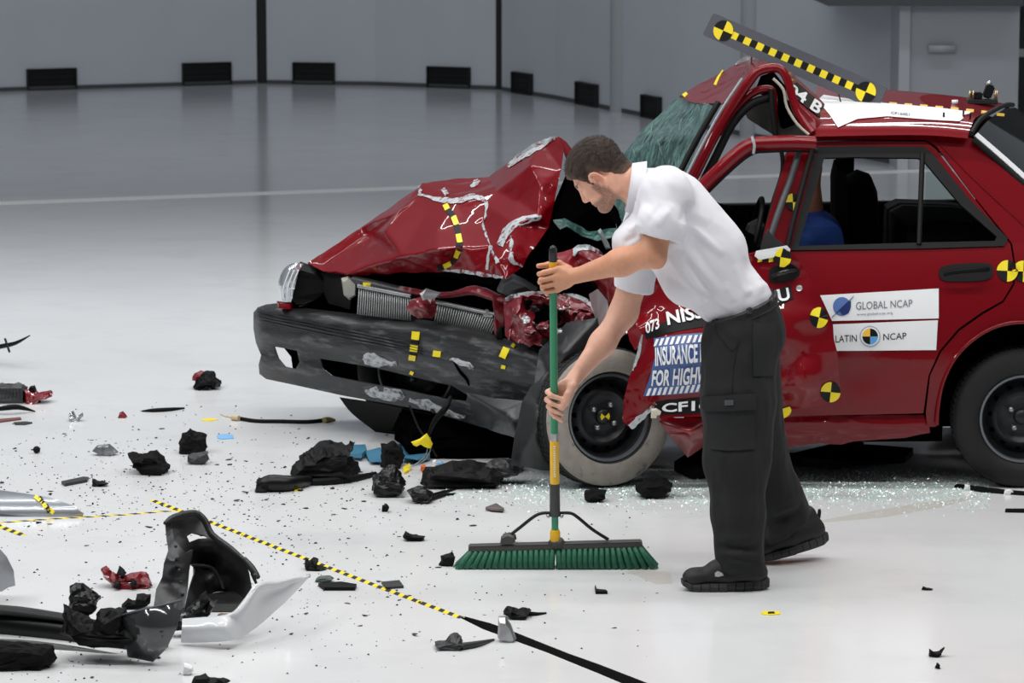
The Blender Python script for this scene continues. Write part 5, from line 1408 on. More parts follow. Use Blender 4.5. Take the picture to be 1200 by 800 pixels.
for i in idx:
    p = Vector(P[i].tolist()); n = Vector(N[i].tolist())
    l = ql[i]
    if l[2] < hlv[i] + 0.006: continue
    if ((p - Vector(HC.tolist())).length < 0.06): continue
    d = (Vector((-HF * 0.55 - HU * 0.15).tolist()) + n * 0.55 + Vector((rh.uniform(-.3, .3), rh.uniform(-.3, .3), rh.uniform(-.3, .3)))).normalized()
    L_ = 0.004 + 0.007 * max(0, min(1, (l[2] - 0.0) / 0.08))
    s = d.cross(n).normalized() * 0.0007
    k = len(V); a = p - n * 0.001
    V += [a - s, a + s, a + d * L_]; Fc.append((k, k + 1, k + 2)); C += [tuple(hc[i] * rh.uniform(0.6, 1.5))] * 3
hs = np_mesh('hair_strands', np.array(V), np.array(Fc), HAIR, hair, np.array(C)); hs['kind'] = 'stuff'

# --- polo shirt
lo = np.minimum(B3(700, 400, 11.25), B3(700, 400, 12.15)); hi = np.maximum(B3(925, 175, 11.25), B3(925, 175, 12.15))
T = Field(lo, hi, 0.005)
def wide(a, b, r1, r2, w1, w2, k=0.05, m=3):
    for i in range(m):
        t = -1 + 2 * i / (m - 1)
        T.add(rcone(B3(a[0], a[1], BY + t * w1), B3(b[0], b[1], BY + t * w2), r1, r2), k)
wide((868, 354), (823, 310), 0.100, 0.128, 0.05, 0.045)
wide((823, 310), (783, 262), 0.128, 0.134, 0.045, 0.045)
wide((783, 262), (774, 236), 0.134, 0.085, 0.045, 0.085)
T.add(rcone(B3(775, 232, BY), B3(754, 224, BY), 0.090, 0.074), 0.03)
T.add(rcone(B3(778, 222, 11.51), B3(776, 224, 11.84), 0.078), 0.03)
T.add(rcone(B3(742, 285, 11.58), B3(742, 285, 11.74), 0.075), 0.05)          # chest
T.add(rcone(B3(806, 330, 11.59), B3(806, 330, 11.73), 0.075), 0.06)          # loose belly
T.add(rcone(B3(838, 356, 11.60), B3(838, 356, 11.72), 0.060), 0.05)
SL = Field(lo, hi, 0.005); SL.add(rcone(B3(782, 230, 11.48), B3(776, 262, 11.44), 0.080, 0.080), 0.03); SL.add(rcone(B3(776, 262, 11.435), B3(770, 305, 11.425), 0.082, 0.074), 0.02)
SR = Field(lo, hi, 0.005); SR.add(rcone(B3(762, 246, 11.87), B3(747, 300, 11.905), 0.084, 0.080), 0.03); SR.add(rcone(B3(747, 300, 11.905), B3(738, 365, 11.915), 0.080, 0.070), 0.02)
wide((792, 240), (838, 294), 0.098, 0.098, 0.05, 0.05)
# folds: soft ridges pulled from the arm pit and the waistband
def fold(pts, r=0.010, k=0.03):
    for i in range(len(pts) - 1): T.add(rcone(B3(*pts[i]), B3(*pts[i + 1]), r), k)
def trim_plane(pts3, n, keep): pass
# sleeve ends
nL = unit(np.array((-0.25, 0, -1.0))); pL = B3(772, 278, 11.43)
nR = unit(np.array(W(738, 350, 11.91)) - np.array(W(747, 300, 11.90))); pR = B3(741, 339, 11.908)
ax = [T.lo[i] + T.h * np.arange(T.n[i], dtype=np.float32) for i in range(3)]
GP = np.stack(np.meshgrid(*ax, indexing='ij'), -1)
dl = (GP - pL) @ nL; dr = (GP - pR) @ nR
axL = np.linalg.norm(np.cross(GP - B3(776, 262, 11.435), unit(B3(770, 305, 11.425) - B3(776, 262, 11.435))), axis=-1)
axR = np.linalg.norm(np.cross(GP - B3(747, 300, 11.905), unit(B3(738, 365, 11.915) - B3(747, 300, 11.905))), axis=-1)
SL.v = np.maximum(SL.v, dl); SR.v = np.maximum(SR.v, dr)
SL.v = np.where(dl > -0.05, np.maximum(SL.v, 0.0685 - axL), SL.v); SR.v = np.where(dr > -0.05, np.maximum(SR.v, 0.064 - axR), SR.v)
for F2 in (SL, SR):
    hh = np.clip(0.5 + 0.5 * (T.v - F2.v) / 0.05, 0, 1); T.v = T.v + (F2.v - T.v) * hh - 0.05 * hh * (1 - hh)
# neck opening and waist
nc = unit(np.array((-1.0, 0, 0.15))); pc_ = B3(749, 222, 11.67)
dn = (GP - pc_) @ nc; rnk = np.linalg.norm(np.cross(GP - pc_, nc), axis=-1)
T.v = np.where(rnk < 0.12, np.maximum(T.v, dn), T.v)
bn = unit(np.array((-0.365, 0, 0.93))); bp = B3(870, 361, BY)
T.v = np.maximum(T.v, -((GP - bp) @ bn) - 0.006)
P, Q = T.mesh(1)
N = vnormals(P, Q)
dirs = unit(np.array((0.66, 0, -0.75)))
al = P @ dirs; ac = P @ unit(np.array((0.75, 0, 0.66)))
def fn(p, a, b, sc): return noise.fractal(Vector((a * sc[0], b * sc[1], p[1] * sc[2])), 1.0, 2.0, 2)
disp = np.array([0.008 * fn(p, a, b, (4, 13, 5)) + 0.002 * fn(p, a, b, (14, 22, 14)) for p, a, b in zip(P.tolist(), al.tolist(), ac.tolist())])
# pulled creases near the waist
pxs = np.array([(600 + F_PX * p[0] / (p[1] * CP - (p[2] - CAM_H) * SP), 400 - F_PX * (p[1] * SP + (p[2] - CAM_H) * CP) / (p[1] * CP - (p[2] - CAM_H) * SP)) for p in P.tolist()])
def ridge(x0, y0, x1, y1, w, amp, taper=True):
    d = np.array((x1 - x0, y1 - y0), float); L2 = d @ d
    t = ((pxs - (x0, y0)) @ d) / L2; tc = np.clip(t, 0, 1)
    dist = np.linalg.norm(pxs - (np.array((x0, y0)) + tc[:, None] * d), axis=1)
    return amp * np.exp(-(dist / w) ** 2) * (np.clip(1 - np.abs(tc * 2 - 1) ** 3, 0, 1) if taper else 1)
nearside = np.clip((11.70 - P[:, 1]) / 0.08, 0, 1)
for r_ in ((806, 262, 848, 300, 5, 0.011), (800, 275, 850, 340, 6, -0.011), (808, 248, 832, 262, 6, 0.004), (862, 310, 876, 348, 5, 0.005), (872, 300, 884, 345, 5, -0.005), (886, 320, 892, 345, 4, 0.004),
           (782, 300, 826, 355, 6, 0.011), (800, 300, 840, 352, 5, -0.009), (850, 330, 860, 355, 5, 0.005), (808, 236, 800, 262, 5, -0.012), (790, 240, 768, 264, 5, 0.003), (775, 238, 758, 264, 4, -0.003), (784, 246, 770, 268, 4, 0.003),
           (868, 345, 905, 330, 5, 0.004), (735, 270, 752, 262, 4, 0.008), (730, 285, 748, 275, 4, -0.008)):
    disp += ridge(*r_) * nearside
# stitched hem bands on the sleeves
dlv = (P - pL) @ nL; drv = (P - pR) @ nR
P = P + N * disp[:, None]
SHIRT = mat('polo_white', (224, 223, 229), 0.85, bump=0.12, bscale=500, sss=0.0)
shirt = np_mesh('polo_shirt', P, Q, SHIRT, man, bvh=True)
for path in ([(799, 208), (806, 218), (808, 232), (803, 250), (799, 268)],):
    streak('shoulder_seam', path, 1.0, shirt, mat('seam_grey', (226, 226, 231), 0.9), shirt, off=0.0005, thick=0.0005)
streak('hem_stitch', [(749, 268), (765, 268), (782, 271), (797, 279)], 1.0, shirt, MATS['seam_grey'], shirt, off=0.0005, thick=0.0004)
# collar: a folded band round the neck
def ring(c, n, r, m=36, up=Vector((0, 1, 0)), sq=1.0):
    n = Vector(n).normalized(); u = n.cross(up).normalized(); w = n.cross(u)
    return [Vector(c) + u * math.cos(2 * math.pi * k / m) * r + w * math.sin(2 * math.pi * k / m) * r * sq for k in range(m)]
nv = Vector(nc.tolist())
c0 = W(741, 220, 11.67)
prof = [(-0.010, 0.078), (0.004, 0.077), (0.012, 0.0785), (0.015, 0.082), (0.012, 0.086), (0.0, 0.090), (-0.022, 0.096), (-0.036, 0.1005), (-0.036, 0.0965), (-0.02, 0.091)]
rings = [ring(c0 + nv * t, nv, r, sq=0.98) for t, r in prof]
V = [p for r in rings for p in r]; m = 36
Fc = [(j * m + k, j * m + (k + 1) % m, (j + 1) * m + (k + 1) % m, (j + 1) * m + k) for j in range(len(prof) - 1) for k in range(m)]
mk('collar', V, Fc, SHIRT, shirt, True, 60)

# --- trousers
lo = np.minimum(B3(800, 690, 11.2), B3(800, 690, 12.2)); hi = np.maximum(B3(975, 335, 11.2), B3(975, 335, 12.2))
T = Field(lo, hi, 0.006)
LY, RY = 11.58, 11.75
for t in (-1, 0, 1):
    T.add(rcone(B3(870, 350, BY + 0.055 * t), B3(868, 400, BY + 0.06 * t), 0.112, 0.125), 0.04)
T.add(ellip(B3(885, 392, BY), (0.105, 0.165, 0.12)), 0.04)
T.add(rcone(B3(866, 400, LY), B3(865, 470, 11.54), 0.128, 0.128), 0.03)
T.add(rcone(B3(865, 470, 11.54), B3(863, 540, 11.51), 0.128, 0.115), 0.03)
T.add(rcone(B3(863, 540, 11.51), B3(865, 600, 11.49), 0.113, 0.094), 0.03)
T.add(rcone(B3(865, 600, 11.49), B3(868, 690, 11.475), 0.094, 0.084), 0.03)
T.add(rcone(B3(872, 400, RY), B3(884, 510, 11.82), 0.125, 0.105), 0.03)
T.add(rcone(B3(884, 510, 11.82), B3(908, 575, 11.88), 0.104, 0.092), 0.03)
T.add(rcone(B3(908, 575, 11.88), B3(936, 650, 11.95), 0.092, 0.108), 0.03)
T.cut(bp + bn * 0.006, bn)
ax = [T.lo[i] + T.h * np.arange(T.n[i], dtype=np.float32) for i in range(3)]
GP = np.stack(np.meshgrid(*ax, indexing='ij'), -1)
# hems
hz = (GP[..., 2] - 0.062 - (GP[..., 0] - B3(865, 660, 11.48)[0]) * -0.10)
T.v = np.where(GP[..., 1] < 11.66, np.maximum(T.v, -hz), T.v)
T.v = np.where((GP[..., 1] > 11.70) & (GP[..., 2] < 0.35), np.maximum(T.v, (GP - B3(920, 620, 11.92)) @ unit(np.array((0.60, 0.1, -0.80)))), T.v)
legL = np.linalg.norm(np.cross(GP - B3(868, 690, 11.475), unit(B3(865, 600, 11.49) - B3(868, 690, 11.475))), axis=-1)
legR = np.linalg.norm(np.cross(GP - B3(936, 650, 11.95), unit(B3(908, 575, 11.88) - B3(936, 650, 11.95))), axis=-1)
T.v = np.where((hz < 0.08) & (GP[..., 1] < 11.66), np.maximum(T.v, 0.074 - legL), T.v)
T.v = np.where((GP[..., 1] > 11.70) & (GP[..., 2] < 0.22) & (GP[..., 0] > B3(890, 600, 11.9)[0]), np.maximum(T.v, 0.078 - legR), T.v)
P, Q = T.mesh(1); N = vnormals(P, Q)
pxs = np.array([(600 + F_PX * p[0] / (p[1] * CP - (p[2] - CAM_H) * SP), 400 - F_PX * (p[1] * SP + (p[2] - CAM_H) * CP) / (p[1] * CP - (p[2] - CAM_H) * SP)) for p in P.tolist()])
disp = np.array([0.008 * noise.fractal(Vector((p[0] * 12, p[1] * 12, p[2] * 4.5)), 1.0, 2.0, 3) for p in P.tolist()])
nl = np.clip((11.66 - P[:, 1]) / 0.06, 0, 1); nr = 1 - nl
for r_, w_ in (((842, 648, 893, 652, 4, 0.012), nl), ((838, 640, 893, 643, 4, -0.010), nl), ((840, 632, 890, 630, 6, 0.008), nl), ((852, 656, 880, 662, 4, 0.008), nl), ((850, 560, 862, 630, 6, 0.006), nl), ((880, 560, 870, 630, 6, -0.006), nl),
               ((905, 600, 942, 585, 5, 0.012), nr), ((900, 612, 940, 600, 5, -0.010), nr), ((895, 632, 930, 612, 6, 0.010), nr), ((850, 470, 868, 520, 5, -0.005), nl), ((872, 480, 862, 525, 4, 0.005), nl), ((830, 520, 850, 540, 7, 0.006), nl), ((868, 410, 840, 385, 5, -0.003), nl)):
    disp += ridge(*r_) * w_
P = P + N * disp[:, None]
TROU = mat('trouser_black', (18, 19, 21), 0.85, var=0.12, vscale=14, bump=0.15, bscale=350)
TROU2 = mat('trouser_pocket', (22, 23, 25), 0.85, var=0.12, vscale=14, bump=0.15, bscale=350)
trou = np_mesh('cargo_trousers', P, Q, TROU, man, bvh=True)
pk = decal('cargo_pocket', [(829, 482), (884, 479), (884, 526), (852, 528), (833, 526)], trou, TROU2, trou, step=8, off=0.006, thick=0.005)
fl = decal('pocket_flap', [(826, 465), (884, 461), (884.5, 479), (834, 482), (826, 478)], trou, TROU2, trou, step=8, off=0.013, thick=0.006)
decal('pocket_label', [(850, 469), (861, 468.5), (861, 474), (850, 474.5)], trou, mat('label_grey', (70, 71, 74), 0.7), trou, step=0, off=0.0165)
decal('hip_pocket', [(882, 379), (908, 377), (906, 440), (882, 441)], trou, TROU2, trou, step=8, off=0.005, thick=0.004)
STI = mat('stitch_dark', (8, 8, 9), 0.9)
streak('pocket_slash', [(838, 378), (840, 390), (850, 403), (858, 411), (864, 405)], 1.0, trou, STI, trou, off=0.002, thick=0.001)
streak('side_seam', [(866, 400), (860, 430), (858, 462)], 0.8, trou, STI, trou, off=0.002, thick=0.001)
streak('flap_top_seam', [(829, 464), (856, 462.5), (884, 460.5)], 1.2, trou, STI, trou, off=0.008, thick=0.002)  # dark stitch line along the flap's upper edge
# belt and loops
f = Field(B3(815, 400, 11.3) * 1.0, np.maximum(B3(930, 325, 11.4), B3(930, 325, 12.0)), 0.005)
f.lo[1] = 11.35; f.n[1] = int(0.62 / f.h); f.v = np.full(f.n, 0.5, np.float32)
for t in (-1, 0, 1):
    f.add(rcone(B3(870, 340, BY + 0.055 * t), B3(868, 400, BY + 0.06 * t), 0.116, 0.129), 0.04)
f.cut(bp + bn * 0.010, bn); f.cut(bp - bn * 0.026, -bn)
P, Q = f.mesh(1); belt = np_mesh('belt', P, Q, mat('belt_black', (24, 24, 25), 0.45), man, bvh=True)
for x, y in ((877, 356), (903, 346), (838, 371)):
    decal('belt_loop', [(x - 3, y - 7), (x + 3, y - 8), (x + 4, y + 11), (x - 2, y + 12)], belt, TROU2, man, step=5, off=0.006, thick=0.005)

# --- shoes
SHOE = mat('shoe_black', (22, 22, 23), 0.6, var=0.15, vscale=30, bump=0.2, bscale=200)
SOLE = mat('sole_black', (44, 44, 45), 0.65, var=0.1, vscale=30)
def shoe(heel, toe, up, lab):
    heel = np.array(heel, np.float32); toe = np.array(toe, np.float32)
    fx = unit(toe - heel); up = np.array(up, np.float32); fz = unit(up - fx * (up @ fx)); fy = np.cross(fz, fx)
    L = np.linalg.norm(toe - heel)
    A_ = np.stack([fx, fy, fz])
    p = lambda x, y, z: heel + fx * x * L + fy * y + fz * z
    c = p(0.5, 0, 0.07)
    f = Field(c - 0.22, c + 0.22, 0.005)
    f.add(rcone(p(0.16, 0, 0.055), p(0.52, 0, 0.05), 0.042, 0.044), 0.02)
    f.add(rcone(p(0.52, 0, 0.05), p(0.84, 0, 0.042), 0.044, 0.034), 0.02)
    f.add(rcone(p(0.16, 0, 0.06), p(0.22, 0, 0.115), 0.040, 0.040), 0.02)
    f.add(rcone(p(0.26, 0, 0.115), p(0.60, 0, 0.070), 0.038, 0.036), 0.02)
    f.add(ellip(p(0.86, 0, 0.045), (0.040, 0.044, 0.030), A_), 0.02)
    f.cut(p(0, 0, 0.028), -fz)
    P, Q = f.mesh(1); up_ = np_mesh('shoe', P, Q, SHOE, man, bvh=True)
    # grooved sole: nine separate blocks
    nb = 10
    for i in range(nb):
        t0 = i / nb + 0.0035; t1 = (i + 1) / nb - 0.0035
        def hw(t): return 0.036 + 0.012 * math.sin(min(1, t * 1.1) * math.pi) + 0.006 * (t > 0.5) - 0.018 * max(0, (t - 0.88) / 0.12) - 0.012 * max(0, (0.06 - t) / 0.06)
        def hz_(t): return 0.036 - 0.010 * t
        def lift(t): return 0.022 * max(0, (t - 0.85) / 0.15) ** 2 + 0.010 * max(0, (0.12 - t) / 0.12)
        V = []
        for t in (t0, t1):
            for s in (-1, 1):
                V.append(p(t, s * hw(t) * 0.96, lift(t))); V.append(p(t, s * (hw(t) + 0.003), lift(t) + 0.018)); V.append(p(t, s * hw(t) * 0.97, hz_(t) + lift(t) * 0.4))
        Fc = [(0, 1, 2, 5, 4, 3), (6, 9, 10, 11, 8, 7), (0, 6, 7, 1), (1, 7, 8, 2), (3, 4, 10, 9), (4, 5, 11, 10), (2, 8, 11, 5), (0, 3, 9, 6)]
        mk('sole_block', [Vector(v.tolist()) for v in V], Fc, SOLE, up_, False)
    mk('sole_core', *join([([Vector(p(t, s * 0.034, z).tolist()) for t in (0.03, 0.93) for s in (-1, 1) for z in (0.012, 0.034)], [(0, 1, 3, 2), (4, 6, 7, 5), (0, 4, 5, 1), (2, 3, 7, 6), (0, 2, 6, 4), (1, 5, 7, 3)])]), SOLE, up_, False)
    return up_, p
gl = G(902, 690); gt = G(797, 684)
yL = 11.485
sL, pL_ = shoe((gl.x - 0.003, yL, 0.0), (gt.x, yL - 0.03, 0.0), (0, 0, 1), 'left')
decal('shoe_badge', [(838, 671), (841, 669), (846, 671), (848, 674), (842, 675.5), (838, 675)], sL, mat('badge_silver', (170, 172, 176), 0.4), man, step=0, off=0.004)
for i in range(3):
    a = pL_(0.48 + i * 0.08, -0.028, 0.098 - i * 0.012); b = pL_(0.50 + i * 0.08, 0.0, 0.107 - i * 0.013); c = pL_(0.48 + i * 0.08, 0.028, 0.098 - i * 0.012)
    tube('lace', [a, b, c], 0.004, BLKV, man, 6, smooth_n=3)
ht = G(900, 660)
sR, pR_ = shoe(np.array(W(969, 634, 12.0)), np.array((ht.x - 0.05, 11.90, 0.006)), (0, 0, 1), 'right')
tube('heel_tab', [pR_(0.06, 0.0, 0.10), pR_(0.03, 0, 0.125), pR_(0.02, 0, 0.115), pR_(0.05, 0, 0.09)], 0.004, SHOE, man, 6, smooth_n=3)

# ================================================================ WRECKAGE ON THE FLOOR
FOAM = mat('black_foam', (12, 12, 13), 0.9, spec=0.2, var=0.35, vscale=30, bump=0.6, bscale=60)
SHINY = mat('black_gloss_plastic', (10, 10, 11), 0.35, spec=0.3, var=0.2, vscale=20)
GREYB = mat('dark_grey_plastic', (40, 41, 43), 0.5, var=0.2, vscale=20)
SMOKE = mat('smoky_plastic', (52, 54, 56), 0.12, coat=0.8, var=0.3, vscale=8)
FOIL = mat('crumpled_foil', (190, 192, 194), 0.2, metal=0.9, bump=0.8, bscale=60)
BROWN = mat('brown_grey_shard', (92, 80, 80), 0.5, var=0.2, vscale=20)
TANP = mat('tan_plastic', (118, 98, 78), 0.4, var=0.2, vscale=12)
def thing_solid(name, label, cat, outline, depth, material, base=None, group=None, smooth=False, parent=None, **kw):
    """Upright lump that stands on the floor: its lowest point touches the ground."""
    yb = max(p[1] for p in outline) if base is None else base
    xb = sum(p[0] for p in outline) / len(outline)
    Y = G(xb, yb).y
    kw.setdefault('rough', 0.16); o = solid(name, outline, Y, depth, material, parent, smooth, **kw)
    return tag(o, label, cat, group) if parent is None else o
def flat_geo(outline, thick, bend=0.0, seed=1, tilt=0.0):
    rnd = random.Random(seed)
    P = [G(x, y) for x, y in outline]
    n = len(P); c = sum(P, Vector()) / n
    V = []
    for lv in (0, 1):
        for p in P:
            V.append(Vector((p.x, p.y, 0.0005 + lv * thick + bend * rnd.random() + tilt * max(0, (p.x - c.x)))))
    t = tessellate_polygon([[Vector((p.x, p.y, 0)) for p in P]])
    Fc = [tuple(q) for q in t] + [tuple(i + n for i in reversed(q)) for q in t]
    Fc += [(k, (k + 1) % n, n + (k + 1) % n, n + k) for k in range(n)]
    bm = bmesh.new(); vs = [bm.verts.new(v) for v in V]
    for f_ in Fc:
        try: bm.faces.new([vs[i] for i in f_])
        except ValueError: pass
    bmesh.ops.recalc_face_normals(bm, faces=bm.faces[:]); bm.verts.index_update()
    V = [v.co.copy() for v in bm.verts]; Fc = [tuple(v.index for v in f_.verts) for f_ in bm.faces]; bm.free()
    return V, Fc
def thing_flat(name, label, cat, outline, thick, material, parent=None, **kw):
    V, Fc = flat_geo(outline, thick, **kw)
    o = mk(name, V, Fc, material, parent, False)
    return tag(o, label, cat) if parent is None else o
def gtube(name, label, cat, pts, r, material, z=None, parent=None, n=8, sm=4):
    P = [G(x, y, (z[i] if z else r if not isinstance(r, (list, tuple)) else r[i])) for i, (x, y) in enumerate(pts)]
    o = tube(name, P, r, material, parent, n, 1.0, sm)
    return tag(o, label, cat) if parent is None else o

# ---- left edge
r = root('bumper_section', 'grey ribbed box section with a red torn end at the left edge', 'car part', G(20, 470))
thing_solid('ribbed_body', '', '', [(-30, 470), (-30, 452), (0, 451), (28, 451), (30, 455), (31, 470)], 0.14, GREYB, 470, parent=r, jit=0.02, shrink=0.95)
for i in range(14):
    x = -26 + i * 4
    mk('rib', *box_geo(W(x, 461, G(x, 470).y - 0.07), 0.005, 0.008, 0.05), GREYB, r, False)
thing_solid('red_end', '', '', [(29, 471), (29, 455), (36, 458), (44, 461), (58, 459), (60, 463), (48, 466), (45, 471)], 0.12, REDW, 471, parent=r)
thing_solid('mount', '', '', [(33, 458), (35, 451), (40, 451), (42, 458), (46, 461), (40, 462)], 0.05, BLK, 470, parent=r, jit=0.2) 
r = root('trim_strip', 'bent black trim strip with a cross spike at the far left', 'car part', G(8, 412))
tube('strip', pxpath([(-20, 411, 17.0), (0, 406, 16.9), (18, 402, 16.8), (35, 393, 16.7)]), [0.008, 0.012, 0.010, 0.003], BLK, r, 8, smooth_n=3)
tube('spike', [W(6, 397, 16.85), W(11, 412, 16.75)], 0.006, BLK, r, 6)
gtube('trim_strip', 'bowed black rubber strip below the grey ribbed box', 'car part', [(-15, 482), (5, 478), (22, 477), (41, 482)], [0.004, 0.012, 0.012, 0.003], BLK, z=[0.004, 0.03, 0.03, 0.003])
thing_flat('trim_strip', 'flat reddish brown strip at the left edge of the floor', 'car part', [(-10, 493), (24, 490), (25, 492), (-5, 496)], 0.006, mat('rust_brown', (104, 62, 60), 0.6))
thing_flat('trim_strip', 'short flat dark grey strip beside the brown one', 'car part', [(16, 496), (30, 495), (38, 496), (30, 498), (18, 498)], 0.006, GREYB)
r = root('broken_bracket', 'black and red crumpled bracket lying alone left of the bumper', 'car part', G(240, 455))
thing_solid('bracket_body', '', '', [(226, 453), (232, 441), (240, 436), (250, 435), (252, 441), (257, 446), (259, 450), (252, 450), (251, 455), (246, 451), (232, 455)], 0.12, BLK, 455, parent=r, jit=0.3, seed=9)
thing_solid('red_flap', '', '', [(225, 445), (228, 438), (235, 434), (241, 436), (232, 443)], 0.04, REDW, 455, parent=r, jit=0.2)
gtube('metal_rod', 'black and grey rod lying flat on the floor', 'rod', [(166, 481.5), (180, 480.5), (198, 479.5), (216, 478)], [0.003, 0.009, 0.009, 0.004], BLK)
r = root('torn_cable', 'black cable with frayed pale ends lying left of the bumper', 'cable', G(330, 493))
gtube('sheath', '', '', [(278, 489.5), (300, 493), (330, 493.5), (360, 494), (380, 492)], 0.009, BLK, parent=r)
gtube('connector', '', '', [(272, 489), (280, 490)], 0.013, mat('beige', (196, 178, 146), 0.6), parent=r, sm=0)
gtube('frayed_end', '', '', [(380, 492), (386, 491), (393, 492)], [0.013, 0.011, 0.004], mat('frayed_yellow', (170, 162, 100), 0.8), parent=r, sm=2)
gtube('frayed_end', '', '', [(258, 485), (265, 488), (273, 489)], [0.002, 0.003, 0.003], MATS['beige'], parent=r, sm=2)
# ---- foam blocks
thing_solid('foam_block', 'upright black foam block with a peaked top left of the bumper', 'foam', [(211.5, 530), (212, 512), (222, 503), (227, 507), (242, 510), (241, 525), (238, 528), (225, 531)], 0.10, FOAM, 530, jit=0.06, seed=2)
thing_solid('foam_block', 'low torn black foam block with ragged left side', 'foam', [(158, 546), (153, 541), (155, 536), (152, 531), (165, 532), (172, 531), (183, 530), (192, 536), (197, 545), (195, 551), (180, 553), (166, 551)], 0.16, FOAM, 553, jit=0.12, seed=3)
thing_solid('torn_scrap', 'dark torn scrap leaning against the peaked foam block', 'scrap', [(219, 540), (221, 533), (230, 531), (244, 529), (244, 536), (240, 541), (228, 543)], 0.08, GREYB, 543, jit=0.3, seed=4)
thing_solid('grille_piece', 'small silvery ribbed grille piece on the floor', 'car part', [(108, 528), (113, 522), (128, 520), (134, 525), (138, 530), (130, 532), (118, 532)], 0.05, mat('grille_silver', (120, 122, 126), 0.3, metal=0.5, var=0.4, vscale=40), 533, jit=0.15, rough=0.05)
thing_solid('foil_scrap', 'shiny crumpled foil scrap beside a small dark chip', 'scrap', [(80, 491), (81, 484), (85, 482), (89, 489), (96, 484), (98, 487), (92, 493), (84, 493)], 0.05, FOIL, 493, jit=0.3, rough=0.05)
thing_solid('red_shard', 'tiny triangular red shard on the far floor', 'shard', [(138, 489), (140, 484), (144, 482), (149, 488)], 0.04, REDW, 489)
r = root('rubber_ball', 'small black rubber ball with a stud at the left', 'ball', G(43, 531))
pb = G(43, 531); pb.z = 0.016
S2 = lathe([(0.0005, -0.016), (0.008, -0.014), (0.014, -0.008), (0.016, 0), (0.014, 0.008), (0.008, 0.014), (0.0005, 0.016)], pb, (0, -1, 0.2), 16)
mk('ball', *S2, BLK, r)
tube('stud', [pb + Vector((-0.012, 0, 0)), pb + Vector((-0.024, 0, 0))], 0.003, BLK, r, 6)
thing_flat('blue_label', 'light blue torn label on the floor', 'label', [(254, 511), (262, 509), (273, 510), (274, 514), (260, 515), (255, 514)], 0.003, LBLUE)
thing_flat('yellow_tape_scrap', 'short yellow tape scrap near the torn cable', 'tape', [(236, 491.5), (250, 490.5), (256, 492), (246, 493.5), (237, 493)], 0.002, YEL)
thing_flat('plastic_bar', 'narrow dark bar lying near the silver panel', 'car part', [(72, 567), (98, 561.5), (104, 562), (102, 565), (76, 570)], 0.012, GREYB)
thing_solid('torn_scrap', 'small ragged black scrap right of the narrow dark bar', 'scrap', [(107, 568), (108, 561), (114, 564), (120, 563), (128, 566), (118, 569)], 0.05, BLK, 569, jit=0.4, seed=12)
# ---- pile below the bumper
thing_solid('broken_lamp_shell', 'wide domed black plastic shell below the bumper', 'car part', [(340, 548), (346, 540), (356, 532), (366, 524), (382, 519), (400, 518), (417, 519), (410, 528), (408, 538), (416, 546), (420, 553), (400, 559), (372, 560), (350, 557)], 0.30, BLK, 559, jit=0.08, seed=5)
gtube('hose_piece', 'black convoluted hose piece with yellow tag on the floor', 'hose', [(303, 570), (316, 566), (338, 566), (362, 563)], [0.022, 0.035, 0.032, 0.022], SHINY, z=[0.02, 0.034, 0.032, 0.02])
thing_solid('torn_scrap', 'crumpled black scrap at the left end of the hose', 'scrap', [(299, 574), (301, 564), (310, 559), (318, 562), (316, 572), (308, 575)], 0.08, BLK, 575, jit=0.3, seed=6)
thing_flat('yellow_tape_scrap', 'small yellow tape square beside the black hose', 'tape', [(344, 572.5), (352, 571.5), (353, 574.5), (345, 575.5)], 0.004, YEL)
gtube('hose_piece', 'thin black hose running right from the domed shell', 'hose', [(362, 565), (392, 563), (416, 560), (440, 555)], [0.014, 0.016, 0.014, 0.01], BLK)
thing_solid('mirror_shell', 'black wedge shaped mirror shell standing on the floor', 'car part', [(438, 572), (441, 561), (447, 553), (455, 546), (463, 547), (470, 556), (476, 566), (472, 574), (458, 579), (446, 577)], 0.16, SHINY, 579, jit=0.06, seed=7)
r = root('plastic_paddle', 'black paddle shaped plastic piece with a forked stem', 'car part', G(500, 585))
thing_solid('blade', '', '', [(477, 575), (484, 570), (496, 571), (505, 577), (508, 583), (494, 588), (484, 584)], 0.10, SHINY, 588, parent=r, jit=0.05)
gtube('stem', '', '', [(504, 582), (518, 577), (537, 572)], [0.012, 0.008, 0.003], BLK, parent=r, sm=3)
gtube('stem', '', '', [(502, 585), (520, 580), (534, 578)], [0.010, 0.007, 0.003], BLK, parent=r, sm=3)
for i, (ol, lab) in enumerate(([([(404, 532), (412, 526), (428, 527), (430, 534), (424, 541), (410, 539)]), 'ragged blue plastic shred beside the domed shell'], [([(428, 535), (444, 532), (456, 534), (452, 545), (434, 545)]), 'blue plastic shred under the bumper middle'],
                               [([(466, 528), (486, 526), (500, 528), (504, 540), (488, 546), (470, 542)]), 'largest blue plastic shred under the bumper'], [([(592, 549), (606, 546), (614, 551), (604, 556), (594, 555)]), 'blue plastic shred beside the hanging wing liner'])):
    thing_flat('blue_shred', lab, 'shard', ol, 0.01, BLUS, bend=0.03, seed=i)
thing_solid('gear_lump', 'black toothed lump standing under the bumper', 'car part', [(447, 544), (450, 530), (448, 522), (458, 519), (470, 523), (474, 535), (470, 544), (456, 547)], 0.12, FOAM, 546, jit=0.2, seed=8)
thing_solid('torn_scrap', 'long black torn scrap heap under the right of the bumper', 'scrap', [(492, 563), (494, 552), (508, 547), (530, 544), (556, 543), (574, 546), (590, 552), (588, 560), (560, 566), (520, 569)], 0.25, BLK, 567, jit=0.25, seed=10)
thing_solid('splash_guard', 'smooth dark guard sheet lying beside the hanging wing liner', 'car part', [(548, 566), (560, 552), (576, 541), (592, 537), (606, 541), (614, 551), (596, 556), (572, 559)], 0.10, GREYB, 566, jit=0.04, seed=11)
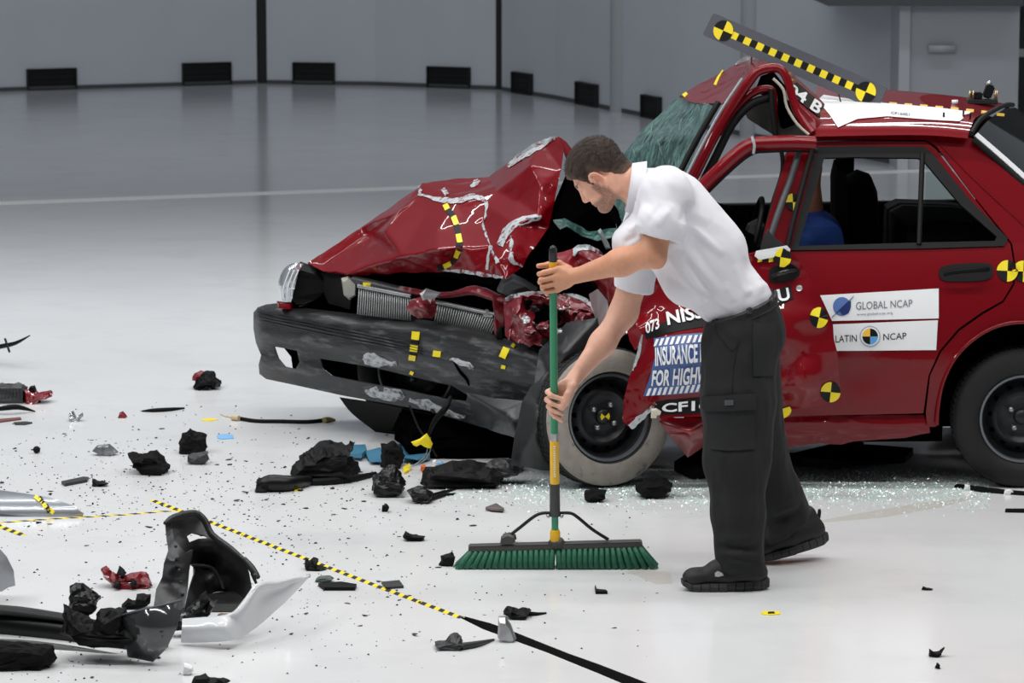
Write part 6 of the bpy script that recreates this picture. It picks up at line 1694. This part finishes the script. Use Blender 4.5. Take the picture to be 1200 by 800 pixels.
thing_solid('orange_chip', 'small orange plastic chip below the bumper', 'shard', [(492, 551), (493, 545), (499, 545), (500, 550), (496, 553)], 0.02, mat('orange_plastic', (214, 92, 26), 0.4), 552)
thing_solid('blue_plastic_bit', 'light blue plastic cap below the bumper', 'cap', [(511, 546), (513, 541), (518, 540), (520, 545), (516, 547)], 0.02, LBLUE, 547)
thing_solid('blue_plastic_bit', 'flat light blue clip in front of the black scrap heap', 'cap', [(538, 545), (542, 541), (550, 541), (552, 545), (544, 546)], 0.03, LBLUE, 546)
thing_solid('white_clip', 'white plastic clip beside the light blue cap', 'clip', [(506, 546), (507, 540), (511, 538), (512, 544), (510, 547)], 0.02, WHITEM, 547)
thing_solid('cream_clip', 'cream plastic clip on the floor by the dark guard sheet', 'clip', [(534, 567), (535, 562), (541, 560), (544, 564), (541, 567)], 0.03, mat('cream', (214, 206, 184), 0.6), 567)
thing_flat('yellow_tape_scrap', 'yellow tape scrap leaning on the wedge shaped shell', 'tape', [(472, 550), (480, 545), (482, 551), (474, 556)], 0.01, YEL)
# ---- rubble by the front wheel
thing_solid('rubble_chunk', 'larger black rubble chunk right of the front wheel', 'rubble', [(746, 575), (748, 566), (756, 562), (776, 563), (788, 567), (786, 575), (774, 580), (756, 582)], 0.12, FOAM, 582, jit=0.15, seed=21)
thing_solid('rubble_chunk', 'smaller black rubble chunk at the foot of the front wheel', 'rubble', [(686, 586), (687, 576), (698, 573), (710, 575), (710, 582), (700, 587)], 0.08, FOAM, 587, jit=0.25, seed=22)
for i, (ol, lab) in enumerate((([(905, 551), (925, 546), (980, 540), (1030, 543), (1070, 536), (1060, 546), (1000, 552), (940, 556)], 'long torn black underbody strip in the shade under the car'), ([(790, 552), (820, 540), (900, 538), (905, 548), (860, 560), (810, 562)], 'torn black underbody sheet behind the worker under the car'), ([(985, 536), (990, 530), (1006, 531), (1012, 538), (1000, 541)], 'small black scrap under the middle of the car'))):
    thing_flat('underbody_scrap', lab, 'scrap', ol, 0.03, BLK, bend=0.05, seed=30 + i)
thing_flat('trim_strip', 'black strip trapped beneath the rear wheel', 'car part', [(1118, 571), (1122, 569), (1150, 572), (1180, 576), (1205, 578), (1204, 581), (1150, 577)], 0.008, BLK)
thing_solid('white_clip', 'white clip on the black strip left of the rear wheel', 'clip', [(1129, 573), (1131, 568), (1137, 568), (1138, 573), (1133, 574)], 0.02, WHITEM, 574)
thing_solid('white_clip', 'white clip under the rear wheel', 'clip', [(1176, 579), (1178, 573), (1184, 573), (1188, 577), (1182, 579)], 0.02, WHITEM, 579)
thing_flat('trim_strip', 'short straight black strip at the right edge of the floor', 'car part', [(1178, 598), (1210, 598), (1210, 601), (1178, 600.5)], 0.008, BLK)
# ---- around the broom and the slot
thing_solid('torn_scrap', 'black hooked scrap just left of the broom bristles', 'scrap', [(514, 661), (517, 651), (524, 649), (530, 644), (533, 650), (531, 662), (524, 663)], 0.05, BLK, 662, jit=0.2, seed=41)
thing_solid('torn_scrap', 'flat black curled scrap above the hazard tape', 'scrap', [(472, 629), (474, 623), (484, 627), (498, 628), (497, 632), (482, 633)], 0.05, BLK, 633, jit=0.2, seed=42)
thing_solid('rubble_chunk', 'small round black pellet below the wedge shaped shell', 'rubble', [(447, 598), (448, 592), (453, 590), (456, 594), (454, 599)], 0.03, FOAM, 599)
thing_flat('brown_shard', 'brownish triangular shard in front of the front wheel', 'shard', [(569, 598), (578, 595), (582, 592), (591, 597), (590, 601), (576, 600)], 0.006, BROWN, bend=0.012)
r = root('ragged_plastic', 'ragged black plastic scrap right of the floor slot start', 'scrap', G(608, 720))
thing_solid('scrap_body', '', '', [(591, 718), (593, 710), (600, 712), (606, 715), (612, 713), (622, 716), (620, 721), (604, 723)], 0.08, BLK, 723, parent=r, jit=0.3, seed=43)
gtube('scrap_tail', '', '', [(612, 718), (628, 719), (640, 718)], [0.01, 0.006, 0.003], BLK, parent=r, sm=3)
thing_solid('steel_bracket', 'bare steel bracket standing at the edge of the floor slot', 'bracket', [(583, 746), (584, 722), (592, 722), (599, 732), (605, 748), (600, 751), (590, 748)], 0.05, STEEL, 751, jit=0.04, rough=0.0)
r = root('ragged_plastic', 'dark ragged plastic scrap with a curled tail left of the steel bracket', 'scrap', G(545, 756))
thing_solid('scrap_body', '', '', [(508, 754), (522, 752), (528, 745), (536, 743), (540, 746), (544, 752), (540, 758), (522, 759)], 0.09, GREYB, 759, parent=r, jit=0.2, seed=44)
gtube('scrap_tail', '', '', [(540, 757), (560, 754), (579, 749)], [0.012, 0.010, 0.003], GREYB, parent=r, sm=3)
thing_solid('clip_bracket', 'black spiked clip on the hazard tape', 'clip', [(356, 665), (358, 655), (362, 658), (367, 653), (372, 656), (371, 662), (382, 665), (368, 668)], 0.06, BLK, 667, jit=0.2, seed=45)
thing_flat('plastic_plate', 'flat dark plate lying on the hazard tape', 'plate', [(447, 684), (468, 682), (473, 689), (452, 690.5)], 0.008, GREYB)
thing_flat('plastic_plate', 'flat black double strip left of the hazard tape', 'plate', [(373, 687), (400, 685), (418, 688), (416, 692), (380, 692)], 0.012, BLK)
thing_solid('green_scrap', 'greenish crumpled scrap left of the hazard tape', 'scrap', [(369, 680), (374, 675), (386, 674), (391, 677), (384, 681)], 0.04, mat('green_grey', (62, 78, 74), 0.4), 681, jit=0.3, seed=46)
thing_solid('round_pad', 'round black pad behind the broom brace', 'pad', [(588, 633), (590, 626), (597, 623), (604, 626), (605, 632), (598, 635)], 0.06, FOAM, 636, smooth=True, jit=0.05)
md = thing_flat('marker_disc', 'fallen yellow and black marker disc in front of the worker', 'marker', [(891, 718.5), (896, 716.5), (906, 716.2), (915, 717.5), (914, 720), (904, 721), (894, 720.5)], 0.002, YEL)
thing_flat('dark_centre', '', '', [(900, 718), (907, 717.5), (908, 719.5), (900, 719.8)], 0.004, BLKV, parent=md)
thing_solid('torn_scrap', 'winged black scrap at the lower right of the floor', 'scrap', [(1089, 768), (1089, 760), (1094, 764), (1102, 763), (1107, 759), (1104, 766), (1096, 769)], 0.03, BLK, 769, jit=0.1)
thing_solid('torn_scrap', 'tiny black scrap below the winged one', 'scrap', [(1096, 782), (1098, 776), (1102, 779), (1102, 783)], 0.02, BLK, 783, jit=0.2)
thing_solid('torn_scrap', 'small black twig-like scrap right of the worker', 'scrap', [(1080, 690), (1082, 687), (1086, 689), (1093, 690), (1086, 691.5)], 0.02, BLK, 691)
thing_flat('metal_wire_chip', 'bent black wire chip right of the broom', 'wire', [(697, 690), (698, 688), (699, 693), (710, 694), (712, 696), (698, 696)], 0.01, BLK)
# ---- torn panels of the other car, lower left
silver = sheet('silver_body_fragment', [(-30, 570), (0, 574), (30, 578), (60, 583), (88, 593), (98, 602), (96, 606), (70, 607), (40, 605), (20, 604), (-30, 598)], lambda x, y: 12.74 + 0.005 * (607 - y) + 0.06 * ((y - 590) / 17.0) ** 2, SILV, None, step=5, thick=0.01, bvh=True)
tag(silver, 'silver body panel with a yellow and black tape at the left edge', 'car part')
for a, b, c in (((41, 582), (47, 587), YEL), ((46, 583), (51, 590), BLKV), ((49, 588), (54, 595), YEL), ((54, 592), (58, 600), BLKV), ((57, 596), (63, 601), YEL)):
    streak('panel_tape', [a, b], 4.5, silver, c, silver, sm=2, off=0.004)
sv = sheet('silver_body_fragment', [(-30, 640), (0, 643), (8, 652), (16, 668), (18, 686), (10, 688), (2, 693), (-30, 690)], lambda x, y: 11.32 + 0.004 * (x - 10), SILV, None, step=6, thick=0.02)
tag(sv, 'rounded silver body corner cut by the left picture edge', 'car part')
r = root('red_debris', 'red and black crumpled lamp debris between the silver panel and the black liner', 'car part', G(148, 686))
thing_solid('red_shell', '', '', [(119, 668), (124, 665), (128, 672), (140, 676), (152, 673), (164, 671), (174, 676), (178, 684), (170, 688), (150, 686), (134, 686), (128, 678)], 0.09, REDW, 687, parent=r, jit=0.2, seed=51)
thing_solid('socket', '', '', [(135, 682), (136, 677), (142, 677), (144, 682), (140, 685)], 0.14, BLK, 687, parent=r)
thing_solid('socket', '', '', [(153, 680), (155, 675), (161, 676), (162, 681), (157, 683)], 0.14, BLK, 687, parent=r)
thing_solid('bracket_top', '', '', [(137, 670), (140, 664), (146, 667), (148, 672), (140, 673)], 0.05, BLK, 687, parent=r, jit=0.3)
# black wheel arch liner standing up
arch_y = idw([(195, 610, 11.35), (240, 605, 11.45), (285, 650, 11.35), (292, 715, 11.22), (190, 715, 11.10), (215, 715, 11.05), (205, 660, 11.15), (240, 660, 11.42), (260, 690, 11.40)], 2.0)
arch = root('wheel_arch_liner', 'large black plastic wheel arch liner standing on the floor at lower left', 'car part', G(240, 716))
SHELL = mat('liner_black', (15, 15, 16), 0.45, var=0.25, vscale=12, bump=0.2, bscale=40)
lb = W(240, 719, 11.22)
sheet('outer_shell', [(194, 612), (204, 604), (220, 600), (229, 600), (236, 604), (245, 612), (249, 626), (262, 634), (280, 648), (287, 655), (291, 672), (296, 700), (294, 716), (262, 718), (230, 717), (216, 717), (222, 690), (228, 672), (228, 664), (222, 660), (218, 648), (206, 640), (196, 634)], lambda x, y: arch_y(x, y) + 0.05 * math.sin((x - 200) / 95 * math.pi), SHELL, arch, step=5, thick=0.006, holes=[[(219, 628), (226, 624), (240, 627), (244, 630), (232, 631), (222, 635)]])
sheet('side_wall', [(194, 614), (200, 612), (204, 632), (218, 648), (226, 644), (222, 668), (220, 690), (215, 719), (196, 718), (180, 711), (183, 690), (190, 676), (192, 660), (197, 645)], lambda x, y: arch_y(x, y) - 0.08, GREYB if False else mat('liner_side', (40, 41, 43), 0.4, var=0.3, vscale=10), arch, step=5, thick=0.008)
tube('rim_fold', pxpath([(193, 613, 11.24), (205, 606, 11.3), (228, 601, 11.36), (240, 610, 11.36), (248, 626, 11.34), (270, 642, 11.3), (287, 656, 11.24)]), [0.006, 0.014, 0.012, 0.012, 0.012, 0.01, 0.006], SHELL, arch, 8, smooth_n=3)
tube('loose_strap', pxpath([(286, 654, 11.22), (294, 664, 11.2), (301, 676, 11.18), (296, 672, 11.18), (303, 690, 11.16)]), [0.008, 0.012, 0.012, 0.008, 0.003], SHELL, arch, 8, smooth_n=3)
tube('cross_rib', pxpath([(226, 662, 11.3), (246, 664, 11.36), (256, 676, 11.36), (262, 690, 11.34)]), 0.006, SHELL, arch, 6, smooth_n=3)
sheet('inner_floor', [(220, 700), (255, 694), (292, 690), (296, 714), (262, 720), (222, 719)], lambda x, y: 11.40 - (y - 690) * 0.011, SHELL, arch, step=8, thick=0.006)
for k in range(5):
    mk('rivet', *tube_geo([W(206 + 2 * k, 640 + 14 * k, 11.06), W(206 + 2 * k, 640 + 14 * k, 11.09)], 0.006, 8), SHELL, arch)
# silver bumper crescent
cres_o = [(212, 766), (240, 766), (268, 764), (288, 757), (306, 744), (324, 728), (344, 709), (365, 686)]
cres_i = [(214, 738), (238, 737), (258, 736), (276, 731), (291, 713), (303, 698), (328, 695), (363, 686)]
ya_ = lambda x: interp([(210, 10.62), (270, 10.55), (310, 10.72), (365, 11.05)], x)
rows = [[W(x, y, ya_(x)) for x, y in cres_o], [W((a[0] * 0.45 + b[0] * 0.55), (a[1] * 0.45 + b[1] * 0.55), ya_(a[0]) - 0.015) for a, b in zip(cres_o, cres_i)], [W(x, y, ya_(x) + 0.02) for x, y in cres_i]]
mz = min(v.z for rr in rows for v in rr)
cres = root('silver_bumper_piece', 'crescent shaped silver bumper fragment curving up at lower left', 'car part', (W(280, 760, 10.6).x, 10.6, 0))
for rr in rows:
    for v in rr: v.z -= mz - 0.008
loft('outer_skin', rows, mat('silver_white', (206, 208, 211), 0.35, coat=0.6), cres, 6, 4, 0.008)
tube('inner_lip', [rows[2][i] + Vector((0, 0.01, -0.01)) for i in range(8)], [0.008, 0.01, 0.012, 0.014, 0.014, 0.012, 0.008, 0.003], mat('silver_lip', (190, 192, 196), 0.35, coat=0.5), cres, 8, smooth_n=3)
thing_solid('tan_cover', 'tan brown plastic cover lying inside the silver crescent', 'car part', [(240, 737), (250, 727), (258, 720), (266, 719), (280, 726), (276, 733), (262, 738), (250, 739)], 0.10, TANP, 745, smooth=True, jit=0.04)
# black bumper beam and smoky wing plastic
beam = root('bumper_beam', 'long black bumper beam lying at the lower left corner', 'car part', G(90, 778))
tube('beam', pxpath([(-40, 728, 10.9), (0, 730, 10.85), (40, 734, 10.8), (90, 740, 10.72), (140, 750, 10.62), (190, 756, 10.55)]), [0.075, 0.075, 0.07, 0.06, 0.05, 0.045], SHINY, beam, 10, 0.8, 3)
tube('beam_edge', pxpath([(-40, 712, 10.8), (20, 716, 10.76), (90, 726, 10.68), (150, 738, 10.6), (200, 742, 10.55)]), [0.02, 0.022, 0.018, 0.012, 0.008], SHINY, beam, 8, 0.8, 3)
tube('lower_lip', pxpath([(-40, 752, 10.66), (20, 754, 10.62), (80, 760, 10.56), (150, 770, 10.48)]), [0.02, 0.024, 0.02, 0.01], mat('lip_dark', (34, 36, 36), 0.3), beam, 8, 0.6, 3)
thing_solid('dark_block', 'dark ribbed block under the bumper beam at the left corner', 'car part', [(-20, 780), (-20, 752), (30, 753), (60, 758), (62, 772), (56, 779), (20, 781)], 0.12, FOAM, 781, jit=0.05)
thing_solid('torn_scrap', 'upright torn black scrap leaning over the bumper beam', 'scrap', [(82, 724), (84, 700), (86, 690), (96, 687), (108, 692), (120, 697), (116, 706), (106, 710), (102, 722), (92, 730)], 0.10, SHINY, 745, jit=0.15, seed=61)
thing_solid('torn_scrap', 'black angular scrap behind the bumper beam', 'scrap', [(142, 709), (150, 702), (160, 704), (161, 696), (176, 697), (176, 706), (160, 712), (148, 712)], 0.06, BLK, 712, jit=0.1, seed=62)
thing_solid('torn_scrap', 'shredded black scrap pile on the middle of the bumper beam', 'scrap', [(72, 738), (76, 712), (84, 722), (96, 724), (110, 728), (118, 716), (130, 712), (146, 714), (152, 730), (160, 742), (150, 752), (110, 750)], 0.14, BLK, 772, jit=0.25, seed=63)
thing_solid('torn_scrap', 'torn dark flap between beam and wheel arch liner', 'scrap', [(200, 734), (206, 722), (224, 712), (240, 698), (244, 706), (254, 704), (248, 716), (234, 728), (216, 736)], 0.06, SHINY, 745, jit=0.1, seed=64)
smk = sheet('smoky_wing', [(138, 770), (140, 758), (160, 752), (190, 745), (214, 738), (214, 752), (208, 772), (196, 796), (180, 812), (150, 806), (148, 790), (140, 786)], lambda x, y: 10.30 + 0.10 * ((x - 182) / 40.0) ** 2 + 0.06 * ((y - 775) / 35.0) ** 2, SMOKE, None, step=6, thick=0.012)
smk.location.z = max(smk.location.z, 0.003)
tube('rim_line', [tuple(W(x, y, 10.30 + 0.10 * ((x - 182) / 40.0) ** 2 + 0.06 * ((y - 775) / 35.0) ** 2 - 0.004) + Vector((0, 0, 0.0))) for x, y in ((141, 758), (160, 752.5), (190, 745.5), (213, 739))], 0.004, GREYP, smk, 6, smooth_n=3)
tag(smk, 'glossy smoky plastic wing piece in front of the bumper beam', 'car part')
thing_solid('white_plastic_bit', 'small bright white cap on the floor below the silver crescent', 'cap', [(214, 786), (216, 778), (226, 780), (227, 787), (218, 790)], 0.03, WHITEM, 790)
thing_solid('torn_scrap', 'black scrap with yellow spot at the bottom picture edge', 'scrap', [(225, 800), (228, 792), (240, 790), (246, 795), (262, 794), (270, 798), (255, 803), (236, 804)], 0.06, BLK, 804, jit=0.2, seed=65)
thing_solid('foil_scrap', 'bright torn scrap behind the tan cover', 'scrap', [(155, 734), (160, 722), (170, 716), (178, 716), (172, 730), (164, 740)], 0.03, WHITEM, 745, jit=0.1, seed=66)

# ---- loose chips: individuals that look alike, then the fine grit nobody could count
rg = random.Random(17)
CHIPM = [BLK, BLK, BLK, GREYB, SHINY, BROWN]
chip_me = []
for v in range(12):
    bm = bmesh.new()
    n = rg.randint(6, 9)
    sx, sy, sz = rg.uniform(0.6, 1.5), rg.uniform(0.4, 1.1), rg.uniform(0.2, 0.7)
    for _ in range(n): bm.verts.new((rg.uniform(-1, 1) * sx, rg.uniform(-1, 1) * sy, rg.uniform(0, 1) * sz))
    bmesh.ops.convex_hull(bm, input=bm.verts[:])
    bmesh.ops.delete(bm, geom=[x for x in bm.verts if not x.link_faces], context='VERTS')
    zm = min(x.co.z for x in bm.verts)
    for x in bm.verts: x.co.z -= zm
    me = bpy.data.meshes.new('plastic_chip'); bm.to_mesh(me); bm.free()
    me.materials.append(CHIPM[v % 6]); chip_me.append(me)
def chip_density(x, y):
    a = math.exp(-((x - 150) / 190.0) ** 2 - ((y - 565) / 60.0) ** 2)
    b = 0.9 * math.exp(-((x - 330) / 130.0) ** 2 - ((y - 590) / 45.0) ** 2)
    c = 0.35 * math.exp(-((x - 330) / 260.0) ** 2 - ((y - 690) / 70.0) ** 2)
    d = 0.35 * math.exp(-((x - 620) / 160.0) ** 2 - ((y - 590) / 25.0) ** 2)
    e = 0.5 * math.exp(-((x - 60) / 90.0) ** 2 - ((y - 770) / 25.0) ** 2)
    return a + b + c + d + e + 0.02
count = 0
spots = []
while count < 290:
    x, y = rg.uniform(0, 820), rg.uniform(470, 798)
    if rg.random() > chip_density(x, y): continue
    if 535 < x < 765 and 636 < y < 668: continue
    if 60 < x < 330 and 690 < y < 770 and rg.random() < 0.7: continue
    o = bpy.data.objects.new('plastic_chip', chip_me[rg.randrange(12)]); COL.objects.link(o)
    s = 0.0045 + 0.012 * rg.random() ** 2.5
    o.location = G(x, y); o.scale = (s, s, s); o.rotation_euler = (0, 0, rg.uniform(0, 6.28))
    z_ = ('tiny dark chip strewn among the black foam blocks at the left', 'chips around the foam blocks') if x < 270 and y < 585 else ('tiny dark chip strewn in front of the black pile under the bumper', 'chips in front of the bumper pile') if y < 640 and x < 520 else ('tiny dark chip strewn under and before the front wheel', 'chips around the front wheel') if y < 640 else ('tiny dark chip strewn around the silver and black wreckage at lower left', 'chips around the lower left wreckage') if x < 330 else ('tiny dark chip strewn along the hazard tape and floor slot', 'chips along the hazard tape')
    tag(o, z_[0], 'chip', z_[1])
    count += 1
def scatter(name, n, sample, size, material, label, cat):
    V, Fc = [], []
    for _ in range(n):
        p = sample(); s = size * (0.35 + 2.2 * rg.random() ** 3); a = rg.uniform(0, 6.28); k = len(V)
        V += [p + Vector((math.cos(a + q * 2.1) * s * rg.uniform(0.6, 1.3), math.sin(a + q * 2.1) * s, 0.0003)) for q in range(3)] + [p + Vector((0, 0, s * 0.8))]
        Fc += [(k, k + 1, k + 3), (k + 1, k + 2, k + 3), (k + 2, k, k + 3)]
    o = mk(name, V, Fc, material, None, False)
    return tag(o, label, cat, None, 'stuff')
def smp_grit():
    while True:
        x, y = rg.uniform(-20, 760), rg.uniform(470, 800)
        if rg.random() < chip_density(x, y): return G(x, y)
scatter('fine_grit', 2600, smp_grit, 0.0028, BLK, 'fine dark grit strewn over the floor around the wreck', 'grit')
def smp_glass():
    while True:
        x, y = rg.uniform(520, 1160), rg.uniform(540, 612)
        w = math.exp(-((y - 572) / 16.0) ** 2) * (1.0 if x > 600 else 0.4) * (0.35 + 0.65 * (0.5 + noise.noise(Vector((x / 40, y / 14, 0)))))
        if rg.random() < w: return G(x, y)
scatter('glass_granules', 15000, smp_glass, 0.0029, TEAL, 'pale green shattered glass granules on the floor below the car', 'glass')
